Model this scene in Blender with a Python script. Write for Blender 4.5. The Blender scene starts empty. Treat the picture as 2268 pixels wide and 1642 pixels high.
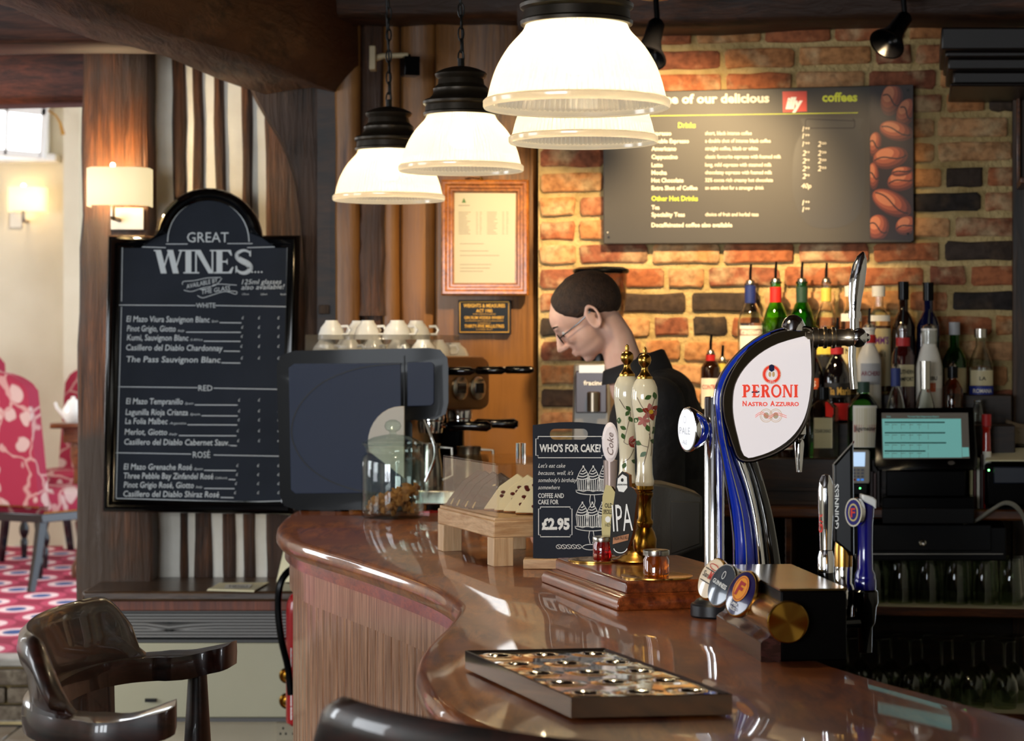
import bpy, bmesh, math, random
from mathutils import Vector, Matrix
from mathutils import noise as mnoise
random.seed(7)
C = bpy.context.scene.collection
SC = bpy.context.scene
PI = math.pi
# ---------------------------------------------------------------- camera
F = 5000.0; CX = 1134.0; HY = 770.0; ZE = 1.52
cd = bpy.data.cameras.new('camera'); cam = bpy.data.objects.new('camera', cd); C.objects.link(cam)
cam.location = (0, 0, ZE); cam.rotation_euler = (PI/2, 0, 0)
cd.sensor_width = 36; cd.lens = F/2268*36; cd.shift_y = (HY-821)/2268.0
cd.clip_start = .05; cd.clip_end = 100
cd.dof.use_dof = True; cd.dof.focus_distance = 4.25; cd.dof.aperture_fstop = 8.0
SC.camera = cam
SC.view_settings.view_transform = 'Standard'; SC.view_settings.look = 'None'
SC.view_settings.gamma = 1; SC.view_settings.use_curve_mapping = False
SC.view_settings.exposure = 0.15
# ---------------------------------------------------------------- world and lights
wd = bpy.data.worlds.new('world'); SC.world = wd; wd.use_nodes = True
bg = wd.node_tree.nodes['Background']; bg.inputs[0].default_value = (.75, .87, 1, 1); bg.inputs[1].default_value = 3.0
def area(name, loc, target, sx, sy, power, col):
    l = bpy.data.lights.new(name, 'AREA'); l.shape = 'RECTANGLE'; l.size = sx; l.size_y = sy; l.energy = power; l.color = col
    o = bpy.data.objects.new(name, l); C.objects.link(o); o.location = loc
    o.rotation_euler = (Vector(target)-Vector(loc)).to_track_quat('-Z', 'Y').to_euler(); return o
def point(name, loc, power, col, r=.03):
    l = bpy.data.lights.new(name, 'POINT'); l.energy = power; l.color = col; l.shadow_soft_size = r
    o = bpy.data.objects.new(name, l); C.objects.link(o); o.location = loc; return o
def spot(name, loc, target, power, col, ang, blend=.6, r=.03):
    l = bpy.data.lights.new(name, 'SPOT'); l.energy = power; l.color = col; l.spot_size = math.radians(ang); l.spot_blend = blend; l.shadow_soft_size = r
    o = bpy.data.objects.new(name, l); C.objects.link(o); o.location = loc
    o.rotation_euler = (Vector(target)-Vector(loc)).to_track_quat('-Z', 'Y').to_euler(); return o
DAY = (.90, .95, 1.0); WARM = (1.0, .70, .36)
# daylight through the windows of the room behind the camera and to its left
for i, (x, w) in enumerate(((-4.0, .55), (-3.3, .55), (-2.3, .5), (-1.6, .5))):
    area('window_light', (x, -2.0, 1.65), (x*.6, 5, 1.3), w, 1.25, 46, DAY)
area('side_light', (-4.2, 4.2, 1.7), (-1, 5.2, 1.1), 1.3, 1.3, 40, DAY)
area('side_light', (-4.4, 6.4, 1.8), (-.9, 7.7, 1.4), 1.0, 1.3, 38, DAY)  # extra side light, added to brighten the plaster between the studs
area('dining_window_light', (-4.7, 11.2, 1.9), (-2.0, 12.5, .9), 1.6, 1.5, 80, DAY)
# ---------------------------------------------------------------- geometry helpers
def W(px, py, d):
    s = F/d
    return Vector(((px-CX)/s, d, ZE-(py-HY)/s))
def onz(px, py, z):
    return W(px, py, F*(ZE-z)/(py-HY))
class Pl:                                   # a vertical plane that stands in the room
    def __init__(s, o, ang=0):
        a = math.radians(ang); s.o = Vector(o); s.u = Vector((math.cos(a), math.sin(a), 0)); s.n = Vector((math.sin(a), -math.cos(a), 0)); s.ang = a
    def __call__(s, px, py, off=0):
        e = Vector((0, 0, ZE)); d = Vector(((px-CX)/F, 1, -(py-HY)/F))
        return e + d*((s.o-e).dot(s.n)/d.dot(s.n)) + s.n*off
    def sh(s, off): return Pl(s.o+s.n*off, math.degrees(s.ang))
def FP(d, ang=0, x=0): return Pl((x, d, 0), ang)
def catmull(P, n=8, closed=False):
    out = []; N = len(P)
    for i in range(N if closed else N-1):
        if closed: a, b, c, d = P[i-1], P[i], P[(i+1) % N], P[(i+2) % N]
        else: a, b, c, d = P[max(i-1, 0)], P[i], P[i+1], P[min(i+2, N-1)]
        for k in range(n):
            t = k/n
            out.append(tuple(.5*((2*b[j])+(-a[j]+c[j])*t+(2*a[j]-5*b[j]+4*c[j]-d[j])*t*t+(-a[j]+3*b[j]-3*c[j]+d[j])*t**3) for j in range(len(b))))
    if not closed: out.append(tuple(P[-1]))
    return out
PM = {}
_fc = {}
class MB:
    def __init__(s): s.v = []; s.f = []; s.m = []
    def add(s, vs, fs, mi=0):
        b = len(s.v); s.v.extend(Vector(v) for v in vs)
        for f in fs: s.f.append(tuple(b+i for i in f)); s.m.append(mi)
        return s
    def box(s, c, size, mi=0, rz=0, M=None):
        M2 = M if M else Matrix.Translation(Vector(c)) @ Matrix.Rotation(rz, 4, 'Z')
        x, y, z = [q/2 for q in size]
        vs = [M2 @ Vector((a*x, b*y, e*z)) for a in (-1, 1) for b in (-1, 1) for e in (-1, 1)]
        return s.add(vs, [(0, 1, 3, 2), (4, 6, 7, 5), (0, 4, 5, 1), (2, 3, 7, 6), (0, 2, 6, 4), (1, 5, 7, 3)], mi)
    def loft(s, rings, mi=0, cap=True, closed=True):
        n = len(rings[0]); vs = [v for r in rings for v in r]; fs = []
        for k in range(len(rings)-1):
            for i in range(n if closed else n-1):
                j = (i+1) % n; fs.append((k*n+i, k*n+j, (k+1)*n+j, (k+1)*n+i))
        if cap: fs.append(tuple(range(n))[::-1]); fs.append(tuple((len(rings)-1)*n+i for i in range(n)))
        return s.add(vs, fs, mi)
    def plate(s, pl, poly, t0, t1, mi=0, ch=0):
        a = [pl(x, y, t0) for x, y in poly]; b = [pl(x, y, t1) for x, y in poly]
        if ch:
            cx = sum((v for v in b), Vector())/len(b); c = [v+(cx-v).normalized()*ch for v in b]
            bb = [v-pl.n*ch*.7 for v in b]; return s.loft([a, bb, c], mi)
        return s.loft([a, b], mi)
    def rect(s, pl, x0, y0, x1, y1, t0, t1, mi=0): return s.plate(pl, [(x0, y0), (x0, y1), (x1, y1), (x1, y0)], t0, t1, mi)
    def ribbon(s, pl, pts, w, off, mi=0, t=0):
        L = []; R = []
        for i, p in enumerate(pts):
            a = Vector(pts[max(i-1, 0)]); b = Vector(pts[min(i+1, len(pts)-1)]); d = b-a
            if d.length == 0: continue
            d.normalize(); n = Vector((-d.y, d.x))*w/2
            L.append((p[0]+n.x, p[1]+n.y)); R.append((p[0]-n.x, p[1]-n.y))
        n = len(L); vs = [pl(x, y, off) for x, y in L+R]
        return s.add(vs, [(i, i+1, n+i+1, n+i) for i in range(n-1)], mi)
    def flat(s, pl, poly, off, mi=0):
        return s.add([pl(x, y, off) for x, y in poly], [tuple(range(len(poly)))], mi)
    def ell(s, pl, cx, cy, rx, ry, off, mi=0, n=20, rot=0):
        c, q = math.cos(rot), math.sin(rot)
        return s.flat(pl, [(cx+rx*math.cos(2*PI*k/n)*c-ry*math.sin(2*PI*k/n)*q, cy+rx*math.cos(2*PI*k/n)*q+ry*math.sin(2*PI*k/n)*c) for k in range(n)], off, mi)
    def ring2(s, pl, cx, cy, rx, ry, w, off, mi=0, n=28, a0=0, a1=2*PI):
        return s.ribbon(pl, [(cx+rx*math.cos(a0+(a1-a0)*k/n), cy+ry*math.sin(a0+(a1-a0)*k/n)) for k in range(n+1)], w, off, mi)
    def lathe(s, c, prof, seg=24, mi=0, M=None):
        M2 = M if M else Matrix.Translation(Vector(c)); rings = []; vs = []; fs = []; idx = []
        for r, z in prof:
            if r < 1e-5: idx.append([len(vs)]); vs.append(M2 @ Vector((0, 0, z)))
            else:
                idx.append(list(range(len(vs), len(vs)+seg)))
                for k in range(seg): a = 2*PI*k/seg; vs.append(M2 @ Vector((r*math.cos(a), r*math.sin(a), z)))
        for p, q in zip(idx, idx[1:]):
            for k in range(seg):
                j = (k+1) % seg
                if len(p) == 1 and len(q) == 1: continue
                if len(p) == 1: fs.append((p[0], q[j], q[k]))
                elif len(q) == 1: fs.append((p[k], p[j], q[0]))
                else: fs.append((p[k], p[j], q[j], q[k]))
        return s.add(vs, fs, mi)
    def lpx(s, cx, d, prof, seg=24, mi=0):    # turned shape given as (radius, height) in photo pixels at distance d
        k = F/d; c = W(cx, HY, d)
        return s.lathe((c.x, c.y, 0), [(r/k, ZE-(y-HY)/k) for r, y in prof], seg, mi)
    def sph(s, c, r, mi=0, seg=16, rings=10, M=None):
        if not hasattr(r, '__len__'): r = (r, r, r)
        M2 = (Matrix.Translation(Vector(c)) @ (M if M else Matrix())) @ Matrix.Diagonal((*r, 1))
        return s.lathe(None, [(math.sin(PI*k/rings), -math.cos(PI*k/rings)) for k in range(rings+1)], seg, mi, M2)
    def tube(s, pts, r, seg=8, mi=0, cap=True, flat=1.0):
        P = [Vector(p) for p in pts]; rings = []; n = len(P)
        R = r if hasattr(r, '__len__') else [r]*n
        t = (P[1]-P[0]).normalized(); a = Vector((0, 0, 1)) if abs(t.z) < .9 else Vector((1, 0, 0)); a = (a-t*a.dot(t)).normalized()
        for i in range(n):
            t = (P[min(i+1, n-1)]-P[max(i-1, 0)]).normalized(); a = (a-t*a.dot(t)).normalized(); b = t.cross(a)
            rings.append([P[i]+(a*math.cos(2*PI*k/seg)+b*math.sin(2*PI*k/seg)*flat)*R[i] for k in range(seg)])
        return s.loft(rings, mi, cap)
    def text(s, pl, st, x, y, h, w=None, off=0, mi=0, bold=0, shear=0, rot=0, align='L', sp=1.0):
        key = (st, bold, shear, sp)
        if key not in _fc:
            cu = bpy.data.curves.new('t', 'FONT'); cu.body = st; cu.size = 1; cu.offset = bold; cu.shear = shear; cu.space_character = sp; cu.resolution_u = 2
            ob = bpy.data.objects.new('t', cu); me = bpy.data.meshes.new_from_object(ob)
            _fc[key] = ([v.co.copy() for v in me.vertices], [tuple(p.vertices) for p in me.polygons])
            bpy.data.objects.remove(ob); bpy.data.curves.remove(cu); bpy.data.meshes.remove(me)
        V, Fc = _fc[key]
        if not V: return s
        x0 = min(v.x for v in V); x1 = max(v.x for v in V); k = h/.72; kx = (w/(x1-x0)) if w else k
        c, q = math.cos(rot), math.sin(rot); tw = (x1-x0)*kx; ox = {'L': 0, 'C': -tw/2, 'R': -tw}[align]
        vs = []
        for v in V:
            a = (v.x-x0)*kx+ox; b = v.y*k
            vs.append(pl(x+a*c+b*q, y+a*q-b*c, off))
        return s.add(vs, Fc, mi)
    def build(s, name, mats, parent=None, bevel=0, seg=2, angle=35, label=None, cat=None, group=None, kind=None, mods=None):
        me = bpy.data.meshes.new(name); o = bpy.data.objects.new(name, me); C.objects.link(o)
        if parent is not None:
            I = PM[parent.name]; Inv = I.inverted(); vs = [Inv @ v for v in s.v]; o.parent = parent; PM[o.name] = I
        else:
            xs = [v.x for v in s.v]; ys = [v.y for v in s.v]; zs = [v.z for v in s.v]
            L = Vector(((min(xs)+max(xs))/2, (min(ys)+max(ys))/2, min(zs))); o.location = L; vs = [v-L for v in s.v]; PM[o.name] = Matrix.Translation(L)
        me.from_pydata([tuple(v) for v in vs], [], s.f)
        if not isinstance(mats, (list, tuple)): mats = [mats]
        for m in mats: me.materials.append(m)
        me.polygons.foreach_set('material_index', s.m); me.polygons.foreach_set('use_smooth', [True]*len(s.f))
        me.update(); bm = bmesh.new(); bm.from_mesh(me); bmesh.ops.recalc_face_normals(bm, faces=bm.faces); bm.to_mesh(me); bm.free()
        me.set_sharp_from_angle(angle=math.radians(angle))
        if bevel:
            b = o.modifiers.new('bevel', 'BEVEL'); b.width = bevel; b.segments = seg; b.limit_method = 'ANGLE'; b.angle_limit = math.radians(40); b.harden_normals = False
        tag(o, label, cat, group, kind); return o
def tag(o, label=None, cat=None, group=None, kind=None):
    if label: o['label'] = label
    if cat: o['category'] = cat
    if group: o['group'] = group
    if kind: o['kind'] = kind
    return o
def thing(name, label, cat, loc, rz=0, group=None):
    o = bpy.data.objects.new(name, None); C.objects.link(o); o.empty_display_size = .05
    o.location = loc; o.rotation_euler = (0, 0, rz); PM[o.name] = Matrix.Translation(Vector(loc)) @ Matrix.Rotation(rz, 4, 'Z')
    return tag(o, label, cat, group)
def copy_tree(o, parent=None):
    c = o.copy(); C.objects.link(c); c.parent = parent
    for ch in list(o.children): copy_tree(ch, c)
    return c
# ---------------------------------------------------------------- materials
def hx(h):
    f = lambda c: c/12.92 if c <= .04045 else ((c+.055)/1.055)**2.4
    return tuple(f(int(h[i:i+2], 16)/255) for i in (0, 2, 4))+(1,)
def mat(name, col, rough=.5, metal=0, noise=None, bump=None, coat=0, trans=0, ior=1.45, emit=None, alpha=1, sss=0, spec=.5, coatr=.05):
    m = bpy.data.materials.new(name); m.use_nodes = True; N = m.node_tree.nodes; L = m.node_tree.links; b = N['Principled BSDF']; I = b.inputs
    I['Base Color'].default_value = hx(col); I['Roughness'].default_value = rough; I['Metallic'].default_value = metal; I['IOR'].default_value = ior
    I['Coat Weight'].default_value = coat; I['Coat Roughness'].default_value = coatr; I['Transmission Weight'].default_value = trans; I['Alpha'].default_value = alpha
    I['Specular IOR Level'].default_value = spec
    if sss: I['Subsurface Weight'].default_value = sss; I['Subsurface Scale'].default_value = .01
    if emit: I['Emission Color'].default_value = hx(emit[0]); I['Emission Strength'].default_value = emit[1]
    if noise or bump:
        tc = N.new('ShaderNodeTexCoord')
    if noise:                                # (scale, other colour, contrast)
        n = N.new('ShaderNodeTexNoise'); n.inputs['Scale'].default_value = noise[0]; n.inputs['Detail'].default_value = 5; L.new(tc.outputs['Object'], n.inputs['Vector'])
        r = N.new('ShaderNodeValToRGB'); c = noise[2] if len(noise) > 2 else .15
        r.color_ramp.elements[0].position = .5-c; r.color_ramp.elements[1].position = .5+c
        r.color_ramp.elements[0].color = hx(col); r.color_ramp.elements[1].color = hx(noise[1])
        L.new(n.outputs[0], r.inputs[0]); L.new(r.outputs[0], I['Base Color'])
    if bump:
        n = N.new('ShaderNodeTexNoise'); n.inputs['Scale'].default_value = bump[0]; n.inputs['Detail'].default_value = 4; L.new(tc.outputs['Object'], n.inputs['Vector'])
        bn = N.new('ShaderNodeBump'); bn.inputs['Strength'].default_value = bump[1]; bn.inputs['Distance'].default_value = bump[2] if len(bump) > 2 else .003
        L.new(n.outputs[0], bn.inputs['Height']); L.new(bn.outputs[0], I['Normal'])
    return m
def wood(name, c0, c1, stretch=(14, 14, 1), rough=.5, bump=.3, coat=0, scale=3, blotch=None, coatr=.1, dist=.004, fine=.45):
    m = mat(name, c0, rough, coat=coat, coatr=coatr); N = m.node_tree.nodes; L = m.node_tree.links; b = N['Principled BSDF']
    tc = N.new('ShaderNodeTexCoord'); mp = N.new('ShaderNodeMapping'); mp.inputs['Scale'].default_value = stretch; L.new(tc.outputs['Object'], mp.inputs[0])
    n = N.new('ShaderNodeTexNoise'); n.inputs['Scale'].default_value = scale; n.inputs['Detail'].default_value = 7; n.inputs['Roughness'].default_value = .65; n.inputs['Distortion'].default_value = .6
    L.new(mp.outputs[0], n.inputs['Vector'])
    r = N.new('ShaderNodeValToRGB'); r.color_ramp.elements[0].position = .38; r.color_ramp.elements[1].position = .62
    r.color_ramp.elements[0].color = hx(c0); r.color_ramp.elements[1].color = hx(c1); L.new(n.outputs[0], r.inputs[0]); out = r.outputs[0]
    mp2 = N.new('ShaderNodeMapping'); mp2.inputs['Scale'].default_value = tuple(q*2.6 if q > 2 else q*.9 for q in stretch); L.new(tc.outputs['Object'], mp2.inputs[0])
    nf_ = N.new('ShaderNodeTexNoise'); nf_.inputs['Scale'].default_value = scale*1.3; nf_.inputs['Detail'].default_value = 8; nf_.inputs['Roughness'].default_value = .75; L.new(mp2.outputs[0], nf_.inputs['Vector'])
    rf_ = N.new('ShaderNodeValToRGB'); rf_.color_ramp.elements[0].position = .36; rf_.color_ramp.elements[0].color = (fine, fine, fine, 1); rf_.color_ramp.elements[1].position = .56; L.new(nf_.outputs[0], rf_.inputs[0])
    mf_ = N.new('ShaderNodeMix'); mf_.data_type = 'RGBA'; mf_.blend_type = 'MULTIPLY'; mf_.inputs[0].default_value = 1; L.new(out, mf_.inputs[6]); L.new(rf_.outputs[0], mf_.inputs[7]); out = mf_.outputs[2]
    if blotch:
        n2 = N.new('ShaderNodeTexNoise'); n2.inputs['Scale'].default_value = blotch[0]; n2.inputs['Detail'].default_value = 3; L.new(tc.outputs['Object'], n2.inputs['Vector'])
        r2 = N.new('ShaderNodeValToRGB'); r2.color_ramp.elements[0].position = .42; r2.color_ramp.elements[1].position = .62; L.new(n2.outputs[0], r2.inputs[0])
        mx = N.new('ShaderNodeMix'); mx.data_type = 'RGBA'; L.new(r2.outputs[0], mx.inputs[0]); L.new(out, mx.inputs[6]); mx.inputs[7].default_value = hx(blotch[1]); out = mx.outputs[2]
    L.new(out, b.inputs['Base Color'])
    bn = N.new('ShaderNodeBump'); bn.inputs['Strength'].default_value = bump; bn.inputs['Distance'].default_value = dist; L.new(n.outputs[0], bn.inputs['Height']); L.new(bn.outputs[0], b.inputs['Normal'])
    return m
OAK = wood('old_oak', '3a2414', '7a4c2c', rough=.5, bump=.7, dist=.025, fine=.28, blotch=(2.5, '3a2415'))
OAKH = wood('old_oak_beam', '231509', '5c3a20', stretch=(10, 1.2, 10), rough=.6, bump=.7, dist=.028, fine=.28, blotch=(3, '35200f'))
OAKX = wood('old_oak_cross', '1d0f07', '55301a', stretch=(1.2, 10, 10), rough=.55, bump=.5, dist=.01, blotch=(3, '2c180c'))
OAKG = wood('grey_oak', '2c2420', '6d5a4c', rough=.7, bump=.8, dist=.028, fine=.28, blotch=(3, '40342c'))
POST = wood('post_oak', '5a3418', '94582c', rough=.5, bump=.6, dist=.028, fine=.28, blotch=(3.0, '4c3a2c'))
PANEL = wood('panel_oak', '4e3018', '875a2d', rough=.38, bump=.4, dist=.006, blotch=(2, '80562a'))
MAHO = wood('bar_mahogany', '6a2c08', 'a85c18', stretch=(8, 1.5, 8), rough=.45, bump=.07, coat=.55, fine=.75, scale=4, blotch=(5, '7a3a0e'), coatr=.04, dist=.002)
PLANK = wood('front_mahogany', '8a5a3a', 'c89470', stretch=(30, 30, 1.4), rough=.35, bump=.35, coat=.5, scale=3, coatr=.12, dist=.002)
PUMPW = wood('pump_mahogany', '6a2c10', '9a4c20', stretch=(10, 2, 10), rough=.28, bump=.25, coat=.7, coatr=.1, dist=.002)
PURP = wood('block_mahogany', '2c1512', '4c2a26', stretch=(6, 2, 20), rough=.25, bump=.15, coat=.8, coatr=.08, dist=.002)
SHELF = wood('shelf_wood', '3a1c0c', '6a3a1a', stretch=(1.5, 10, 10), rough=.35, bump=.2, coat=.3)
DARKW = wood('dark_shelf_wood', '1a0e07', '35200f', stretch=(1.5, 10, 10), rough=.5, bump=.2)
BEECH = wood('beech', 'b98b5f', 'd9b184', stretch=(3, 3, 30), rough=.45, bump=.1, dist=.001, fine=.85)
BEECHV = wood('beech_leg', 'c39a70', 'dcb88e', stretch=(30, 30, 2), rough=.45, bump=.1, dist=.001, fine=.85)
CHAIRW = wood('stool_varnish', '140702', '32140a', stretch=(3, 3, 12), rough=.4, bump=.05, coat=.5, coatr=.04)
FRAMEW = wood('pine_frame', '8a4d18', 'b06c28', stretch=(8, 8, 8), rough=.35, bump=.1, coat=.4)
PLAST = mat('plaster', 'e2dccd', .75, noise=(6, 'f2eee2'), bump=(12, .5, .01))
CREAM = mat('cream_wall', 'c9bda2', .8, noise=(2, 'd6cbb2'), bump=(30, .1))
WHITEP = mat('white_gloss_paint', 'e4e2dc', .35)
MORTAR = mat('mortar', 'a08858', .95, noise=(14, 'c4ab78', .2), bump=(60, 1, .012))
BLK = mat('black_metal', '0c0a08', .4, bump=(80, .08), spec=.3); BLKP = mat('black_plastic', '040405', .22, spec=.13); BLKG = mat('black_gloss', '030304', .15, coat=.2, spec=.4)
PANELN = mat('machine_panel', '343b4c', .6, bump=(200, .1), spec=.15); GREYP = mat('grey_plastic', 'aaa69c', .45)
BRONZE = mat('lamp_cap_bronze', '262018', .38, .6, noise=(20, '332a1f'))
CHROME = mat('chrome', 'e6e6e8', .06, 1); STEEL = mat('steel', 'b9b4aa', .25, 1); BRUSH = mat('brushed_steel', '9c8f7e', .33, 1)
BRASS = mat('brass', 'c4924a', .22, 1, noise=(15, 'c99a45')); BRASSD = mat('dark_brass', '8c6422', .25, 1)
BLUE = mat('blue_enamel', '0a2aa0', .15, coat=.8, bump=(150, .2, .001)); NAVY = mat('navy_gloss', '0c0a6b', .15, coat=.6)
CHALK = mat('chalk', 'ccd2d4', .9); CHALKD = mat('chalk_faint', '8a9299', .9); SLATE = mat('blackboard', '1d222b', .6, noise=(6, '232832'), spec=.15)
SLATE2 = mat('cake_board_slate', '161a24', .5, noise=(5, '1e2330'), spec=.2); WHITE = mat('white_print', 'efeee8', .6)
CERAM = mat('white_china', 'eeeae0', .15, coat=.5); IVORY = mat('ivory_china', 'e3d6b4', .12, coat=.8, noise=(3, 'ebe0c4'))
GLASS = mat('clear_glass', 'ffffff', .02, trans=1, ior=1.45)
ACRY = mat('acrylic', 'ffffff', .03, trans=1, ior=1.12); SMOKE = mat('smoked_acrylic', '6b6252', .08, alpha=.32)
PAPER = mat('paper', 'e9e5d8', .7); PAPERC = mat('cream_card', 'e8dfba', .7)
RED = mat('red_enamel', 'a3101a', .25, coat=.4); REDP = mat('red_print', 'd03020', .5)
def bluemix(name, c, rough=.02):
    return mat(name, c, rough, trans=1, ior=1.45)
GGREEN = bluemix('green_glass', '8ae060'); GDKGRN = bluemix('dark_green_glass', '4fb048'); GBROWN = mat('brown_glass', '1c0c05', .06, coat=1)
GBLUE = mat('dark_blue_glass', '060c2e', .06, coat=1); GBLACK = mat('black_glass', '0a0607', .06, coat=1); GAMBER = bluemix('amber_glass', 'c07a30')
GCLR = mat('bottle_glass', 'f4f8f4', .02, trans=1, ior=1.4); FROST = mat('frosted_white', 'cfcabf', .3)
def thin(name, tint='ffffff', fac=1.6, rough=.03, edge=.5):   # thin clear glass: passes light, mirrors at grazing angles
    m = bpy.data.materials.new(name); m.use_nodes = True; N = m.node_tree.nodes; L = m.node_tree.links; N.remove(N['Principled BSDF'])
    tp = N.new('ShaderNodeBsdfTransparent'); tp.inputs[0].default_value = hx(tint); gl = N.new('ShaderNodeBsdfGlossy'); gl.inputs['Roughness'].default_value = rough
    lw = N.new('ShaderNodeLayerWeight'); lw.inputs[0].default_value = .5; pw = N.new('ShaderNodeMath'); pw.operation = 'POWER'; pw.inputs[1].default_value = 3.2; L.new(lw.outputs['Facing'], pw.inputs[0]); fr = N.new('ShaderNodeMath'); fr.operation = 'MULTIPLY_ADD'; fr.inputs[1].default_value = edge; fr.inputs[2].default_value = .03*fac; L.new(pw.outputs[0], fr.inputs[0]); mx = N.new('ShaderNodeMixShader'); L.new(fr.outputs[0], mx.inputs[0]); L.new(tp.outputs[0], mx.inputs[1]); L.new(gl.outputs[0], mx.inputs[2]); L.new(mx.outputs[0], N['Material Output'].inputs[0]); return m
THIN = thin('thin_glass')
# brick: each brick takes its own colour
def brickmat(name='old_brick', ramp=None, patch='c9b48a'):
    m = mat(name, 'a05028', .85); N = m.node_tree.nodes; L = m.node_tree.links; b = N['Principled BSDF']
    oi = N.new('ShaderNodeObjectInfo'); r = N.new('ShaderNodeValToRGB'); r.color_ramp.interpolation = 'CONSTANT'
    cols = ramp or ['a4603a', 'b47848', 'ba8250', '9c5a36', 'c29062', '92563a', 'b0724c', '884e34']
    while len(r.color_ramp.elements) < len(cols): r.color_ramp.elements.new(.5)
    for i, c in enumerate(cols): r.color_ramp.elements[i].position = i/len(cols); r.color_ramp.elements[i].color = hx(c)
    L.new(oi.outputs['Random'], r.inputs[0]); tc = N.new('ShaderNodeTexCoord')
    ad = N.new('ShaderNodeVectorMath'); ad.operation = 'ADD'; L.new(tc.outputs['Object'], ad.inputs[0]); L.new(oi.outputs['Location'], ad.inputs[1])
    n = N.new('ShaderNodeTexNoise'); n.inputs['Scale'].default_value = 13; n.inputs['Detail'].default_value = 6; L.new(ad.outputs[0], n.inputs['Vector'])
    r2 = N.new('ShaderNodeValToRGB'); r2.color_ramp.elements[0].position = .50; r2.color_ramp.elements[1].position = .70; r2.color_ramp.elements[1].color = (.6, .6, .6, 1); L.new(n.outputs[0], r2.inputs[0])
    mx = N.new('ShaderNodeMix'); mx.data_type = 'RGBA'; L.new(r2.outputs[0], mx.inputs[0]); L.new(r.outputs[0], mx.inputs[6]); mx.inputs[7].default_value = hx(patch)
    n3 = N.new('ShaderNodeTexNoise'); n3.inputs['Scale'].default_value = 45; n3.inputs['Detail'].default_value = 5; L.new(ad.outputs[0], n3.inputs['Vector'])
    mu = N.new('ShaderNodeMix'); mu.data_type = 'RGBA'; mu.blend_type = 'MULTIPLY'; mu.inputs[0].default_value = .7; L.new(mx.outputs[2], mu.inputs[6])
    r3 = N.new('ShaderNodeValToRGB'); r3.color_ramp.elements[0].position = .3; r3.color_ramp.elements[0].color = (.3, .25, .2, 1); r3.color_ramp.elements[1].position = .6; L.new(n3.outputs[0], r3.inputs[0]); L.new(r3.outputs[0], mu.inputs[7])
    L.new(mu.outputs[2], b.inputs['Base Color'])
    bn = N.new('ShaderNodeBump'); bn.inputs['Strength'].default_value = .7; bn.inputs['Distance'].default_value = .005; L.new(n3.outputs[0], bn.inputs['Height']); L.new(bn.outputs[0], b.inputs['Normal'])
    return m
BRICK = brickmat(); BRICKD = brickmat('burnt_brick', ['3a2d24', '44342a', '2c2522', '4a3a2e'], '5a4632'); BRICKG = brickmat('grey_brick', ['6e6152', '7d6f5e', '5f5549', '75695a'], 'a89c88')
# ================================================================ the room
WALL = Pl((.08, 7.2, 0), -10)               # the brick wall behind the bar
def S(name, mb, m, **k): return mb.build(name, m, kind='structure', **k)
def wbox(x0, x1, y0, y1, z0, z1): return MB().box(((x0+x1)/2, (y0+y1)/2, (z0+z1)/2), (x1-x0, y1-y0, z1-z0))
# floor: stone and tile strips
TILE = mat('floor_tile', '6d5c48', .35, noise=(5, '8f8474'), bump=(20, .3)); GROUT = mat('grout', '2c2620', .8)
floor = S('floor', wbox(-5, 3.2, -2.3, 9.12, -.1, -.004), GROUT)
b0 = MB()
ys = 6.6
for r in range(7):
    for c in range(9):
        x0 = -3.2+c*.31+(r % 2)*.155; m = MB().box((x0+.15, 7.0+r*.31, 0), (.300, .300, .012))
        m.build('tile', TILE, floor, bevel=.003, seg=1)
# raised dining floor with brick riser
def carpetmat():
    m = mat('carpet', 'a8304a', .95); N = m.node_tree.nodes; L = m.node_tree.links; b = N['Principled BSDF']; tc = N.new('ShaderNodeTexCoord')
    def lattice(off):
        mp = N.new('ShaderNodeMapping'); mp.inputs['Scale'].default_value = (2.7, 1.7, 0); mp.inputs['Location'].default_value = off; L.new(tc.outputs['Object'], mp.inputs[0])
        fr = N.new('ShaderNodeVectorMath'); fr.operation = 'FRACTION'; L.new(mp.outputs[0], fr.inputs[0])
        sb = N.new('ShaderNodeVectorMath'); sb.operation = 'SUBTRACT'; sb.inputs[1].default_value = (.5, .5, 0); L.new(fr.outputs[0], sb.inputs[0])
        ln = N.new('ShaderNodeVectorMath'); ln.operation = 'LENGTH'; L.new(sb.outputs[0], ln.inputs[0]); return ln.outputs['Value']
    a = lattice((0, 0, 0)); c = lattice((.5, .5, 0)); mn = N.new('ShaderNodeMath'); mn.operation = 'MINIMUM'; L.new(a, mn.inputs[0]); L.new(c, mn.inputs[1])
    r = N.new('ShaderNodeValToRGB'); e = r.color_ramp.elements; r.color_ramp.interpolation = 'CONSTANT'
    e[0].color = hx('2c4a80'); e[1].position = .13; e[1].color = hx('e9c9c6'); q = e.new(.23); q.color = hx('b8405a'); q = e.new(.33); q.color = hx('8e1c38')
    L.new(mn.outputs[0], r.inputs[0]); L.new(r.outputs[0], b.inputs['Base Color']); return m
rf = S('floor_raised', wbox(-5, 0.2, 9.2, 15, -.05, .235), MORTAR)
wbox(-5, .2, 9.35, 15, .235, .254).build('carpet', carpetmat(), rf)
STONE = mat('edge_stone', '8f8a80', .5, noise=(8, 'b4afa6'), bump=(20, .5))
for i in range(8):
    MB().box((-3.8+i*.42, 9.26, .238), (.412, .19, .032)).build('edge_stone', STONE, rf, bevel=.006, seg=1)
for r in range(3):
    for c in range(16):
        x = -3.9+c*.232+(r % 2)*.11
        MB().box((x, 9.17, .035+r*.073), (.218+random.uniform(-.008, .008), .05+random.uniform(0, .012), .062)).build('brick', BRICKG, rf, bevel=.006, seg=1)
ce = S('ceiling', wbox(-5, 3.2, -2.3, 8.5, 2.86, 2.95), OAKX)
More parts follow.
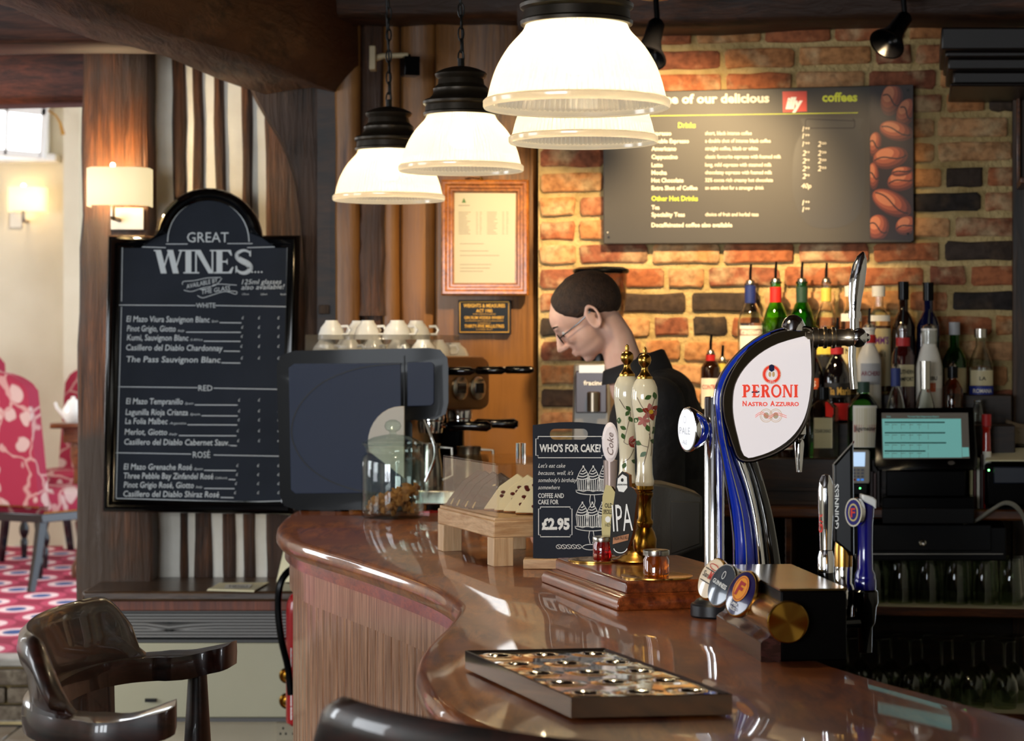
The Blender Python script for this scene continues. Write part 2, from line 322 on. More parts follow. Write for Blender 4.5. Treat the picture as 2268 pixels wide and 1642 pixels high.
wbox(-5, .2, 8.5, 15, 3.6, 3.7).build('dining_ceiling', PLAST, ce)
S('wall_right', wbox(2.6, 2.7, -2.3, 8, 0, 2.9), CREAM)
wf = MB()
for x0, x1 in ((-5, -4.32), (-3.68, -3.62), (-2.98, -2.62), (-1.98, -1.92), (-1.28, 2.7)): wf.box(((x0+x1)/2, -2.15, 1.4), (x1-x0, .1, 2.9))
wf.box((-1.15, -2.15, .45), (7.7, .1, .95)); wf.box((-1.15, -2.15, 2.62), (7.7, .1, .6))
S('wall_front', wf, CREAM)
for wn, x in enumerate((-4.0, -3.3, -2.3, -1.6)):
    m = MB()
    for dx in (-.3, 0, .3): m.box((x+dx, -2.1, 1.63), (.04, .05, 1.4))
    for z in (.95, 1.4, 1.85, 2.3): m.box((x, -2.1, z), (.6, .05, .035))
    S('window_%d' % (wn+6), m, WHITEP)
S('wall_left', wbox(-5, -4.9, -2.3, 15, 0, 3.65), CREAM)
# dining room far wall with a window and two-step corner
dw = MB()
P1 = FP(14.4)
def wl(px, py): v = P1(px, py); return v.x, v.z
x0, z0 = wl(-60, 345); x1, z1 = wl(108, 215)
dw.box(((-5+x0)/2, 14.5, 1.9), (x0+5, .2, 3.5)); dw.box(((x1+0)/2, 14.5, 1.9), (-x1, .2, 3.5))
dw.box(((x0+x1)/2, 14.5, (.2+z0)/2), (x1-x0, .2, z0-.2)); dw.box(((x0+x1)/2, 14.5, (3.65+z1)/2), (x1-x0, .2, 3.65-z1))
S('wall_back_dining', dw, CREAM)
S('trim_1', MB().box((P1(172, 500).x, 14.3, 1.9), (.10, .22, 3.5)), CREAM)
w5 = thing('window_5', None, None, P1(40, 350)); w5['kind'] = 'structure'
m = MB(); m.rect(P1, -80, 345, 135, 362, 0, .16); m.build('window_sill', WHITEP, w5, bevel=.01)
m = MB(); m.rect(P1, -70, 205, 108, 228, -.1, .05); m.rect(P1, 96, 205, 112, 345, -.1, .05); m.rect(P1, -70, 205, -56, 345, -.1, .05); m.build('window_frame', WHITEP, w5, bevel=.005)
m = MB()      # hopper sash, leaning in
Ps = FP(14.15)
for q in (((-60, 222), (-60, 240), (104, 258), (106, 240)), ((-60, 325), (-60, 338), (92, 352), (94, 338)), ((94, 240), (88, 352), (100, 352), (108, 240)), ((-60, 222), (-60, 338), (-50, 338), (-50, 222)), ((14, 235), (10, 345), (18, 345), (22, 235))):
    m.plate(Ps, q, -.02, .03)
m.build('sash', WHITEP, w5, bevel=.004)
MB().plate(Ps, [(-52, 236), (-52, 330), (90, 342), (96, 252)], .0, .006).build('pane', GLASS, w5)
m = MB(); m.tube([Ps(108, 245, .02), Ps(128, 258, .06), Ps(140, 275, .1), Ps(147, 302, .1)], [.006, .006, .008, .014]); m.sph(Ps(40, 232, .04), .018); m.build('casement_stay', BRASS, w5)
area('sky_light_at_window', P1(20, 290)+Vector((0, .5, 0)), P1(20, 290)+Vector((0, -1, -.2)), .9, .7, 26, DAY)
# ---- half-timbered wall (left of the bar)
HT = FP(7.66)
hb = MB(); hb.rect(HT, 300, 100, 760, 1900, -.15, 0)
ht = S('wall_timber_frame', hb, PLAST)
def wav(ya, yb, xa, xb, n=16, amp=3, seed=0):
    return [(xa+(xb-xa)*k/n+amp*mnoise.noise(Vector((k*.55, seed*3.7, 1.3))), ya+(yb-ya)*k/n) for k in range(n+1)]
def stud(pl, l0, l1, r0, r1, y0, y1, off, mt, name='stud', amp=3, seed=0, parent=ht, n=18, t0=-.02):
    L = wav(y0, y1, l0, l1, n, amp, seed); R = wav(y0, y1, r0, r1, n, amp, seed+50)
    m = MB(); rings = []
    for (lx, y), (rx, _) in zip(L, R):
        o1 = off+.006*mnoise.noise(Vector((y*.02, seed, 0))); c = min(.012*F/7.6, (rx-lx)*.2)
        rings.append([pl(lx, y, t0), pl(lx, y, o1-.012), pl(lx+c, y, o1), pl((lx+rx)/2, y, o1+.004), pl(rx-c, y, o1), pl(rx, y, o1-.012), pl(rx, y, t0)])
    m.loft(rings); return m.build(name, mt, parent, angle=50)
for i, (a, b, c, d) in enumerate(((379, 402, 410, 418), (427, 431, 446, 472), (472, 496, 495, 524), (535, 539, 558, 567), (588, 591, 700, 690))):
    stud(HT, a, b, c, d, 60, 1330, .018, OAK, seed=i, amp=4)
# wooden dowel scars on the studs
stud(HT, 203, 188, 345, 352, 60, 1330, .16, POST, 'post', amp=7, seed=20, t0=-.1)
# curved brace and its post
BR = FP(7.45)
outer = catmull([(548, 172), (562, 215), (590, 265), (628, 330), (652, 400), (664, 470), (672, 560), (680, 650), (672, 760), (668, 900), (660, 1200), (655, 1420)], 3)
inner = catmull([(720, 172), (735, 200), (738, 265), (738, 330), (740, 400), (742, 470), (748, 560), (756, 650), (760, 760), (762, 900), (765, 1200), (765, 1420)], 3)
rings = []
m = MB()
for k, ((a, y), (b, y2)) in enumerate(zip(outer, inner)):
    rings.append([BR(a, y, -.1), BR(a, y, .02), BR(a+8, y, .05), BR((a+b)/2, (y+y2)/2, .06), BR(b-8, y2, .05), BR(b, y2, .02), BR(b, y2, -.1)])
m.loft(rings)
br = m.build('brace', wood('brace_oak', '2a1c12', '503522', rough=.6, bump=.7, dist=.028, fine=.28, blotch=(4, '463226')), ht, angle=60)
m = MB(); m.box(BR(722, 687, .075), (.035, .03, .03)); m.sph(BR(714, 598, .058), .008); m.build('peg', OAKG, br, bevel=.003)
# ---- plank wall between the brace and the bricks
PW = Pl((-.5, 7.34, 0), -6)
pb = MB(); pb.rect(PW, 700, -60, 1195, 1800, -.12, -.02)
pw = S('wall_plank', pb, DARKW)
for i, (a, b, o, mt) in enumerate(((745, 798, .03, PANEL), (800, 848, .005, OAK), (850, 884, .02, PANEL), (886, 962, .0, PANEL), (966, 1189, .02, PANEL))):
    stud(PW, a, a, b, b, 40 if i < 4 else 40, 1700, o, mt, 'plank', amp=2.5 if i < 4 else 1, seed=i+30, parent=pw, t0=-.03)
stud(PW, 800, 796, 852, 856, 300, 700, .03, OAK, 'plank', amp=7, seed=77, parent=pw, t0=-.03)
# ---- brick wall
wb = MB(); wb.rect(WALL, 1191, -120, 2500, 1800, -.2, -.012)
BW = S('wall_brick', wb, MORTAR)
dark = [(1245, 735), (1480, 672), (1563, 672), (1600, 726), (2100, 393), (2147, 440), (2220, 220), (2225, 560), (2222, 655), (1215, 880)]
def uz(px, py): v = WALL(px, py); return (v-WALL.o).dot(WALL.u), v.z
dk = [uz(*p) for p in dark]
pitch = .0765; zref = uz(1400, 589)[1]
u0 = uz(1193, 700)[0]; u1 = uz(2245, 700)[0]
nb = 0
for r in range(-8, 10):
    zc = zref+(r+.5)*pitch
    if zc < 1.22 or zc > 2.52: continue
    u = u0+.006; k = 0; first = random.choice((.11, .2, .16)); endu = u1 if zc < 2.33 else u1+.2
    while u < endu-.03:
        Lb = first if k == 0 else random.choice((.215, .215, .222, .105, .21, .11, .2))
        Lb = min(Lb, endu-u); hh = (pitch-.019)/2; jz = random.uniform(-.002, .002)
        if Lb > .03:
            ua, ub = u, u+Lb; n = 12; pts = []
            for (fx, fz) in ((-1, -.7), (-.93, -1), (-.3, -1), (.3, -1), (.93, -1), (1, -.7), (1, .7), (.93, 1), (.3, 1), (-.3, 1), (-.93, 1), (-1, .7)):
                pts.append(((ua+ub)/2+fx*Lb/2+random.uniform(-.003, .003), zc+jz+fz*hh+random.uniform(-.003, .003)))
            pr = random.uniform(-.003, .006)
            R0 = [WALL.o+WALL.u*a+Vector((0, 0, z))+WALL.n*-.02 for a, z in pts]; mid = ((ua+ub)/2, zc)
            R1 = [WALL.o+WALL.u*a+Vector((0, 0, z))+WALL.n*(pr-.004) for a, z in pts]
            R2 = [WALL.o+WALL.u*(a+(.005 if a < mid[0] else -.005))+Vector((0, 0, z+(.005 if z < mid[1] else -.005)))+WALL.n*pr for a, z in pts]
            isd = any(ua < p[0] < ub and abs(p[1]-zc) < pitch/2 for p in dk)
            m = MB(); m.loft([R0, R1, R2]); me = m
            m.build('brick', BRICKD if isd else BRICK, BW); nb += 1
        u += Lb+.017; k += 1
# right end of the wall: dark upright and corbel under the overhead canopy
RW = WALL.sh(.05)
m = MB(); m.rect(RW, 2243, 150, 2420, 1800, -.05, .02); S('trim_2', m, wood('end_board', '1d130c', '4a2f14', stretch=(12, 12, 1), rough=.5, bump=.4))
m = MB(); m.rect(RW, 2256, 175, 2400, 198, .02, .3); m.rect(RW, 2250, 408, 2400, 422, .02, .3); m.rect(RW, 2250, 205, 2258, 412, .02, .06)
cabr = thing('wall_shelf', 'dark wooden wall shelf at the right edge beside the brick wall', 'shelf', RW(2300, 425))
m.build('shelf_board', SHELF, cabr, bevel=.003)
CN = WALL.sh(.5)
cn = thing('overhead_canopy', 'black moulded wooden canopy hanging over the back bar at top right', 'canopy', CN(2180, 150))
for y0, y1, xl, o in ((60, 110, 2085, .0), (110, 124, 2094, -.03), (124, 150, 2100, -.05), (150, 178, 2112, -.09), (178, 186, 2106, -.06)):
    m = MB(); m.rect(CN, xl, y0, 2420, y1, -.5, o); m.build('moulding', mat('canopy_black', '120c09', .4), cn, bevel=.006)
# ---- beams
def beam(name, a, b, w, h, zb, mt, n=14, amp=.012, seed=0, kind=True, dz=0, cr=.02):   # centre line a->b in plan, underside at zb
    a = Vector((*a, 0)); b = Vector((*b, 0)); t = (b-a).normalized(); q = Vector((t.y, -t.x, 0)); m = MB(); rings = []
    for k in range(n+1):
        c = a+(b-a)*k/n; e = lambda i: amp*mnoise.noise(Vector((k*.45, i*5.1+seed, .7)))
        z0 = zb+dz*k/n; c = c+q*e(1); ch = .02
        rings.append([c-q*(w/2+e(2))+Vector((0, 0, z0+ch)), c-q*(w/2-ch+e(2))+Vector((0, 0, z0+e(3))), c+Vector((0, 0, z0+e(4))), c+q*(w/2-cr+e(5))+Vector((0, 0, z0+e(3))), c+q*(w/2+e(5))+Vector((0, 0, z0+cr)), c+q*(w/2+e(6))+Vector((0, 0, z0+h)), c-q*(w/2+e(7))+Vector((0, 0, z0+h))])
    m.loft(rings); return m.build(name, mt, kind='structure' if kind else None, angle=55)
beam('trim_3', (-1.385, 4.6), (-.585, 7.62), .34, .34, 2.36, wood('main_beam', '2c1a12', '6a4a34', stretch=(10, 1.3, 10), rough=.55, bump=.6, dist=.028, fine=.28, blotch=(3, '4a2a14')), amp=.025, cr=.075)
beam('trim_4', (-4.5, 8.25), (-1.40, 7.75), .2, .16, 2.36, wood('lintel_oak', '3a1a0e', '6a3420', stretch=(1.3, 10, 10), rough=.6, bump=.5), amp=.012, seed=3)
beam('trim_5', (-4.0, 7.0), (-1.05, 6.9), .28, .16, 2.43, wood('cross_oak', '2e160c', '5a3220', stretch=(1.3, 10, 10), rough=.6, bump=.5), amp=.012, seed=5)
bm_ = WALL.sh(.12); a = bm_(1160, 60); b = bm_(2400, 60)
beam('trim_6', (a.x, a.y), (b.x, b.y), .24, .3, 2.505, OAKX, seed=7)
a = PW(700, 60); b = PW(1190, 60); beam('trim_7', (a.x, a.y-.1), (b.x, b.y-.1), .2, .3, 2.56, OAKX, seed=9)
for k, y in enumerate((3.4, 4.6, 5.8)): beam('trim_%d' % (8+k), (-1.0 if y > 5 else -1.3, y), (3, y-.4), .14, .16, 2.7, OAKX, seed=11+k)
m = MB(); m.plate(FP(9.0), [(85, 112), (200, 112), (285, 100), (300, 112), (285, 126), (200, 132)], -.02, .02); S('trim_11', m, PLAST)
# sloping partition behind the beams over the dining opening
S('trim_12', wbox(-5, .2, 8.4, 8.5, 2.56, 3.65), PLAST)
# ================================================================ the bar counter
ZB = 1.055
front = [(-.30, 6.78), (-.48, 6.74), (-.60, 6.55), (-.625, 6.25), (-.607, 5.81), (-.54, 5.47), (-.453, 5.22), (-.327, 4.89), (-.213, 4.56), (-.151, 4.35), (-.111, 4.15), (-.0994, 4.01), (-.113, 3.78), (-.137, 3.52), (-.141, 3.32), (-.133, 3.185), (-.11, 3.0), (-.071, 2.85), (-.018, 2.72), (.07, 2.6), (.25, 2.42), (.42, 2.25), (.6, 1.98), (.75, 1.7)]
staff = [(1.12, 1.7), (.97, 2.05), (.805, 2.4), (.645, 2.84), (.474, 3.31), (.41, 3.8), (.40, 4.56), (.34, 5.1), (.22, 5.7), (.10, 6.2), (.02, 6.6), (-.06, 6.8)]
out = catmull(front, 6) + catmull(staff, 3)
def offset(P, d):                           # inward offset of the closed plan outline (which runs with the inside on its left or right)
    n = len(P); area_ = sum(P[i][0]*P[(i+1) % n][1]-P[(i+1) % n][0]*P[i][1] for i in range(n)); sg = 1 if area_ > 0 else -1; o = []
    for i in range(n):
        t = Vector((P[(i+1) % n][0]-P[i-1][0], P[(i+1) % n][1]-P[i-1][1])).normalized(); o.append((P[i][0]-t.y*sg*d, P[i][1]+t.x*sg*d))
    return o
def lev(d, z): return [Vector((x, y, z)) for x, y in offset(out, d)]
bar = thing('bar_counter', 'long curved mahogany bar counter with glossy varnished top and planked front', 'bar counter', (.1, 4.5, 0))
m = MB(); m.loft([lev(.04, ZB-.045), lev(.008, ZB-.044), lev(.001, ZB-.034), lev(0, ZB-.022), lev(.002, ZB-.010), lev(.008, ZB-.003), lev(.018, ZB)])
m.build('bar_top', MAHO, bar, angle=50)
nf = len(front)*6-5
def strip_band(d, z0, z1, th=.02, bev=.006):
    a = offset(out, d)[:nf]; b = offset(out, d+th)[:nf]; m = MB()
    rings = [[Vector((p[0], p[1], z0)), Vector((p[0], p[1], z1)), Vector((q[0], q[1], z1)), Vector((q[0], q[1], z0))] for p, q in zip(a, b)]
    m.loft(rings); return m
strip_band(.022, ZB-.075, ZB-.044).build('cornice', PUMPW, bar, angle=50)
strip_band(.034, ZB-.15, ZB-.075, .03).build('frieze', PLANK, bar, angle=50)
strip_band(.07, 0.0, ZB-.07, .02).build('backing', DARKW, bar, angle=50)
# matchboard planks along the front
pf = offset(out, .045)[:nf]; L = [0]
for p, q in zip(pf, pf[1:]): L.append(L[-1]+math.dist(p, q))
def at_len(t):
    for i in range(len(L)-1):
        if L[i+1] >= t: k = (t-L[i])/max(L[i+1]-L[i], 1e-9); return Vector((pf[i][0]+(pf[i+1][0]-pf[i][0])*k, pf[i][1]+(pf[i+1][1]-pf[i][1])*k, 0))
    return Vector((*pf[-1], 0))
t = .12; w = .062; npl = 0
while t+w < L[-1]:
    a, b = at_len(t), at_len(t+w-.001); u = (b-a).normalized(); nrm = Vector((u.y, -u.x, 0))
    if (a+nrm*.1-Vector((-2, 4, 0))).length > (a-nrm*.1-Vector((-2, 4, 0))).length and a.y > 2.6: nrm = -nrm
    if a.y <= 2.6: nrm = Vector((-abs(nrm.x), -abs(nrm.y), 0))
    prof = [(0, -.02), (0, -.004), (.005, .002), (.009, .002), (.012, -.003), (.016, .002), (.052, .002), (.057, -.003), (.0575, -.02)]
    m = MB(); m.loft([[a+u*x+nrm*y+Vector((0, 0, z)) for x, y in prof] for z in (.10, ZB-.14)]); m.build('plank', PLANK, bar, angle=25); npl += 1; t += w-.003
strip_band(.028, 0, .11, .03).build('skirting', PUMPW, bar, angle=50)
sb = offset(out, .05)[nf:]; m = MB(); m.loft([[Vector((p[0], p[1], 0)), Vector((p[0], p[1], ZB-.05))] for p in sb], cap=False, closed=False); m.build('staff_side_panel', DARKW, bar)
# ================================================================ chalkboard
CB = FP(7.36)
cbt = thing('wine_chalkboard', 'big black framed chalkboard with an arched top listing great wines', 'chalkboard', CB(440, 1135))
def inset_poly(P, d):
    n = len(P); o = []
    for i in range(n):
        a = (Vector(P[i])-Vector(P[i-1])); b = (Vector(P[(i+1) % n])-Vector(P[i]))
        if a.length < 1e-6 or b.length < 1e-6: o.append(P[i]); continue
        a.normalize(); b.normalize(); na = Vector((-a.y, a.x)); nb_ = Vector((-b.y, b.x)); k = na+nb_
        k = k/max(.3, (1+na.dot(nb_))); o.append((P[i][0]+k.x*d, P[i][1]+k.y*d))
    return o
arch = [(462+119*math.cos(a), 536-119*math.sin(a)) for a in [PI-.08-k*(PI-.16)/20 for k in range(21)]]
cbo = [(228, 1133), (241, 522)] + [(344, 522)] + arch + [(580, 522), (664, 522), (650, 1140)]
cbo = [tuple(p) for p in cbo]
# orientation: going up the left side first = clockwise in image; inward is to the right-hand side
def ringpl(pl, poly, offs): return [[pl(x, y, o) for x, y in inset_poly(poly, d)] for d, o in offs]
m = MB(); R = ringpl(CB, cbo, ((0, -.03), (0, .012), (4, .03), (10, .036), (17, .030), (20, .016), (24, .012), (29, .004)))
m.loft(R, cap=False); m.build('frame', BLKG, cbt, angle=50)
m = MB(); m.plate(CB, inset_poly(cbo, 24), -.025, .006); m.build('board', SLATE, cbt)
T = MB(); o = .0075; A = -0.012
lines = [((368, 541), (416, 541)), ((504, 540), (560, 540)), ((272, 546), (368, 549)), ((548, 549), (656, 546)), ((272, 546), (270, 668)), ((656, 547), (655, 672)), ((264, 676), (434, 677)), ((478, 677), (655, 680)), ((263, 857), (438, 859)), ((474, 860), (640, 863)), ((257, 1003), (424, 1006)), ((474, 1008), (640, 1011)), ((270, 680), (258, 1103)), ((258, 1104), (545, 1112)), ((545, 1112), (648, 1109)), ((655, 685), (652, 790))]
for a, b in lines: T.ribbon(CB, [a, b], 1.6, o)
T.ribbon(CB, [(462+92*math.cos(a)*.98, 536-94*math.sin(a)) for a in [PI-k*PI/20 for k in range(21)]], 2, o)
T.text(CB, 'GREAT', 415, 537, 23, 92, o, bold=.0)
# big serifed WINES
def serif(pl, ch, x, y, w, h, tk, tn, off, mi=0, mb=T):
    cnt = [0]
    def nx_(): cnt[0] += 1; return off+cnt[0]*.00012
    R_ = lambda x0, y0, x1, y1: mb.flat(pl, [(x+x0*w, y-y0*h), (x+x1*w, y-y0*h), (x+x1*w, y-y1*h), (x+x0*w, y-y1*h)], nx_(), mi)
    Q = lambda *p: mb.flat(pl, [(x+a*w, y-b*h) for a, b in p], nx_(), mi)
    a = tk/w; b = tn/h; c = tn/w; se = .12
    def ser(cx, yy, hw): Q((cx-hw, yy), (cx+hw, yy), (cx+hw, yy+b*.8 if yy == 0 else yy-b*.8), (cx-hw, yy+b*.8 if yy == 0 else yy-b*.8))
    if ch == 'I': R_(.5-a/2, 0, .5+a/2, 1); ser(.5, 0, .5); ser(.5, 1, .5)
    elif ch == 'N':
        R_(.1, 0, .1+c, 1); R_(.9-c, 0, .9, 1); Q((.08, 1), (.08+a, 1), (.9, 0), (.9-a*.8, 0)); ser(.14, 0, .14); ser(.1, 1, .12); ser(.88, 1, .13)
    elif ch == 'W':
        for k in (0, .36): Q((k+.02, 1), (k+.02+a, 1), (k+.02+a+.17, 0), (k+.19, 0))
        for k in (0, .36): Q((k+.21, 0), (k+.21+c*.9, 0), (k+.42+c, 1), (k+.42, 1))
        ser(.08, 1, .1); ser(.47, 1, .09); ser(.82, 1, .1)
    elif ch == 'E':
        R_(.14, 0, .14+a, 1); ser(.25, 0, .25); ser(.25, 1, .25); R_(.1, 0, .9, b); R_(.1, 1-b, .86, 1); R_(.2, .5-b/2, .7, .5+b/2)
        Q((.9, 0), (1, .27), (.93, .27), (.75, b)); Q((.86, 1), (.93, .76), (.86, .76), (.72, 1-b)); Q((.7, .36), (.7, .64), (.63, .55), (.63, .45))
    elif ch == 'S':
        P = catmull([(.88, .74), (.84, .9), (.5, .98), (.16, .86), (.15, .68), (.4, .54), (.72, .42), (.9, .24), (.72, .06), (.4, .02), (.12, .14), (.08, .3)], 4)
        for i in range(len(P)-1):
            q0 = Vector(P[i]); q1 = Vector(P[i+1]); tt = i/len(P); ww = tn+(tk-tn)*max(0, math.sin(tt*PI))**2
            mb.ribbon(pl, [(x+q0.x*w, y-q0.y*h), (x+q1.x*w, y-q1.y*h)], ww, off, mi)
        Q((.88, .72), (.93, .72), (.93, 1), (.86, .92)); Q((.03, 0), (.1, .08), (.1, .32), (.04, .32))
    elif ch == 'P':
        R_(.14, 0, .14+a, 1); ser(.26, 0, .26); R_(.02, 1-b, .5, 1); R_(.3, .42, .5, .42+b)
        mb.ring2(pl, x+.5*w, y-.71*h, .32*w, (.29-b/2)*h, (tk+tn)/2, off, mi, 12, -PI/2, PI/2)
    elif ch == 'R':
        R_(.12, 0, .12+a, 1); ser(.22, 0, .22); R_(.0, 1-b, .45, 1); R_(.3, .46, .5, .46+b)
        mb.ring2(pl, x+.45*w, y-.73*h, .3*w, (.27-b/2)*h, (tk+tn)/2, off, mi, 12, -PI/2, PI/2); Q((.42, .5), (.42+a, .5), (1.02, 0), (1.02-a*1.2, 0))
    elif ch == 'O': mb.ring2(pl, x+.5*w, y-.5*h, .42*w, .5*h-tn/2, (tk+tn)/2, off, mi, 24)
for ch, x, w in (('W', 343, 74), ('I', 407, 22), ('N', 428, 50), ('E', 474, 44), ('S', 521, 38)): serif(CB, ch, x, 606, w, 52, 13, 3.5, o)
for k in range(4): T.ell(CB, 559+k*7, 603, 2, 2, o, n=8)
T.text(CB, 'AVAILABLE BY', 414, 640, 10, 72, o, rot=-.21, shear=.2); T.text(CB, 'THE GLASS', 448, 652, 10, 64, o, rot=-.15, shear=.2)
for p in ([(405, 631), (407, 624), (430, 622), (460, 616), (490, 615)], [(408, 643), (425, 646), (450, 638), (478, 632), (492, 617)], [(440, 641), (460, 640), (480, 630), (525, 632)], [(438, 655), (450, 660), (470, 654), (500, 646), (522, 652), (524, 646), (505, 645)]): T.ribbon(CB, catmull(p, 4), 1.3, o)
T.text(CB, '125ml glasses', 536, 630, 11, 88, o, shear=.25, rot=-.01); T.text(CB, 'also available!', 535, 642, 11, 96, o, shear=.25, rot=-.02)
for x, q in ((537, '175ml'), (578, '250ml'), (622, 'Bottle')): T.text(CB, q, x, 654, 4, 14, o)
T.text(CB, 'WHITE', 435, 682, 11, 43, o); T.text(CB, 'RED', 440, 866, 13, 31, o); T.text(CB, 'ROSÉ', 428, 1014, 14, 38, o)
rows = [(281, 713, 'El Mazo Viura Sauvignon Blanc', 184, 'Spain', 487, 535), (282, 734, 'Pinot Grigio, Giotto', 108, 'Italy', 413, 534), (282, 754, 'Kumi, Sauvignon Blanc', 136, 'S.Africa', 452, 533), (280, 776, 'Casillero del Diablo Chardonnay', 214, '', 496, 532), (281, 802, 'The Pass Sauvignon Blanc', 208, '', 491, 533),
        (280, 895, 'El Mazo Tempranillo', 126, 'Spain', 432, 527), (279, 919, 'Lagunilla Rioja Crianza', 138, 'Spain', 447, 527), (278, 939, 'La Folia Malbec', 94, 'Argentina', 416, 526), (277, 963, 'Merlot, Giotto', 94, 'Italy', 397, 524), (276, 985, 'Casillero del Diablo Cabernet Sauv.', 232, '', 510, 525),
        (275, 1040, 'El Mazo Grenache Rosé', 151, 'Spain', 453, 523), (275, 1060, 'Three Pebble Bay Zinfandel Rosé', 198, 'California', 507, 522), (275, 1080, 'Pinot Grigio Rosé, Giotto', 155, 'Italy', 453, 520), (274, 1100, 'Casillero del Diablo Shiraz Rosé', 212, '', 489, 518)]
for x, y, st, w, org, l0, l1 in rows:
    T.text(CB, st, x, y, 13.5, w, o, shear=.12, rot=.008, bold=.008); T.ribbon(CB, [(l0, y+2), (l1, y+2.5)], 1.8, o)
    if org: T.text(CB, org, x+w+4, y+1, 5, max(12, l0-x-w-7), o, shear=.4)
    for xx in (l1+4, 575 if y < 1000 else 573, 618): T.text(CB, '£', xx-3, y-6, 6.5, 5, o, shear=.2)
T.build('lettering', CHALK, cbt)
# ---------------------------------------------------------------- wall lamps
SHADE = mat('linen_shade', 'f3e6c4', .8, emit=('ffe7b0', .75))
def wall_lamp(pl, cx, y0, y1, w, plate, label, power, k=1.0):
    t = thing('wall_lamp', label, 'lamp', pl(cx, plate[3], 0))
    d = w/2; n = pl.sh(.13); D = .085*k
    m = MB(); x0, x1 = cx-d, cx+d
    A_ = [(x0, y0), (x1, y0), (x1, y1), (x0, y1)]
    def P(x, y, off): return n(x, y, off)
    fr = [P(x0, y1, -D*.5), P(x0+w*.0, y1, D*.4), P(x0+w*.12, y1, D), P(x1-w*.2, y1, D), P(x1, y1, D*.4), P(x1, y1, -D*.5)]
    to = [P(x0, y0, -D*.5), P(x0, y0, D*.4), P(x0+w*.12, y0, D), P(x1-w*.2, y0, D), P(x1, y0, D*.4), P(x1, y0, -D*.5)]
    m.loft([fr, to], cap=False, closed=False); m.build('lamp_shade', SHADE, t, mods=None, angle=30).modifiers.new('s', 'SOLIDIFY').thickness = .002
    m = MB(); m.rect(pl, *plate, 0, .012); m.build('back_plate', BRUSH, t, bevel=.002)
    m = MB(); py = (y1+plate[3])/2; m.tube([pl(cx, py+4, .01), pl(cx, py+4, .125), pl(cx, py, .13), pl(cx, y1+4, .13), pl(cx, (y0+y1)/2, .13)], .008*k, 6); m.build('arm', BRUSH, t)
    c = pl(cx, (y0+y1)/2-8, .13); m = MB(); m.sph(c, .018*k); m.tube([c, pl(cx, y0-3, .13)], .004); m.sph(pl(cx, y0-1, .13), .009*k); m.build('bulb', mat('bulb_glow', 'fff2d0', .5, emit=('fff0c8', 8)), t)
    point('wall_lamp_light', pl(cx, (y0+y1)/2, .13), power, (1, .74, .42), .02)
wall_lamp(FP(7.49), 265, 374, 458, 138, (246, 460, 320, 510), 'square cream wall lamp glowing on the oak post above the chalkboard', 24)
wall_lamp(P1, 62, 416, 470, 80, (22, 470, 50, 505), 'blurred cream wall lamp on the dining room wall under the window', 11, 1.6)
# ---------------------------------------------------------------- heater cabinet under the half-timbered wall
HC = FP(7.22)
ZT = HC(300, 1322).z; hx0 = HC(196, 0).x; hx1 = -.44
ht_ = thing('heater_cabinet', 'cream metal convector heater with black louvred grille and oak shelf on top', 'heater', ((hx0+hx1)/2, 7.4, 0))
def WB(m, x0, x1, y0, y1, z0, z1, **k): return m.box(((x0+x1)/2, (y0+y1)/2, (z0+z1)/2), (x1-x0, y1-y0, z1-z0))
m = MB(); WB(m, hx0-.015, hx1, 7.19, 7.64, ZT-.012, ZT+.02); m.build('shelf_top', wood('heater_shelf', '3c2a1c', '5a4028', stretch=(1.5, 8, 8), rough=.35, coat=.3), ht_, bevel=.008)
zg0 = HC(0, 1418).z; zb0 = HC(0, 1592).z
m = MB(); WB(m, hx0+.03, hx1, 7.30, 7.62, zb0, ZT-.01); m.build('casing', CREAM, ht_)
m = MB(); WB(m, hx0, hx1, 7.215, 7.30, ZT-.045, ZT-.012); WB(m, hx0, hx0+.02, 7.215, 7.62, zg0-.02, ZT-.012); m.build('wooden_surround', wood('surround', '6a2f16', '8a4524', rough=.4), ht_, bevel=.003)
m = MB(); WB(m, hx0+.02, hx1, 7.235, 7.29, zg0-.012, zg0); WB(m, hx0+.02, hx1, 7.235, 7.29, ZT-.056, ZT-.045); WB(m, hx0+.02, hx0+.032, 7.235, 7.29, zg0, ZT-.045); m.build('grille_frame', mat('grey_iron', '4b4a48', .45, .5), ht_, bevel=.002)
m = MB(); WB(m, hx0+.02, hx1, 7.29, 7.30, zg0, ZT-.045); m.build('grille_shadow_board', BLK, ht_)
nl = 8; SLATM = mat('slat_iron', '8a8884', .45)
for k in range(nl):
    z = zg0+.012+(ZT-.057-zg0-.012)*k/(nl-1)-.001; m = MB(); rings = []
    for j in range(13):
        x = hx0+.034+(hx1-hx0-.034)*j/12; dz = -.012*math.exp(-((x-hx0-.27)/.05)**2) if k in (3, 4) else 0
        rings.append([Vector((x, 7.240, z-.005+dz)), Vector((x, 7.268, z+.006+dz)), Vector((x, 7.268, z+.008+dz)), Vector((x, 7.240, z+.000+dz))])
    m.loft(rings); m.build('louvre_slat', SLATM, ht_)
m = MB(); WB(m, hx0+.03, hx1, 7.235, 7.30, zb0, zg0-.012); m.build('front_panel', mat('heater_cream', 'b9b496', .5, noise=(2, 'c4bfa2')), ht_, bevel=.004)
m = MB(); WB(m, hx0+.03, hx1, 7.228, 7.27, zb0-.012, zb0); m.build('bottom_trim', mat('trim_iron', '5d5b58', .4, .3), ht_)
m = MB(); WB(m, hx0+.18, hx0+.215, 7.22, 7.236, HC(0, 1556).z, HC(0, 1549).z); m.build('catch', BLK, ht_)
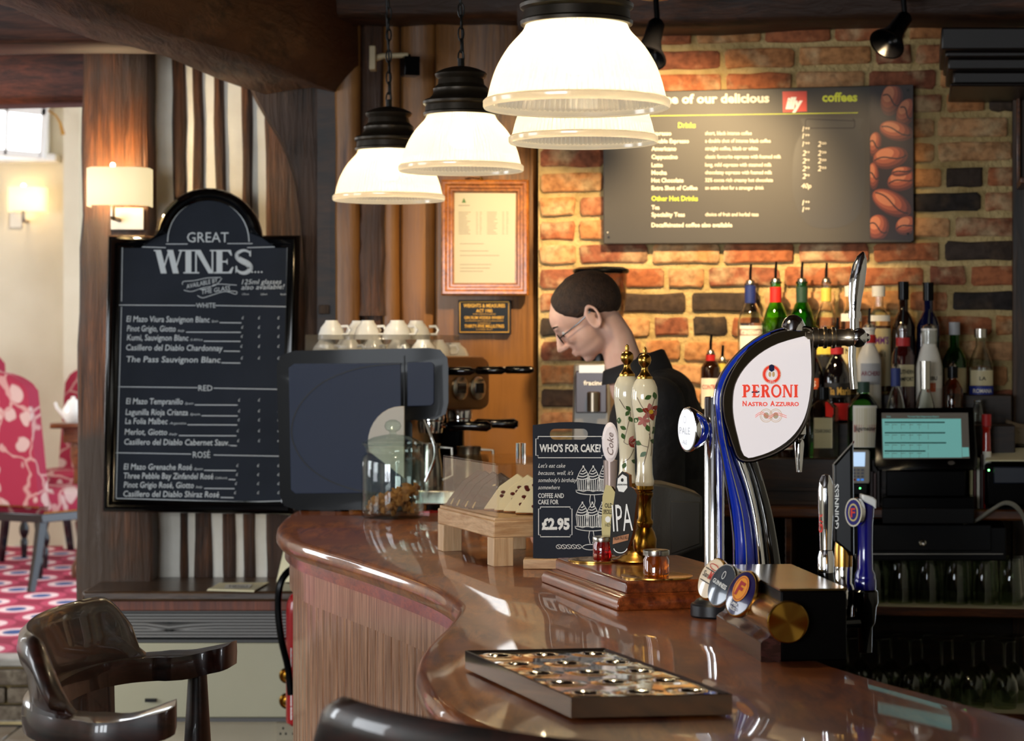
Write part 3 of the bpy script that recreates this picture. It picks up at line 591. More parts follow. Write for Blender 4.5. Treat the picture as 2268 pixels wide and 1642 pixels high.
for y in (1494, 1550):
    c = HC(638, y, .02); m = MB(); m.lathe(None, [(0, 0), (.024, 0), (.026, .01), (.020, .016), (.014, .014), (.012, .022), (0, .024)], 20, 0, Matrix.Translation(c) @ Matrix.Rotation(PI/2, 4, 'X')); m.build('pipe_valve', BRASSD, ht_)
m = MB(); WB(m, hx0+.03, hx1, 7.50, 7.64, 0, zb0); m.build('plinth', CREAM, ht_)
sk = thing('wall_socket', 'old cream double wall socket low down under the heater', 'socket', (HC(625, 0).x, 7.49, .16))
pls = FP(7.50); m = MB(); m.rect(pls, 612, 1600, 672, 1640, 0, .012); m.build('socket_plate', CREAM, sk, bevel=.003)
m = MB()
for x in (628, 656):
    for a, b in ((0, -8), (-6, 4), (6, 4)): m.rect(pls, x+a-2, 1620+b-2, x+a+2, 1620+b+3, .010, .0125)
m.build('pin_hole', BLK, sk)
# leaflets on the heater
lf = thing('menu_leaflet', 'thin stack of cream menu leaflets lying on the heater shelf', 'leaflet', onz(525, 1302, ZT+.02))
zt = ZT+.021
for k in range(3):
    q = [(486+k*2, 1292+k), (592+k*2, 1291+k), (562+k, 1312-k*.5), (458+k, 1309-k*.5)]; m = MB(); lo = [onz(x, y, zt) for x, y in q]
    m.loft([[v+Vector((0, 0, k*.0015)) for v in lo], [v+Vector((0, 0, k*.0015+.0013)) for v in lo]]); m.build('page', PAPERC, lf)
m = MB(); hq = lambda x, y, o=0: onz(x, y, zt+.0052)
m.flat(hq, [(500, 1295), (560, 1294), (552, 1303), (496, 1304)], 0, 0); m.text(hq, 'MENU', 508, 1302, 5.5, 40, 0, 1); m.build('lettering', [PAPER, BLKP], lf)
cdm = MB(); cdm.loft([[W(612, 1290, 7.50), W(648, 1290, 7.44), W(656, 1165, 7.56), W(640, 1165, 7.60)], [W(612, 1290, 7.49), W(648, 1290, 7.43), W(656, 1165, 7.55), W(640, 1165, 7.59)]])
cdm.build('cream_folder', PAPERC, label='pale cream folder leaning on the wall at the right end of the heater', cat='folder')
# fire extinguisher
fx = thing('fire_extinguisher', 'red fire extinguisher with black hose standing between heater and bar', 'fire extinguisher', (HC(668, 0).x+.02, 7.05, 0))
dE = 7.05
m = MB(); m.lpx(671, dE, [(0, 1606), (30, 1606), (37, 1600), (38, 1590), (38, 1360), (36, 1335), (28, 1318), (12, 1308), (0, 1306)], 32); m.build('cylinder', RED, fx)
pe = FP(dE-.0555)
m = MB()
cE = W(671, 770, dE)
def cylp(cx, R, d):
    c = W(cx, HY, d)
    def f(px, py, off=0):
        sx = (px-cx)/(F/d)/R; a = max(-1.45, min(1.45, sx)); return Vector((c.x+(R+off)*math.sin(a), c.y-(R+off)*math.cos(a), ZE-(py-HY)/(F/d)))
    return f
ce = cylp(671, .0537, dE)
for a, b in ((1432, 1500), (1504, 1530), (1532, 1560)): m.flat(ce, [(645, a), (645, b), (678, b), (678, a)], .0012, 0)
m.flat(ce, [(645, 1562), (645, 1590), (672, 1590), (672, 1562)], .0012, 0)
for y in (1440, 1452, 1462, 1476, 1490, 1568, 1576): m.text(ce, 'FIRE' if y < 1500 else 'CO2', 648, y+5, 6, 14, .002, 1, bold=.01)
m.build('label', [WHITE, REDP], fx)
m = MB(); m.lpx(671, dE, [(0, 1308), (12, 1308), (13, 1290), (9, 1285), (0, 1284)], 16); m.tube([W(676, 1288, dE), W(650, 1272, dE-.01)], .008); m.tube([W(676, 1280, dE), W(655, 1262, dE-.01)], .006); m.build('valve', BLK, fx)
m = MB(); m.tube(catmull([W(672, 1284, dE-.02), W(650, 1260, dE-.06), W(622, 1290, dE-.08), W(616, 1350, dE-.08), W(624, 1420, dE-.08), W(638, 1480, dE-.07), W(644, 1540, dE-.07)], 5), .011); m.build('hose', BLKP, fx)
m = MB(); m.box(HC(668, 1400, -.02)+Vector((0, 0, 0)), (.05, .13, .05)); m.box(HC(668, 1545, -.02), (.05, .13, .03)); m.build('bracket', BLK, fx)
# ================================================================ coffee machine and cups
MP = Pl((-.42, 6.38, 0), -10)                # near side panel of the machine
MU = MP.u; MN = -MP.n                        # MN points away from the camera, along the machine's width
MO = MP(628, 1100); zmb = MP(700, 1118).z; zmt = MP(700, 786).z
cm = thing('espresso_machine', 'black sided two-group espresso machine with brushed steel front on the bar', 'coffee machine', (MO+MU*.25+MN*.35)*1 - Vector((0, 0, (MO+MU*.25+MN*.35).z-ZB)), math.radians(-10))
def rr(x0, y0, x1, y1, r, n=5):
    P = []
    for cx, cy, a in ((x1-r, y0+r, -PI/2), (x1-r, y1-r, 0), (x0+r, y1-r, PI/2), (x0+r, y0+r, PI)):
        for k in range(n+1): t = a+PI/2*k/n; P.append((cx+r*math.cos(t), cy+r*math.sin(t)))
    return P
side = [(628+a, b) for a, b in ()]
sidep = rr(627, 790, 978, 1118, 28)
# outline with the step under the group head: (right part only reaches down to y 915)
O1 = [(655, 791), (950, 785), (968, 788), (977, 798), (979, 815), (979, 890), (975, 908), (962, 915), (905, 917), (899, 912), (899, 1105), (893, 1116), (660, 1116), (640, 1110), (634, 1095), (627, 830), (627, 812), (634, 798)]
m = MB(); big = [(x, y) for x, y in O1]
def body(poly, t0, t1, ch): 
    a = [MP(x, y, t0) for x, y in poly]; b = [MP(x, y, t1-ch) for x, y in poly]; i2 = inset_poly(poly, 0)
    cx, cy = 790, 950
    def sh(k): return [(x+(cx-x)*k*.5 if 0 else x, y) for x, y in poly]
    ins = inset_poly(poly, -8*1); ins2 = inset_poly(poly, -18)
    return [a, b, [MP(x, y, t1-ch*.3) for x, y in inset_poly(poly, -5)], [MP(x, y, t1) for x, y in inset_poly(poly, -14)]]
m.loft(body(O1, -.06, .0, .022)); m.build('side_panel', mat('machine_black', '07080b', .3, coat=.06, coatr=.06, spec=.1), cm, angle=50)
m = MB(); m.plate(MP, [(652, 806), (888, 804), (890, 1092), (655, 1094), (645, 1085), (640, 815)], -.001, .004); m.build('panel_face', PANELN, cm, bevel=.002)
m = MB(); m.plate(MP, [(903, 803), (955, 802), (962, 808), (962, 893), (955, 899), (903, 900)], -.001, .004); m.build('panel_face', PANELN, cm, bevel=.002)
m = MB(); m.ribbon(MP, [(896, 788), (896, 905)], 1.5, .005); m.ribbon(MP, catmull([(888, 806), (800, 815), (720, 845), (670, 890), (648, 940), (652, 985), (680, 1030), (730, 1065), (800, 1088), (880, 1094)], 5), 2.6, .0050); m.build('groove', BLK, cm)
m = MB(); m.plate(MP, [(897, 900)]+[(890-74*math.sin(a), 982-82*math.cos(a)) for a in [k*PI/2/8 for k in range(9)]]+[(818, 1000), (897, 1060)], -.0, .009); m.build('badge_panel', GREYP, cm, bevel=.002)
# steel body behind the side panel
def mb3(a0, a1, n0, n1, z0, z1, bev=0):      # box in the machine's own axes: along its depth a (m from MO), across n
    m = MB(); vs = [MO+MU*a+MN*n for n in (n0, n1) for a in (a0, a1)]
    r = [Vector((vs[i].x, vs[i].y, z)) for z in (z0, z1) for i in (0, 1, 3, 2)]
    m.loft([r[:4], r[4:]]); return m
k = F/6.38; wd_ = 352/k; zs = MP(0, 915).z
mb3(.02, wd_-.10, .06, .51, zmb, zmt-.01).build('rear_body', STEEL, cm, bevel=.01)
_fp = MO+MU*(wd_-.03)+MN*.05; PFA = Pl((_fp.x, _fp.y, 0), 62)
m = MB(); _q = rr(966, 789, 1086, 908, 20); m.loft([[PFA(x, y, -.10) for x, y in _q], [PFA(x, y, -.008) for x, y in _q], [PFA(x, y, -.002) for x, y in inset_poly(_q, -2 if 0 else 2)], [PFA(x, y, 0) for x, y in inset_poly(_q, 5)]]); m.build('front_fascia', mat('fascia_steel', '8c6c48', .35, .8), cm, angle=50)
mb3(.0, wd_-.03, .50, .54, zmb, zmt-.01).build('far_side_panel', BLKP, cm, bevel=.01)
mb3(.05, wd_+.04, .05, .56, zmb, zmb+.04).build('drip_tray', STEEL, cm, bevel=.004)
# dials and buttons on the fascia
FU = MN; Fo = MO+MU*(wd_-.004)
def FPt(n, z): return Vector((Fo.x+FU.x*n, Fo.y+FU.y*n, z))+MU*(-.03+(n-.05)*.30)
for i, (px, py) in enumerate(((1017, 860), (1056, 860))):
    m = MB(); _d = lambda r, o: [PFA(px+r*.65*math.cos(t), py+r*math.sin(t), o) for t in [2*PI*k/24 for k in range(24)]]; m.loft([_d(26, -.002), _d(26, .006), _d(22, .009)]); o = m.build('control_dial', STEEL, cm)
    m = MB(); m.rect(PFA, px-9, py-11, px+9, py+11, .006, .011); m.build('display', BLKG, o)
    continue
    n = (.22, .52)[i]; c = FPt(n, MP(0, 862).z-.002); Mx = Matrix.Translation(c) @ Matrix.Rotation(math.radians(-10), 4, 'Z') @ Matrix.Rotation(PI/2, 4, 'Y')
    m = MB(); m.lathe(None, [(0, 0), (.050, 0), (.05, .006), (.044, .009), (0, .009)], 28, 0, Mx); o = m.build('control_dial', STEEL, cm)
    m = MB()
    m.box(None, (.03, .05, .004), 0, 0, Matrix.Translation(c+MU*.0095) @ Matrix.Rotation(math.radians(-10), 4, 'Z') @ Matrix.Rotation(PI/2, 4, 'Y')); m.build('display', BLKG, o)
# steam levers and group heads with handles
for i, n in enumerate((.08, .27, .45)):
    c = FPt(n, MP(0, 821).z); m = MB(); m.tube([c-MU*.01, c+MU*.03], .008, 10); m.build('lever_stem', CHROME, cm)
    m = MB(); m.tube([c+MU*.025, c+MU*.03, c+MU*.10, c+MU*.112], [.009, .012, .012, .006], 12); m.build('steam_lever', BLKG, cm)
for i, n in enumerate((.15, .36)):
    c = Fo-MU*(.08-n*.2)+FU*n; z = MP(0, 925).z; m = MB(); m.lathe((c.x, c.y, 0), [(0, z+.03), (.038, z+.03), (.040, z+.02), (.040, z-.005), (.036, z-.01), (0, z-.01)], 24); m.build('group_head', CHROME, cm)
    m = MB(); m.lathe((c.x, c.y, 0), [(0, z-.008), (.037, z-.008), (.038, z-.018), (.034, z-.042), (0, z-.044)], 24); q = Vector((c.x, c.y, z-.022)); m.tube([q, q+MU*.05], .007); pf_ = m.build('portafilter', CHROME, cm)
    m = MB(); m.tube([q+MU*.045, q+MU*.055, q+MU*.11, q+MU*.165, q+MU*.178], [.009, .015, .013, .016, .008], 12); m.build('portafilter_handle', BLKG, pf_)
m = MB(); c = FPt(.04, zs+.01); m.tube(catmull([c-MU*.02, c+MU*.0-Vector((0, 0, .05)), c+MU*.02-Vector((0, 0, .12)), c-MU*.01-Vector((0, 0, .2))], 4), .005); m.build('steam_wand', CHROME, cm)
for a, n in ((.04, .0), (wd_-.12, .0), (.04, .46), (wd_-.12, .46)):
    c = MO+MU*a+MN*(n+.04); MB().lathe((c.x, c.y, 0), [(0, ZB), (.022, ZB), (.022, ZB+.025), (.017, ZB+.028), (.017, zmb+.01), (0, zmb+.01)], 16).build('foot', BLKP, cm)
# cup rail of smoked acrylic
zr0 = zmt-.012; zr1 = MP(0, 742).z
m = MB()
def rl(a, n, z): v = MO+MU*a+MN*n; return Vector((v.x, v.y, z))
pth = [(.055, .50), (.055, .03), (.30, .03), (.36, .08), (.40, .16), (.41, .50)]
m.loft([[rl(a, n, zr0), rl(a, n, zr1 if i < 4 else zr1)] for i, (a, n) in enumerate(pth)], cap=False, closed=False)
o = m.build('cup_rail', SMOKE, cm, angle=20); o.modifiers.new('s', 'SOLIDIFY').thickness = .003
def cup(c, r=.042, h=.055, label='', tilt=0, ang=0, mt=CERAM, up=False):
    t = thing('coffee_cup', label, 'cup', c, ang, 'upturned cups on the espresso machine')
    pr = [(0, h), (r*.45, h), (r*.5, h-.006), (r*.8, h*.62), (r*.97, h*.25), (r, 0), (r-.003, 0), (r*.93, h*.25), (r*.76, h*.6), (r*.4, h-.008), (0, h-.008)]
    m = MB(); M_ = Matrix.Translation(Vector(c)) @ Matrix.Rotation(tilt, 4, 'X'); m.lathe(None, pr, 24, 0, M_); m.build('cup_body', mt, t)
    ax = Vector((math.cos(ang), math.sin(ang), 0)); b = Vector(c); m = MB()
    m.tube([M_ @ (ax*q[0]+Vector((0, 0, q[1]))) for q in ((r*.86, h*.68), (r+.014, h*.70), (r+.022, h*.5), (r+.016, h*.28), (r*.96, h*.26))], .0042, 8); m.build('handle', mt, t); return t
zc = zmt-.012; G = []
names = ['front row, leftmost', 'front row, second from left', 'front row, third from left', 'front row, fourth from left', 'front row, fifth from left']
for i in range(5): cup(MO+MU*(.10+.072*i)+MN*.085+Vector((0, 0, zc-MO.z)), label='upturned white coffee cup behind the smoked rail, bottom layer %s' % names[i], ang=-.6-.2*i)
for i in range(4): cup(MO+MU*(.135+.078*i)+MN*.185+Vector((0, 0, zc-MO.z)), label='upturned white coffee cup in the second bottom row, %s' % ('leftmost', 'second', 'third', 'rightmost')[i], ang=.3*i)
for i, (a, n) in enumerate(((.115, .10), (.215, .125), (.305, .115))): cup(MO+MU*a+MN*n+Vector((0, 0, zc+.0555-MO.z)), label='upturned white coffee cup on the top layer, %s' % ('at the far left', 'in the middle', 'largest with handle at right')[i], ang=-.5, r=.044 if i == 2 else .04)
for i, (a, n) in enumerate(((.17, .20), (.345, .19), (.395, .24))): cup(MO+MU*a+MN*n+Vector((0, 0, zc+.0555-MO.z if i < 2 else zc-MO.z)), label='upturned white coffee cup %s' % ('behind the two left top cups', 'on the top layer at the right end, handle up right', 'beside the rail at the right end of the rows')[i], ang=.2, r=.042)
cup(MO+MU*.405+MN*.42+Vector((0, 0, zc-MO.z)), r=.05, h=.047, label='single upturned white cup standing apart right of the smoked rail', ang=-1.9)
# milk jugs, saucers, plates
def jug(c, r, h, label, mt=STEEL):
    t = thing('milk_jug', label, 'jug', c, 0); m = MB(); m.lathe(c, [(0, 0), (r, 0), (r*1.03, h*.1), (r*.95, h*.5), (r*.78, h*.85), (r*.85, h), (r*.8, h), (r*.72, h*.85), (r*.9, h*.4), (0, .004)], 24); m.build('jug_body', mt, t)
    m = MB(); c = Vector(c); m.tube([c+Vector((r*.8, -.01, h*.92)), c+Vector((r*1.6, -.01, h*.9)), c+Vector((r*1.65, -.01, h*.3)), c+Vector((r*.98, -.01, h*.2))], .005, 6); m.build('handle', mt, t)
q = Fo+MN*.15+MU*.0; jug((q.x-.055, q.y, zmb+.04), .042, .13, 'tall polished steel milk jug under the near group head')
q = Fo+MN*.42+MU*.03; jug((q.x-.02, q.y, zmb+.04), .045, .11, 'shorter dull steel milk jug under the far group head', BRUSH)
def plate_(c, r, label, name='saucer', cat='saucer', mt=CERAM):
    m = MB(); m.lathe(c, [(0, .0), (r*.5, .0), (r*.55, .004), (r, .014), (r, .017), (r*.55, .008), (0, .006)], 32); m.build(name, mt, label=label, cat=cat)
plate_(onz(1035, 1150, ZB), .055, 'white saucer on the bar under the wooden cake stand'); plate_(onz(1168, 1164, ZB), .07, 'white plate on the bar behind the cake sign', 'plate', 'plate')
m = MB(); c = onz(952, 1135, ZB); m.loft([[c+Vector((a, b, z)) for a, b in ((-.03, -.01), (.0, -.03), (.03, .0), (.0, .02))] for z in (0, .004)]); m.build('red_packet', RED, label='small red sachet on the bar beside the biscuit jar', cat='sachet')
# ================================================================ biscuit jar
jd = 6.17
JC = W(870, 770, jd); kj = F/jd
jt = thing('biscuit_jar', 'clear glass lidded jar holding broken biscuit pieces on the bar', 'jar', (JC.x, JC.y, ZB))
def Zj(y): return ZE-(y-HY)/kj
z0 = ZB; R = 70/kj
m = MB(); m.lathe((JC.x, JC.y, z0), [(0, 0), (R*.9, 0), (R*.97, .006), (R, .02), (R, .150), (R*.97, .165), (R*.86, .178), (R*.86, .190), (R*.91, .196), (R*.86, .196), (R*.81, .188), (R*.81, .176), (R*.93, .162), (R*.95, .148), (R*.95, .022), (R*.9, .012), (0, .012)], 48); m.build('jar_body', thin('jar_glass', 'fafffc', 1.5), jt)
m = MB(); m.lathe((JC.x, JC.y, z0+.198), [(0, .004), (R*.8, .002), (R*.97, .0), (R*.98, .006), (R*.85, .012), (R*.6, .022), (R*.3, .028), (R*.12, .030), (R*.10, .036), (R*.22, .042), (R*.27, .052), (R*.22, .063), (R*.1, .069), (0, .07)], 48); m.build('jar_lid', thin('jar_lid_glass', 'f2faf6', 1.6), jt)
BIS = mat('biscuit', '8a5220', .8, noise=(40, 'b8793a'), bump=(120, .6)); bsrc = []
for v in range(4):
    me = bmesh.new(); bmesh.ops.create_icosphere(me, subdivisions=1, radius=1)
    for q in me.verts: q.co = Vector((q.co.x*1.2, q.co.y*.9, q.co.z*.55))*(1+random.uniform(-.3, .3))
    dm = bpy.data.meshes.new('biscuit_piece'); me.to_mesh(dm); me.free(); dm.materials.append(BIS); bsrc.append(dm)
for i in range(120):
    a = random.uniform(0, 2*PI); r = R*.80*math.sqrt(random.random()); lay = i/120; hgt = .018+.062*lay*(1.0+.35*math.cos(a)-.3*r/R)
    sz = random.uniform(.008, .014) if i > 40 else random.uniform(.005, .010)
    o = bpy.data.objects.new('biscuit_piece', random.choice(bsrc)); C.objects.link(o); o.location = (JC.x+r*math.cos(a), JC.y+r*math.sin(a), z0+hgt); o.rotation_euler = (random.uniform(0, 6), random.uniform(0, 6), random.uniform(0, 6)); o.scale = (sz,)*3
    tag(o, 'piece of broken golden biscuit in the glass jar', 'biscuit', 'broken biscuits in the jar')
# ================================================================ cake stand
A = onz(1110, 1253, ZB); B = onz(982, 1215, ZB); e1 = (B-A); e1.z = 0; e1.normalize(); e2 = Vector((-e1.y, e1.x, 0)); e2 = e2 if e2.x > 0 else -e2
sw, sl = .20, .42; rzc = math.atan2(e2.y, e2.x); O0 = A-e1*.025-e2*.025
ctr = O0+e1*sl/2+e2*sw/2
cs = thing('cake_stand', 'pale beech cake stand with clear acrylic cover on the bar', 'cake stand', ctr, rzc)
def sbox(m, a0, a1, b0, b1, z0, z1): 
    v = [O0+e1*a+e2*b for a, b in ((a0, b0), (a0, b1), (a1, b1), (a1, b0))]; return m.loft([[Vector((p.x, p.y, z)) for p in v] for z in (z0, z1)])
ZS = 1.158
sbox(MB(), 0, sl, 0, sw, ZS-.042, ZS-.006).build('frame', BEECH, cs, bevel=.003); sbox(MB(), .004, sl-.004, .004, sw-.004, ZS-.006, ZS).build('top_board', BEECH, cs, bevel=.001)
for a in (0, sl-.045):
    for b in (0, sw-.045): sbox(MB(), a, a+.045, b, b+.045, ZB, ZS-.042).build('leg', BEECHV, cs, bevel=.002)
m = MB(); th = .004; H = .112
sbox(m, .01, sl-.01, .01, .01+th, ZS, ZS+H); sbox(m, .01, sl-.01, sw-.01-th, sw-.01, ZS, ZS+H); sbox(m, .01, .01+th, .014, sw-.014, ZS, ZS+H); sbox(m, sl-.01-th, sl-.01, .014, sw-.014, ZS, ZS+H); sbox(m, .01, sl-.01, .01, sw-.01, ZS+H, ZS+H+th)
cv = m.build('acrylic_cover', thin('acrylic_cover', 'fbf8f0', 1.35), cs, bevel=.001, seg=1)
kc = O0+e1*(sl*.45)+e2*(sw*.62); m = MB(); m.lathe((kc.x, kc.y, ZS+H+th), [(0, 0), (.011, 0), (.011, .034), (.0, .036)], 20); m.build('knob', GLASS, cv)
# slices of cake
CHOC = mat('chocolate_cake', '2a140a', .35, noise=(30, '4a2614'), bump=(90, .6)); ICE = mat('cream_icing', 'f2e9cf', .45, bump=(20, .3)); SPONGE = mat('fruit_sponge', '7a3d1c', .8, noise=(60, 'b0703a'), bump=(100, .8)); CRAN = mat('cranberry', '5a0d12', .4); WCH = mat('white_chocolate', 'e6d3a0', .4)
def slice_(a, b, ang, kind, label):
    c = O0+e1*a+e2*b; t = thing('cake_slice', label, 'cake', (c.x, c.y, ZS), rzc+ang, 'slices of cake under the cover')
    u = Vector((math.cos(rzc+ang), math.sin(rzc+ang), 0)); v = Vector((-u.y, u.x, 0)); lean = .5
    P = lambda x, y, z: Vector((c.x, c.y, ZS+.001))+u*x+v*y+Vector((0, 0, z))
    tri = [(-.075, 0), (.075, 0), (.045, .05), (.0, .078), (-.04, .05)]
    m = MB(); m.loft([[P(x, y*.55-.02+z*.2, z) for x, z in tri] for y in (0, .032)]); m.build('sponge', SPONGE if kind else CHOC, t, bevel=.002)
    m = MB(); m.loft([[P(x*.97, y-.02+z*.2-.001, z+.004) for x, z in tri[0:1]+[(tri[1][0], tri[1][1])]+tri[2:]] for y in (-.009, .0)]); m.build('icing', ICE if kind else CHOC, t, bevel=.002)
    m = MB()
    for k in range(16 if kind else 0):
        z = random.uniform(.012, .062); x = random.uniform(-.8, .8)*(.07-z*.75); m.sph(P(x, -.031+z*.2, z+.002), (.0055, .004, .004), seg=6, rings=4)
    if kind: m.build('cranberries', CRAN, t, kind='stuff')
    else:
        for k in range(4): m.tube(catmull([P(-.06+.03*k, -.032, .003), P(-.04+.03*k, -.026+.01, .04-.003*k), P(-.01+.018*k, -.02, .055-.01*k)], 4), .002, 5)
        m.build('chocolate_drizzle', WCH, t)
for i, (a, b, kd) in enumerate(((.385, .09, 0), (.34, .09, 0), (.295, .095, 0), (.25, .10, 0), (.195, .12, 1), (.155, .13, 1), (.115, .14, 1), (.065, .15, 1))):
    slice_(a, b, -.55+.05*(i % 3), kd, ('dark chocolate cake slice with pale drizzle, %s in the row' if not kd else 'white iced cake slice dotted with cranberries, %s in the row') % ('farthest', 'second from the back', 'third from the back', 'last of the chocolate ones', 'first of the white ones', 'second of the white ones', 'third of the white ones', 'nearest')[i])
# ================================================================ cake sign
CS = Pl((.12, 4.745, 0), -3)
sg = thing('cake_sign', 'small black hand-lettered board asking who is for cake, in a wooden slot', 'sign', CS(1262, 1250)*1-Vector((0, 0, CS(1262, 1250).z-ZB)), math.radians(-4))
op = [(1181, 1236), (1180, 942)]+[(1180+168*k/8, 942-7*math.sin(PI*k/8)+ (0 if k < 8 else 0)) for k in range(1, 8)]+[(1348, 941), (1348, 1241)]
hp = rr(1218, 950, 1302, 974, 11)
bm_m = bmesh.new()
def annulus(pl, outer, hole, t0, t1):
    bmx = bmesh.new(); ro = [bmx.verts.new(pl(x, y, t1)) for x, y in outer]; rh = [bmx.verts.new(pl(x, y, t1)) for x, y in hole]
    E = [bmx.edges.new((r[i], r[(i+1) % len(r)])) for r in (ro, rh) for i in range(len(r))]
    bmesh.ops.triangle_fill(bmx, edges=E, use_beauty=True); bmx.normal_update()
    r = bmesh.ops.extrude_face_region(bmx, geom=bmx.faces[:]); bmesh.ops.translate(bmx, verts=[v for v in r['geom'] if isinstance(v, bmesh.types.BMVert)], vec=pl.n*(t0-t1))
    bmx.verts.index_update(); m = MB(); m.add([v.co.copy() for v in bmx.verts], [tuple(v.index for v in f.verts) for f in bmx.faces]); bmx.free(); return m
annulus(CS, op, hp, 0, .004).build('board', SLATE2, sg, angle=30)
m = MB(); m.rect(CS, 1160, 1240, 1352, 1262, -.03, .022); wb_ = m; v0 = [v.copy() for v in m.v]; zmn = min(v.z for v in m.v)
m.v = [Vector((v.x, v.y, v.z+(ZB+.0005-zmn))) for v in m.v]; m.build('wooden_slot_base', BEECH, sg, bevel=.002)
T = MB(); o = .0046
def box2(x0, y0, x1, y1, w, nt=5):
    P = [(x0+nt, y0), (x1-nt, y0), (x1-nt, y0+nt), (x1, y0+nt), (x1, y1-nt), (x1-nt, y1-nt), (x1-nt, y1), (x0+nt, y1), (x0+nt, y1-nt), (x0, y1-nt), (x0, y0+nt), (x0+nt, y0+nt), (x0+nt, y0)]
    T.ribbon(CS, P, w, o)
box2(1187, 967, 1338, 1014, 1.6)
T.text(CS, "WHO'S FOR CAKE?", 1195, 1001, 17, 136, o, bold=.03)
for y, st, w in ((1036, "Let's eat cake", 60), (1052, "because, well, it's", 78), (1068, "somebody's birthday", 86), (1084, 'somewhere', 48)): T.text(CS, st, 1192, y, 9.5, w, o, shear=.35, bold=-.003)
T.text(CS, 'COFFEE AND', 1192, 1103, 10.5, 57, o, bold=.012); T.text(CS, 'CAKE FOR', 1192, 1117, 10.5, 45, o, bold=.012)
box2(1193, 1123, 1267, 1189, 1.6, 4); T.text(CS, '£2.95', 1200, 1172, 24, 62, o, bold=.05)
for (cx, yy) in ((1312, 1086), (1310, 1166)):
    for dx in (-20, 2, 24):
        if dx == 24: w2 = 12
        x = cx+dx; sc = 1.0 if dx < 20 else .7
        T.ribbon(CS, [(x-14*sc, yy-25), (x-11*sc, yy), (x, yy+3), (x+11*sc, yy), (x+14*sc, yy-25)], 1.3, o)
        for k in range(-2, 3): T.ribbon(CS, [(x+k*5*sc, yy-24), (x+k*4*sc, yy+1)], 1.6, o)
        for k in range(4):
            w = 14-3.6*k; T.ribbon(CS, catmull([(x-w*sc, yy-26-k*5.5), (x, yy-24-k*6), (x+w*sc, yy-29-k*5.5)], 3), 2.0, o)
        T.ribbon(CS, catmull([(x-14*sc, yy-26), (x-8*sc, yy-40), (x, yy-52)], 3), 1.3, o); T.ribbon(CS, catmull([(x+14*sc, yy-26), (x+8*sc, yy-40), (x, yy-52)], 3), 1.3, o); T.ell(CS, x, yy-53, 2, 2, o, n=8)
    T.ring2(CS, cx, yy+2, 36, 8, 1.5, o, n=24, a0=0, a1=PI); T.ribbon(CS, [(cx-37, yy), (cx+33, yy+2)], 1.2, o)
    T.ribbon(CS, [(cx-4, yy+10), (cx-6, yy+24), (cx-3, yy+38)], 1.4, o); T.ribbon(CS, [(cx+4, yy+10), (cx+6, yy+24), (cx+3, yy+38)], 1.4, o)
T.ring2(CS, 1308, 1212, 18, 6, 1.4, o)
for k in range(5): T.ring2(CS, 1238+k*11, 1211, 6, 4.5, 1.1, o, n=14); T.ribbon(CS, [(1234+k*11, 1207), (1238+k*11, 1211), (1242+k*11, 1215)], 1, o)
T.build('lettering', WHITE, sg)
# ================================================================ hand pump plinth and two ceramic pump handles
Lc = onz(1200, 1290, ZB); Fc = onz(1368, 1354, ZB); g1 = (Lc-Fc); pl_len = g1.length; g1.normalize(); g2 = Vector((-g1.y, g1.x, 0)); g2 = g2 if g2.x > 0 else -g2
PWd = .30; rzp = math.atan2(g2.y, g2.x)
pp = thing('pump_plinth', 'two-tier carved mahogany plinth carrying the brass hand pumps', 'plinth', Fc+g1*pl_len/2+g2*PWd/2, rzp)
def pr_(d, z): 
    v = [Fc+g1*a+g2*b for a, b in ((d, d), (d, PWd-d), (pl_len-d, PWd-d), (pl_len-d, d))]; return [Vector((p.x, p.y, z)) for p in v]
m = MB(); m.loft([pr_(0, ZB), pr_(-.001, ZB+.012), pr_(.003, ZB+.02), pr_(.010, ZB+.024), pr_(.016, ZB+.026), pr_(.018, ZB+.028)]); m.build('lower_tier', PUMPW, pp, bevel=.002)
m = MB(); m.loft([pr_(.022, ZB+.0275), pr_(.022, ZB+.046), pr_(.026, ZB+.050)]); m.build('upper_tier', PUMPW, pp, bevel=.002)
ZP = ZB+.0505
def disc(px, py, r, label):
    c = onz(px, py, ZP); MB().lathe(c, [(0, 0), (r, 0), (r, .0025), (r-.002, .003), (0, .003)], 36).build('brass_plate', BRASS, pp); return c
c1 = disc(1455, 1278, .065, ''); c2 = disc(1320, 1242, .055, '')
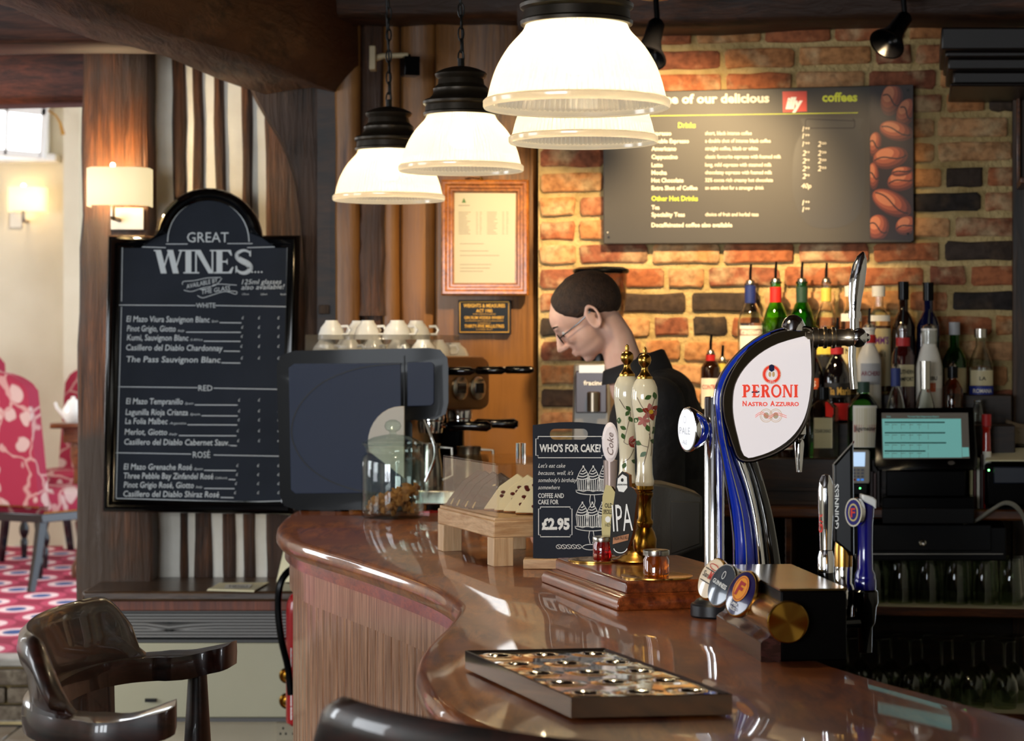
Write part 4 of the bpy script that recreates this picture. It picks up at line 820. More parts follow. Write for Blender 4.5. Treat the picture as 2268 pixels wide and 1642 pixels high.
def pump(cx, dP, ybase, dy, label):
    c = W(cx, HY, dP); t = thing('hand_pump', label, 'beer pump', (c.x, c.y, ZP), 0)
    k = F/dP; f = lambda y: y+dy
    b = (ZE-ZP)*k+HY                          # photo row of the plinth surface at this distance
    m = MB(); m.lpx(cx-16, dP, [(0, b), (56, b), (58, b-3), (54, b-6), (44, b-9), (38, b-14), (30, b-17), (22, b-24), (0, b-24)], 36); m.build('flange', BRASS, t)
    m = MB(); m.lpx(cx, dP, [(0, b-8), (17, b-8), (26, b-30), (27, b-50), (22, b-66), (16, b-76), (19, b-84), (19, b-90), (15, b-96), (15, b-140), (19, b-146), (19, b-152), (14, b-158), (14, f(1090)), (20, f(1084)), (20, f(1076)), (0, f(1076))], 28); m.build('pump_body', BRASSD, t)
    m = MB(); m.lpx(cx, dP, [(0, f(1078)), (18, f(1078)), (21, f(1072)), (21, f(1066)), (18, f(1050)), (17, f(1020)), (19, f(980)), (24, f(930)), (29, f(895)), (30, f(878)), (28, f(858)), (22, f(844)), (16, f(838)), (0, f(838))], 36); h = m.build('ceramic_handle', IVORY, t)
    m = MB(); m.lpx(cx, dP, [(0, f(842)), (17, f(842)), (18, f(838)), (17, f(834)), (14, f(832)), (9, f(824)), (7, f(816)), (8, f(812)), (13, f(806)), (15, f(798)), (13, f(790)), (8, f(785)), (4, f(784)), (5, f(778)), (4, f(772)), (0, f(768))], 28); m.build('brass_finial', BRASS, t)
    # painted flowers on the ceramic
    R_ = lambda y: 18+ (12*math.sin(max(0, min(1, (1075-y)/215))*PI*.62)) if y < 1078 else 21
    def rad(y):
        pr = [(1072, 21), (1050, 18), (1020, 17), (980, 19), (930, 24), (895, 29), (878, 30), (858, 28), (844, 22)]
        y -= dy
        for (a, ra), (q, rb) in zip(pr, pr[1:]):
            if a >= y >= q: return ra+(rb-ra)*(a-y)/(a-q)
        return 20
    def cyl(px, py, off=0):
        r = rad(py)/k; sx = max(-.97, min(.97, (px-cx)/rad(py))); return Vector((c.x+(r+.0006+off)*sx, c.y-(r+.0006+off)*math.sqrt(1-sx*sx), ZE-(py-HY)/k))
    m = MB(); rnd = random.Random(cx); D = lambda x, y: (cx+x, y+dy)
    def leaf(x, y, L_, a, mi, w=.38):
        n = 6; top = [(x+L_*j/n*math.cos(a)-w*L_*math.sin(PI*j/n)*math.sin(a)*.6, y+L_*j/n*math.sin(a)+w*L_*math.sin(PI*j/n)*math.cos(a)*.6) for j in range(n+1)]
        bot = [(x+L_*j/n*math.cos(a)+w*L_*math.sin(PI*j/n)*math.sin(a)*.6, y+L_*j/n*math.sin(a)-w*L_*math.sin(PI*j/n)*math.cos(a)*.6) for j in range(n, -1, -1)]
        m.flat(cyl, [D(*p) for p in top+bot[1:-1]], .0002, mi)
    if dy > -3:
        for pth in ([(-18, 880), (-8, 900), (4, 915), (10, 950), (6, 990), (-4, 1030)], [(4, 915), (14, 900), (20, 880)], [(6, 990), (-8, 985), (-14, 975)], [(8, 960), (14, 985), (12, 1010)]): m.ribbon(cyl, [D(*p) for p in catmull(pth, 4)], 1.4, .0001, 3)
        for j in range(6): leaf(12, 912, 20, j*PI/3+.3, 0 if j % 2 else 4, .5)
        m.ell(cyl, *D(12, 912), 5, 5, .0006, 1, 10)
        for j in range(5): leaf(-4, 932, 15, j*PI/2.5, 4, .45)
        for x, y, a in ((-20, 905, .4), (-14, 925, 2.4), (2, 940, 1.2), (-2, 884, -.5), (18, 868, 1.3), (10, 975, .3), (2, 1000, 2.4), (-8, 985, 3.6), (14, 960, -.6), (16, 945, .8)): leaf(x, y, 17, a, 2, .5)
    else:
        for pth in ([(-18, 890), (-6, 910), (6, 920), (0, 950), (-8, 985)], [(-8, 985), (0, 990), (8, 985)], [(-10, 1030), (4, 1020), (14, 1000)]): m.ribbon(cyl, [D(*p) for p in catmull(pth, 4)], 1.4, .0001, 3)
        for x, y, a in ((-4, 905, .8), (4, 915, 2.2), (2, 928, 1.0), (-16, 950, .5), (-18, 930, 1.6), (8, 1025, .4), (-4, 1030, 2), (-12, 965, 1.2)): leaf(x, y, 15, a, 2, .5)
        for j in range(4): leaf(2, 985, 18, -.9+j*.55, 0 if j % 2 else 4, .4)
    m.build('painted_flowers', [mat('petal_red', '8e2a1c', .3), mat('pistil', 'c9a227', .3), mat('leaf_green', '3c5a28', .3), mat('twig', '7a6a5a', .3), mat('petal_pink', 'b06a62', .3)], h)
    return t, c, k
t1, c_1, k1 = pump(1428, 4.37, 0, 0, 'nearer ivory ceramic hand pump painted with red flowers and brass finial')
t2, c_2, k2 = pump(1389, 4.56, 0, -6+0, 'farther ivory ceramic hand pump painted with small sprigs and brass finial')
# pump clips
def clip(pl, poly, t, mats, label, name='pump_clip', th=.012):
    m = MB(); a = [pl(x, y, 0) for x, y in poly]; b = [pl(x, y, th) for x, y in poly]; m.loft([a, b], 0)
    m.flat(pl, inset_poly(poly, -2.2), th+.0004, 1); return m
PC = Pl((.235, 4.27, 0), -38)
ipa = [(1387, 1046), (1399, 1052), (1400, 1078), (1411, 1084), (1417, 1096), (1407, 1182), (1396, 1214), (1386, 1226), (1374, 1230), (1364, 1222), (1361, 1206), (1364, 1150), (1372, 1098), (1374, 1078), (1375, 1060)]
COPPER = mat('copper_edge', 'a8683a', .3, .8)
m = clip(PC, ipa, t1, None, ''); o = .0128
m.flat(PC, [(1387, 1050), (1397, 1056), (1398, 1080), (1390, 1090), (1379, 1088), (1375, 1078), (1377, 1060)], o, 2); m.text(PC, 'GREENE KING', 1375, 1075, 4, 23, o+.0006, 1, bold=.02); m.ell(PC, 1387, 1063, 3, 4, o+.0006, 1)
m.text(PC, 'IPA', 1367, 1177, 62, 44, o+.0004, 2, bold=.0, shear=-.0, rot=-.06); m.text(PC, 'INDIA PALE ALE', 1370, 1196, 8, 30, o+.0014, 1, rot=-.1)
m.flat(PC, [(1367, 1190), (1402, 1182), (1400, 1196), (1366, 1205)], o+.0006, 3)
m.ring2(PC, 1383, 1212, 15, 12, 2, o+.0004, 2, 16, .2, PI-.2)
m.build('pump_clip', [COPPER, mat('clip_black', '17110d', .3), WHITE, mat('clip_copper', 'b57a52', .4)], t1, label='black and copper pump clip lettered IPA', angle=30)
PC2 = Pl((.20, 4.42, 0), -30)
osh = [(1350, 1076), (1358, 1078), (1369, 1094), (1366, 1180), (1356, 1190), (1342, 1187), (1341, 1168), (1343, 1100)]
m = clip(PC2, osh, t2, None, ''); m.text(PC2, 'OLD', 1346, 1124, 10, 17, .0128, 2, bold=.02); m.text(PC2, 'SPECKLED', 1343, 1138, 10, 22, .0128, 2, bold=.02); m.text(PC2, 'HEN', 1347, 1166, 8, 14, .0128, 2); m.ell(PC2, 1353, 1150, 6, 7, .0128, 3, 12)
m.build('pump_clip', [BRASSD, mat('clip_gold', 'c9bb84', .35), mat('clip_ink', '2c2416', .4), WHITE], t2, label='gold octagonal pump clip with dark lettering', angle=30)
# preserve jars
def pjar(c, r, h, col, label):
    t = thing('honey_jar', label, 'jar', c, 0); c = Vector(c)
    m = MB(); m.lathe(c, [(0, 0), (r*.9, 0), (r, .003), (r, h*.62), (r*.86, h*.74), (r*.86, h*.8), (0, h*.8)], 28); m.build('jar_glass', mat('preserve_'+col, col, .05, trans=.75, ior=1.45, coat=1), t)
    m = MB(); m.lathe(c, [(0, h*.78), (r*1.0, h*.78), (r*1.02, h*.82), (r*1.02, h*.97), (r*.97, h), (0, h)], 28); m.build('metal_lid', STEEL, t)
pjar(c1+Vector((-.002, -.01, .003)), .0235, .047, 'b0560e', 'small jar of dark amber honey at the front of the pump plinth')
pjar(c2+Vector((.012, -.01, .003)), .0185, .045, 'a80e16', 'small jar of red preserve with a steel lid beside the cake sign')
# ================================================================ steel drip tray in front
q0 = onz(1265, 1598, ZB); q1 = onz(1030, 1487, ZB); q2 = onz(1622, 1590, ZB)
h1 = (q1-q0); TL = h1.length; h1.normalize(); h2 = Vector((-h1.y, h1.x, 0)); h2 = h2 if h2.x > 0 else -h2
v2 = (q2-q0); TW = v2.length
h2 = v2.normalized()
dt = thing('drip_tray', 'shallow polished steel drip tray pressed with fifteen holes on the bar', 'tray', q0+h1*TL/2+h2*TW/2, math.atan2(h2.y, h2.x))
def tp(a, b, z): v = q0+h1*a+h2*b; return Vector((v.x, v.y, z))
TZ = ZB+.030
m = MB(); m.loft([[tp(a, b, z) for a, b in ((0, 0), (0, TW), (TL, TW), (TL, 0))] for z in (ZB+.004, ZB+.005, TZ-.001)], cap=False)
m.loft([[tp(a, b, ZB+.001) for a, b in ((.01, .01), (.01, TW-.01), (TL-.01, TW-.01), (TL-.01, .01))], [tp(a, b, ZB+.004) for a, b in ((0, 0), (0, TW), (TL, TW), (TL, 0))]])
m.loft([[tp(a, b, z) for a, b in ((0, 0), (0, TW), (TL, TW), (TL, 0))] for z in (TZ-.001,)]+[[tp(a, b, TZ) for a, b in ((.002, .002), (.002, TW-.002), (TL-.002, TW-.002), (TL-.002, .002))], [tp(a, b, TZ-.003) for a, b in ((.005, .005), (.005, TW-.005), (TL-.005, TW-.005), (TL-.005, .005))]], cap=False)
m.build('tray_body', mat('tray_steel', 'dcdcdc', .13, 1), dt, angle=30)
m = MB(); nx, ny = 100, 60; vs = []; fs = []
holes = [(TL*(i+.5)/5, TW*(j+.5)/3) for i in range(5) for j in range(3)]
for i in range(nx+1):
    for j in range(ny+1):
        a = .005+(TL-.01)*i/nx; b = .005+(TW-.01)*j/ny; d = min(math.hypot(a-x, b-y) for x, y in holes)
        z = TZ-.003-(.0075*(1-d/.014)**.7 if d < .014 else 0)+(.0012*math.exp(-((d-.02)/.008)**2)); vs.append(tp(a, b, z))
for i in range(nx):
    for j in range(ny): q = i*(ny+1)+j; fs.append((q, q+1, q+ny+2, q+ny+1))
m.add(vs, fs); m.build('perforated_grid', mat('tray_chrome', 'd8d6d0', .07, 1, bump=(9, .03, .01)), dt, angle=80)
for x, y in holes:
    c = tp(x, y, TZ-.0112); MB().lathe(c, [(0, 0), (.0045, 0), (.0045, .0012), (0, .0014)], 12).build('drain_hole', BLK, dt)
# ================================================================ lager fonts
dF = 3.86; PF = FP(dF)
pz = thing('lager_font', 'tall blue and chrome lager font', 'beer tap', (PF(1690, 0).x, dF, ZB)); pz['label'] = 'tall blue and chrome lager font with a glowing white leaf-shaped lens'
lens = catmull([(1779, 751), (1723, 767), (1682, 790), (1651, 820), (1632, 854), (1627, 890), (1629, 925), (1638, 966), (1650, 1004), (1672, 1004), (1709, 990), (1743, 966), (1767, 935), (1780, 898), (1787, 847), (1787, 796), (1784, 752)], 3, True)
surr = catmull([(1790, 733), (1757, 733), (1709, 745), (1661, 775), (1631, 813), (1614, 847), (1605, 881), (1607, 922), (1617, 956), (1627, 987), (1638, 1012), (1660, 1016), (1680, 1011), (1715, 998), (1750, 974), (1773, 942), (1786, 900), (1792, 850), (1793, 790), (1794, 750)], 3, True)
m = MB(); m.loft([[PF(x, y, t) for x, y in inset_poly(surr, d)] for d, t in ((2, -.028), (0, -.02), (0, .008), (2, .014), (5, .016), (9, .012))]); m.build('lens_housing', mat('gunmetal_chrome', '6a645c', .10, 1), pz, angle=60)
m = MB(); m.loft([[PF(x, y, t) for x, y in inset_poly(lens, d)] for d, t in ((-1, .004), (0, .016), (2, .0185), (6, .02))]); m.build('lens', mat('lit_lens', 'd8d2d4', .2, emit=('fff4f4', .36), coat=.6), pz, angle=60, label='glowing white lens printed with the lager name')
T = MB(); o = .0206
RS = (1640, 880, 128, 0)
def sword(st, x, y, ws, h, tk, tn, mi=0, gap=3, mb=None, pl=PF, off=o):
    for ch, w in zip(st, ws): serif(pl, ch, x, y, w, h, tk, tn, off, mi, mb); x += w+gap
sword('PERONI', 1641, 880, (19, 17, 21, 22, 23, 9), 28, 6, 3, 0, 2.4, T)
T.text(PF, 'N', 1642, 899, 11.5, 9, o, 0, bold=.03); T.text(PF, 'ASTRO', 1653, 899, 9, 44, o, 0, bold=.03); T.text(PF, 'A', 1703, 899, 11.5, 10, o, 0, bold=.03); T.text(PF, 'ZZURRO', 1714, 899, 9, 52, o, 0, bold=.03)
T.ring2(PF, 1706, 829, 16.5, 17, 6, o, 0); T.ring2(PF, 1706, 829, 20.5, 21, .8, o, 1); T.ring2(PF, 1706, 829, 12, 12.5, .7, o, 1)
T.flat(PF, [(1700, 810), (1706, 807), (1712, 810), (1712, 820), (1706, 824), (1700, 820)], o+.0003, 2); T.text(PF, '1846', 1699, 848, 4.5, 14, o+.0004, 3)
T.ribbon(PF, [(1662, 869), (1668, 867), (1673, 869), (1679, 867)], 3, o+.0003, 2)
for cx in (1694, 1715): T.ring2(PF, cx, 920, 13.5, 14.5, 1, o, 1); T.ring2(PF, cx, 920, 10.5, 11.5, .7, o, 1); T.ell(PF, cx, 920, 6, 7, o, 4)
for dy in (0, 4): T.ribbon(PF, catmull([(1670, 920+dy), (1684, 912+dy), (1700, 922+dy), (1716, 914+dy), (1739, 921+dy)], 4), .9, o+.0003, 0)
for dx, y in ((-4, 829), (4, 829)): T.ell(PF, 1706+dx, y, 3, 6, o, 1)
T.build('lettering', [mat('lager_red', 'd83a24', .4, emit=('e04028', .45)), mat('lager_tan', 'b8976a', .4, emit=('b8976a', .4)), mat('lager_navy', '141c4a', .4), WHITE, mat('lager_pale', 'd8c6a8', .4)], pz)
b1 = catmull([(1768, 726), (1733, 727), (1689, 742), (1651, 768), (1617, 802), (1593, 840), (1583, 881), (1585, 922), (1590, 966), (1600, 1017), (1614, 1099), (1620, 1137), (1626, 1198), (1627, 1256), (1628, 1310)], 4)
b2 = catmull([(1772, 736), (1740, 735), (1701, 748), (1662, 776), (1632, 810), (1612, 846), (1602, 881), (1604, 922), (1610, 962), (1620, 1009), (1643, 1076), (1661, 1146), (1669, 1213), (1672, 1271), (1673, 1310)], 4)
def rail(A_, B_, ts, mt, name, par, lift=.0):
    m = MB(); rings = []
    for (a, y), (b, y2) in zip(A_, B_):
        mx, my = (a+b)/2, (y+y2)/2; rings.append([PF(a, y, ts[0]), PF(a, y, ts[1]-.006), PF(a+(mx-a)*.35, y+(my-y)*.35, ts[1]), PF(mx, my, ts[1]+.003), PF(b+(mx-b)*.35, y2+(my-y2)*.35, ts[1]), PF(b, y2, ts[1]-.006), PF(b, y2, ts[0])])
    m.loft(rings); return m.build(name, mt, par, angle=60)
rail(b1, b2, (-.03, .012), BLUE, 'blue_spine', pz)
mid = [((a*.45+b*.55), (y*.45+y2*.55)) for (a, y), (b, y2) in zip(b1, b2)]
m = MB(); m.tube([PF(x, y, .016) for x, y in mid[3:]], .0009, 5); m.tube([PF(x-.5, y, .006) for x, y in b1], .0016, 6); m.build('chrome_trim', CHROME, pz)
c1_ = b2[12:]; c2_ = catmull([(1632, 1014), (1640, 1014), (1650, 1018), (1664, 1076), (1680, 1146), (1690, 1213), (1695, 1271), (1697, 1310)], 4)
n_ = len(c1_); c2_ = [c2_[int(i*(len(c2_)-1)/(n_-1))] for i in range(n_)]
tt = [(1602+ (1672-1602)*0, 0)]
cA = catmull([(1612, 985), (1622, 1012), (1645, 1076), (1662, 1146), (1670, 1213), (1673, 1271), (1674, 1310)], 4); cB = catmull([(1642, 1006), (1652, 1022), (1668, 1076), (1683, 1146), (1693, 1213), (1699, 1271), (1701, 1310)], 4)
rail(cA, cB, (-.026, .006), CHROME, 'chrome_column', pz)
dA = catmull([(1640, 1004), (1650, 1030), (1666, 1076), (1682, 1146), (1692, 1213), (1698, 1271), (1700, 1310)], 4); dB = catmull([(1676, 1004), (1681, 1030), (1695, 1076), (1713, 1146), (1727, 1228), (1733, 1280), (1734, 1310)], 4)
rail(dA, dB, (-.02, -.002), mat('dark_gloss_column', '1a1714', .08, .6, coat=1), 'dark_column', pz)
zt_ = PF(0, 1305).z
m = MB(); m.lathe((PF(1688, 0).x, dF, ZB), [(0, 0), (.034, 0), (.034, .012), (.030, .022), (.028, zt_-ZB+.004), (0, zt_-ZB+.004)], 28); m.build('base', BLKG, pz)
# dome, tap arm, lever and spout
m = MB(); m.lpx(1757, dF, [(0, 733), (27, 733), (26, 720), (20, 706), (10, 699), (0, 697)], 24); m.build('dome_cap', CHROME, pz)
def hz(y): return ZE-(y-HY)/(F/dF)
def ax(px, y, dd=0): v = PF(px, y, -dd); return v
Mx = Matrix.Translation(ax(1788, 748)) @ Matrix.Rotation(PI/2, 4, 'Y'); kk = F/dF
m = MB(); m.lathe(None, [(r/kk, l/kk) for r, l in ((0, -6), (20, -6), (20, 10), (23, 12), (23, 22), (20, 24), (20, 34), (24, 36), (24, 42), (20, 44), (20, 52), (24, 54), (24, 60), (19, 63), (18, 84), (20, 88), (21, 100), (0, 100))], 28, 0, Mx); m.build('tap_arm', mat('tap_nickel', 'c8b8a0', .28, 1), pz)
m = MB(); m.sph(ax(1900, 748), 22/kk, seg=24, rings=14); m.sph(ax(1918, 748), 10/kk); tb = m.build('tap_ball', CHROME, pz)
m = MB(); P_ = [(1893, 735), (1892, 712), (1893, 690), (1894, 660), (1898, 625), (1904, 590), (1909, 570), (1912, 558)]; m.tube([ax(*p) for p in P_], [11/kk, 10/kk, 12/kk, 15/kk, 18/kk, 16/kk, 11/kk, 2/kk], 20, flat=.8); m.lpx(1893, dF, [(0, 705), (14, 705), (14, 690), (0, 690)], 20); m.build('tap_lever', mat('lever_chrome', 'd8d8dc', .08, 1, bump=(14, .25, .01)), tb)
m = MB(); m.tube([ax(1888, 760), ax(1887, 790), ax(1889, 830), ax(1892, 862)], 8.5/kk, 16); m.build('spout', CHROME, tb)
m = MB(); m.lpx(1770, dF+.03, [(0, 900), (12, 900), (12, 930), (15, 934), (15, 962), (12, 966), (11, 972), (8, 974), (10, 978), (11, 985), (6, 1046), (0, 1046)], 20); m.tube([ax(1770, 905, .03), ax(1772, 850, .03), ax(1780, 800, .02)], 9/kk); m.build('rear_nozzle', CHROME, pz)
# chrome pillar with the round glowing badge
kP = F/3.90; PP = FP(3.90); cp = W(1582, HY, 3.90)
pc = thing('ale_font', 'straight chrome pillar font with a round glowing white badge facing left', 'beer tap', (cp.x, cp.y, ZB))
bb = (ZE-ZB)*kP+HY
m = MB(); m.lpx(1582, 3.90, [(0, bb-20), (22, bb-20), (22, 882), (20, 879), (0, 879)], 32); m.build('chrome_pillar', mat('pillar_chrome', 'd0d0d4', .12, 1), pc)
m = MB(); m.lpx(1582, 3.90, [(0, bb), (50, bb), (53, bb-4), (53, bb-26), (50, bb-30), (0, bb-30)], 36); m.lpx(1582, 3.90, [(0, bb-28), (46, bb-30), (40, bb-38), (24, bb-46), (0, bb-46)], 36); m.build('base_ring', mat('rubber_ring', '1b1b1e', .35), pc)
bc = W(1530, 952, 3.875); ag = math.radians(20)
Mb = Matrix.Translation(bc) @ Matrix.Rotation(-math.radians(70), 4, 'Z') @ Matrix.Rotation(PI/2, 4, 'X')
# axis of the badge: towards the left and the camera
m = MB(); m.lathe(None, [(r/kP, l/kP) for r, l in ((0, -40), (18, -38), (36, -24), (46, -6), (50, 4), (49, 9), (46, 10), (0, 9))], 36, 0, Mb); m.build('badge_housing', CHROME, pc)
m = MB(); m.lathe(None, [(r/kP, l/kP) for r, l in ((0, 14), (30, 13), (44, 11), (46, 9), (0, 9))], 36, 0, Mb); m.build('badge_face', mat('lit_badge', 'dcdce0', .25, emit=('f4f6ff', .5)), pc)
def bf(px, py, off=0): return Mb @ Vector((px/kP, -py/kP, (14.6)/kP+off))
m = MB(); m.text(bf, 'PALE', -28, 10, 16, 56, 0); m.text(bf, 'ALE', -12, 32, 10, 24, 0); m.ring2(bf, 0, -22, 7, 7, 1.4, 0); m.build('lettering', mat('badge_print', 'c4c8cc', .5), pc)
# brass tube tower with three badges and its blocks
bA = onz(1685, 1467, ZB); bB = onz(1587, 1402, ZB); d1 = (bB-bA); BL = d1.length; d1.normalize(); d2 = Vector((-d1.y, d1.x, 0)); d2 = d2 if d2.x > 0 else -d2
tt = thing('tap_tower', 'brass horizontal tube tap tower with three oval badges on a dark block', 'beer tap', bA+d1*BL/2+d2*.06, math.atan2(d2.y, d2.x))
def bp(a, b, z): v = bA+d1*a+d2*b; return Vector((v.x, v.y, z))
m = MB(); sec = [(0, ZB), (0, ZB+.028), (.004, ZB+.032), (.012, ZB+.036), (.017, ZB+.046), (.016, ZB+.056), (.012, ZB+.060), (.03, ZB+.064), (.03, ZB)]
m.loft([[bp(a, b, z) for b, z in sec] for a in (0, BL)]); m.build('moulded_block', PURP, tt, angle=40)
m = MB(); m.loft([[bp(a, b, z) for b, z in ((.03, ZB), (.03, ZB+.105), (.125, ZB+.105), (.13, ZB+.10), (.13, ZB))] for a in (.0, BL+.03)]); m.build('black_block', mat('tower_black', '040303', .4, spec=.08), tt, bevel=.003)
m = MB(); m.loft([[bp(a, b, z) for b, z in ((.028, ZB+.105), (.028, ZB+.108), (.130, ZB+.108), (.130, ZB+.105))] for a in (-.002, BL+.03)]); m.build('brass_top_plate', mat('tarnished_brass', '6e5c34', .2, 1, noise=(12, '8a7444')), tt)
cz = ZE-(1378-HY)/(F/bA.y); c0 = onz(1745, 1378, cz) if 0 else W(1744, 1378, bA.y-.015)
e0 = c0; e1_ = c0+d1*(BL+.10)+Vector((-.0, 0, 0))
m = MB(); m.tube([e0+d1*.004, e1_], .0285, 32); m.build('brass_tube', BRASS, tt, angle=50)
nA = -d1; Mc = Matrix.Translation(e0) @ nA.to_track_quat('Z', 'Y').to_matrix().to_4x4()
m = MB(); m.lathe(None, [(0, -.006), (.0305, -.006), (.0312, -.004), (.0312, .004), (.030, .0055), (.0296, .006), (.029, .006)], 48, 0, Mc); m.add([Mc @ Vector((0, 0, .006))]+[Mc @ Vector((.029*math.cos(2*PI*j/48), .029*math.sin(2*PI*j/48), .006+.0016*math.sin(3*2*PI*j/48)+.0007*math.sin(5*2*PI*j/48+1))) for j in range(48)], [(0, 1+j, 1+(j+1) % 48) for j in range(48)]); m.build('end_cap', mat('spun_brass', 'b58a3c', .22, 1), tt)
m = MB()
# three badges
badges = [((1580, 1284), 3.72, 'pale cream oval badge with red and black script', 0), ((1603, 1298), 3.60, 'steel grey oval badge with white lettering', 1), ((1646, 1317), 3.48, 'purple oval badge with an orange F', 2)]
for i, ((px, py), dd, lab, kd) in enumerate(badges):
    cc = W(px, py, dd); nrm = Vector((-.78, -.52, .34)).normalized(); up = Vector((.50, .0, .85)); up = (up-nrm*up.dot(nrm)).normalized(); rt = up.cross(nrm).normalized()
    Mq = Matrix((rt, up, nrm)).transposed().to_4x4(); Mq = Matrix.Translation(cc) @ Mq; q = F/dd
    root = e0+d1*((cc-e0).dot(d1)+.03)
    m = MB(); m.tube([root, cc-nrm*.012], [.017, .019], 16); m.build('badge_neck', BRASS, tt)
    El = Mq @ Matrix.Diagonal((.95, 1.08, 1, 1)); rb = (45, 46, 50)[i]/q
    m = MB(); m.lathe(None, [(0, -.016), (rb*.75, -.016), (rb, -.004), (rb*1.02, .002), (rb*.97, .005), (0, .004)], 36, 0, El); m.build('badge_rim', BRASS if kd != 1 else STEEL, tt)
    m = MB(); m.lathe(None, [(0, .0085), (rb*.5, .008), (rb*.93, .0055), (rb*.93, .004), (0, .004)], 36, 0, El)
    def g(x, y, off=0): return Mq @ Vector((x/q, -y/q, .0092+off))
    if kd == 0:
        m.text(g, 'San', -27, 3, 13, 22, 0, 1, shear=.1, bold=.01); m.text(g, 'Miguel', -4, 3, 13, 31, 0, 1, shear=.2, bold=.01); m.text(g, 'M', -4, 3, 19, 13, .0003, 2, bold=.03); m.ring2(g, 0, -26, 17, 6, 2, 0, 2, 12); m.ribbon(g, [(-28, 13), (28, 11)], 2, 0, 1); m.ribbon(g, [(-27, -16), (27, -17)], 2, 0, 1)
        m.build('badge_face', [mat('badge_cream', 'ecd9bd', .2, coat=.8), mat('badge_ink', '2a1c14', .3), mat('badge_red', 'c0392b', .3)], tt, label=lab)
    elif kd == 1:
        m.text(g, 'GUINNESS', -27, 4, 10, 54, 0, 1, bold=.02); m.ring2(g, 0, -22, 5, 9, 1.5, 0, 1, 12)
        m.build('badge_face', [mat('badge_grey', '4a4f58', .2, .4, coat=.8), WHITE], tt, label=lab)
    else:
        m.ell(g, 0, -10, 25, 30, .0002, 1, 24); m.ring2(g, 0, -10, 21, 26, 1.5, .0006, 2, 24); m.text(g, 'F', -13, 6, 32, 24, .0008, 2, bold=.04, shear=.1); m.text(g, 'SUPER', -14, 30, 7, 28, .0004, 3, bold=.02); m.text(g, 'CHILLED', -15, 40, 7, 30, .0004, 3, bold=.02)
        m.build('badge_face', [mat('badge_purple', '1c1048', .2, coat=.8), mat('badge_orange', 'e8932c', .25), mat('badge_red2', 'a51f1f', .3), WHITE], tt, label=lab)
# three dispense handles on arms behind the block
def hdl(cx, d, parts, label, armz, nm='dispense_tap'):
    c = W(cx, HY, d); t = thing(nm, label, 'beer tap', (c.x, c.y, armz-.02))
    for nme, prof, mt in parts: m = MB(); m.lpx(cx, d, prof, 24); m.build(nme, mt, t)
    m = MB(); e = bp(.12, .12, armz); m.tube([Vector((e.x, e.y, armz)), Vector((c.x, c.y+.0, armz))], .009, 12); m.build('arm', BLKG, t); return t
az = ZB+.04
t = hdl(1829, 3.62, [('chrome_handle', [(0, 1218), (13, 1218), (14, 1190), (17, 1120), (17, 1085), (14, 1065), (8, 1053), (0, 1050)], CHROME), ('chrome_collar', [(0, 1268), (18, 1268), (18, 1235), (14, 1220), (0, 1218)], CHROME), ('valve', [(0, 1400), (12, 1400), (12, 1340), (20, 1335), (20, 1290), (17, 1268), (0, 1268)], BLKG)], 'slim chrome lever tap with red lettering left of the tall black one', az)
cl = cylp(1829, 15/(F/3.62), 3.62)
m = MB()
def vt(px, py, off=0): return cl(1825+(py-0)*1.0, 1200-px, off+.0008)
m.text(vt, 'Cobra', 20, -6, 15, 45, 0, 0, bold=.02, shear=.2); m.text(vt, 'BEER', 80, -6, 10, 35, 0, 1, bold=.02)
m.v = m.v; bpy.data.meshes; 
m2 = MB(); m2.text(vt, 'Grolsch', 20, -5, 15, 100, 0, 0, bold=.02, shear=.2); m2.build('lettering', REDP, t)
# tall black slanted font handle
PG = Pl((.53, 3.50, 0), -12); kg = F/3.5
gp = [(1846, 1030), (1888, 983), (1890, 1235), (1848, 1200)]
t = thing('dispense_tap', 'tall flat black tap handle on a gold and chrome collar', 'beer tap', PG(1866, 1380)); t['label'] = 'tallest tap handle, a flat black slab with a slanting top and white lettering'
m = MB(); m.loft([[PG(x, y, -.030) for x, y in gp], [PG(x, y, .0) for x, y in gp]]); h = m.build('handle', mat('stout_black', '060606', .3, spec=.2), t, bevel=.004)
Pg2 = Pl(PG(1846, 1100)+PG.n*.0, 68)
m = MB(); m.loft([[PG(x, y, -.034) for x, y in ((1847, 1030), (1889, 983), (1889, 978), (1846, 1026))], [PG(x, y, .002) for x, y in ((1847, 1030), (1889, 983), (1889, 978), (1846, 1026))]]); m.loft([[PG(x, y, -.0) for x, y in ((1844, 1028), (1848, 1028), (1850, 1200), (1846, 1198))], [PG(x, y, .003) for x, y in ((1844, 1028), (1848, 1028), (1850, 1200), (1846, 1198))]]); m.build('chrome_edge', CHROME, t)
m = MB()
def gv(px, py, off=0): return PG(1856+py*.8, 1172-px, .0015+off)
m.text(gv, 'GUINNESS', 0, 2, 13, 100, 0, 0, bold=.02); m.build('lettering', WHITE, t)
m = MB(); m.lpx(1868, 3.52, [(0, 1255), (20, 1255), (20, 1215), (16, 1190), (0, 1190)], 24); m.build('gold_collar', BRASS, t)
m = MB(); m.lpx(1868, 3.52, [(0, 1380), (18, 1380), (20, 1345), (24, 1335), (26, 1315), (22, 1298), (18, 1292), (19, 1255), (0, 1255)], 24); m.build('chrome_collar', CHROME, t)
m = MB(); m.tube([bp(.1, .12, az), Vector((W(1868, HY, 3.52).x, 3.52, az))], .01); m.build('arm', BLKG, t)
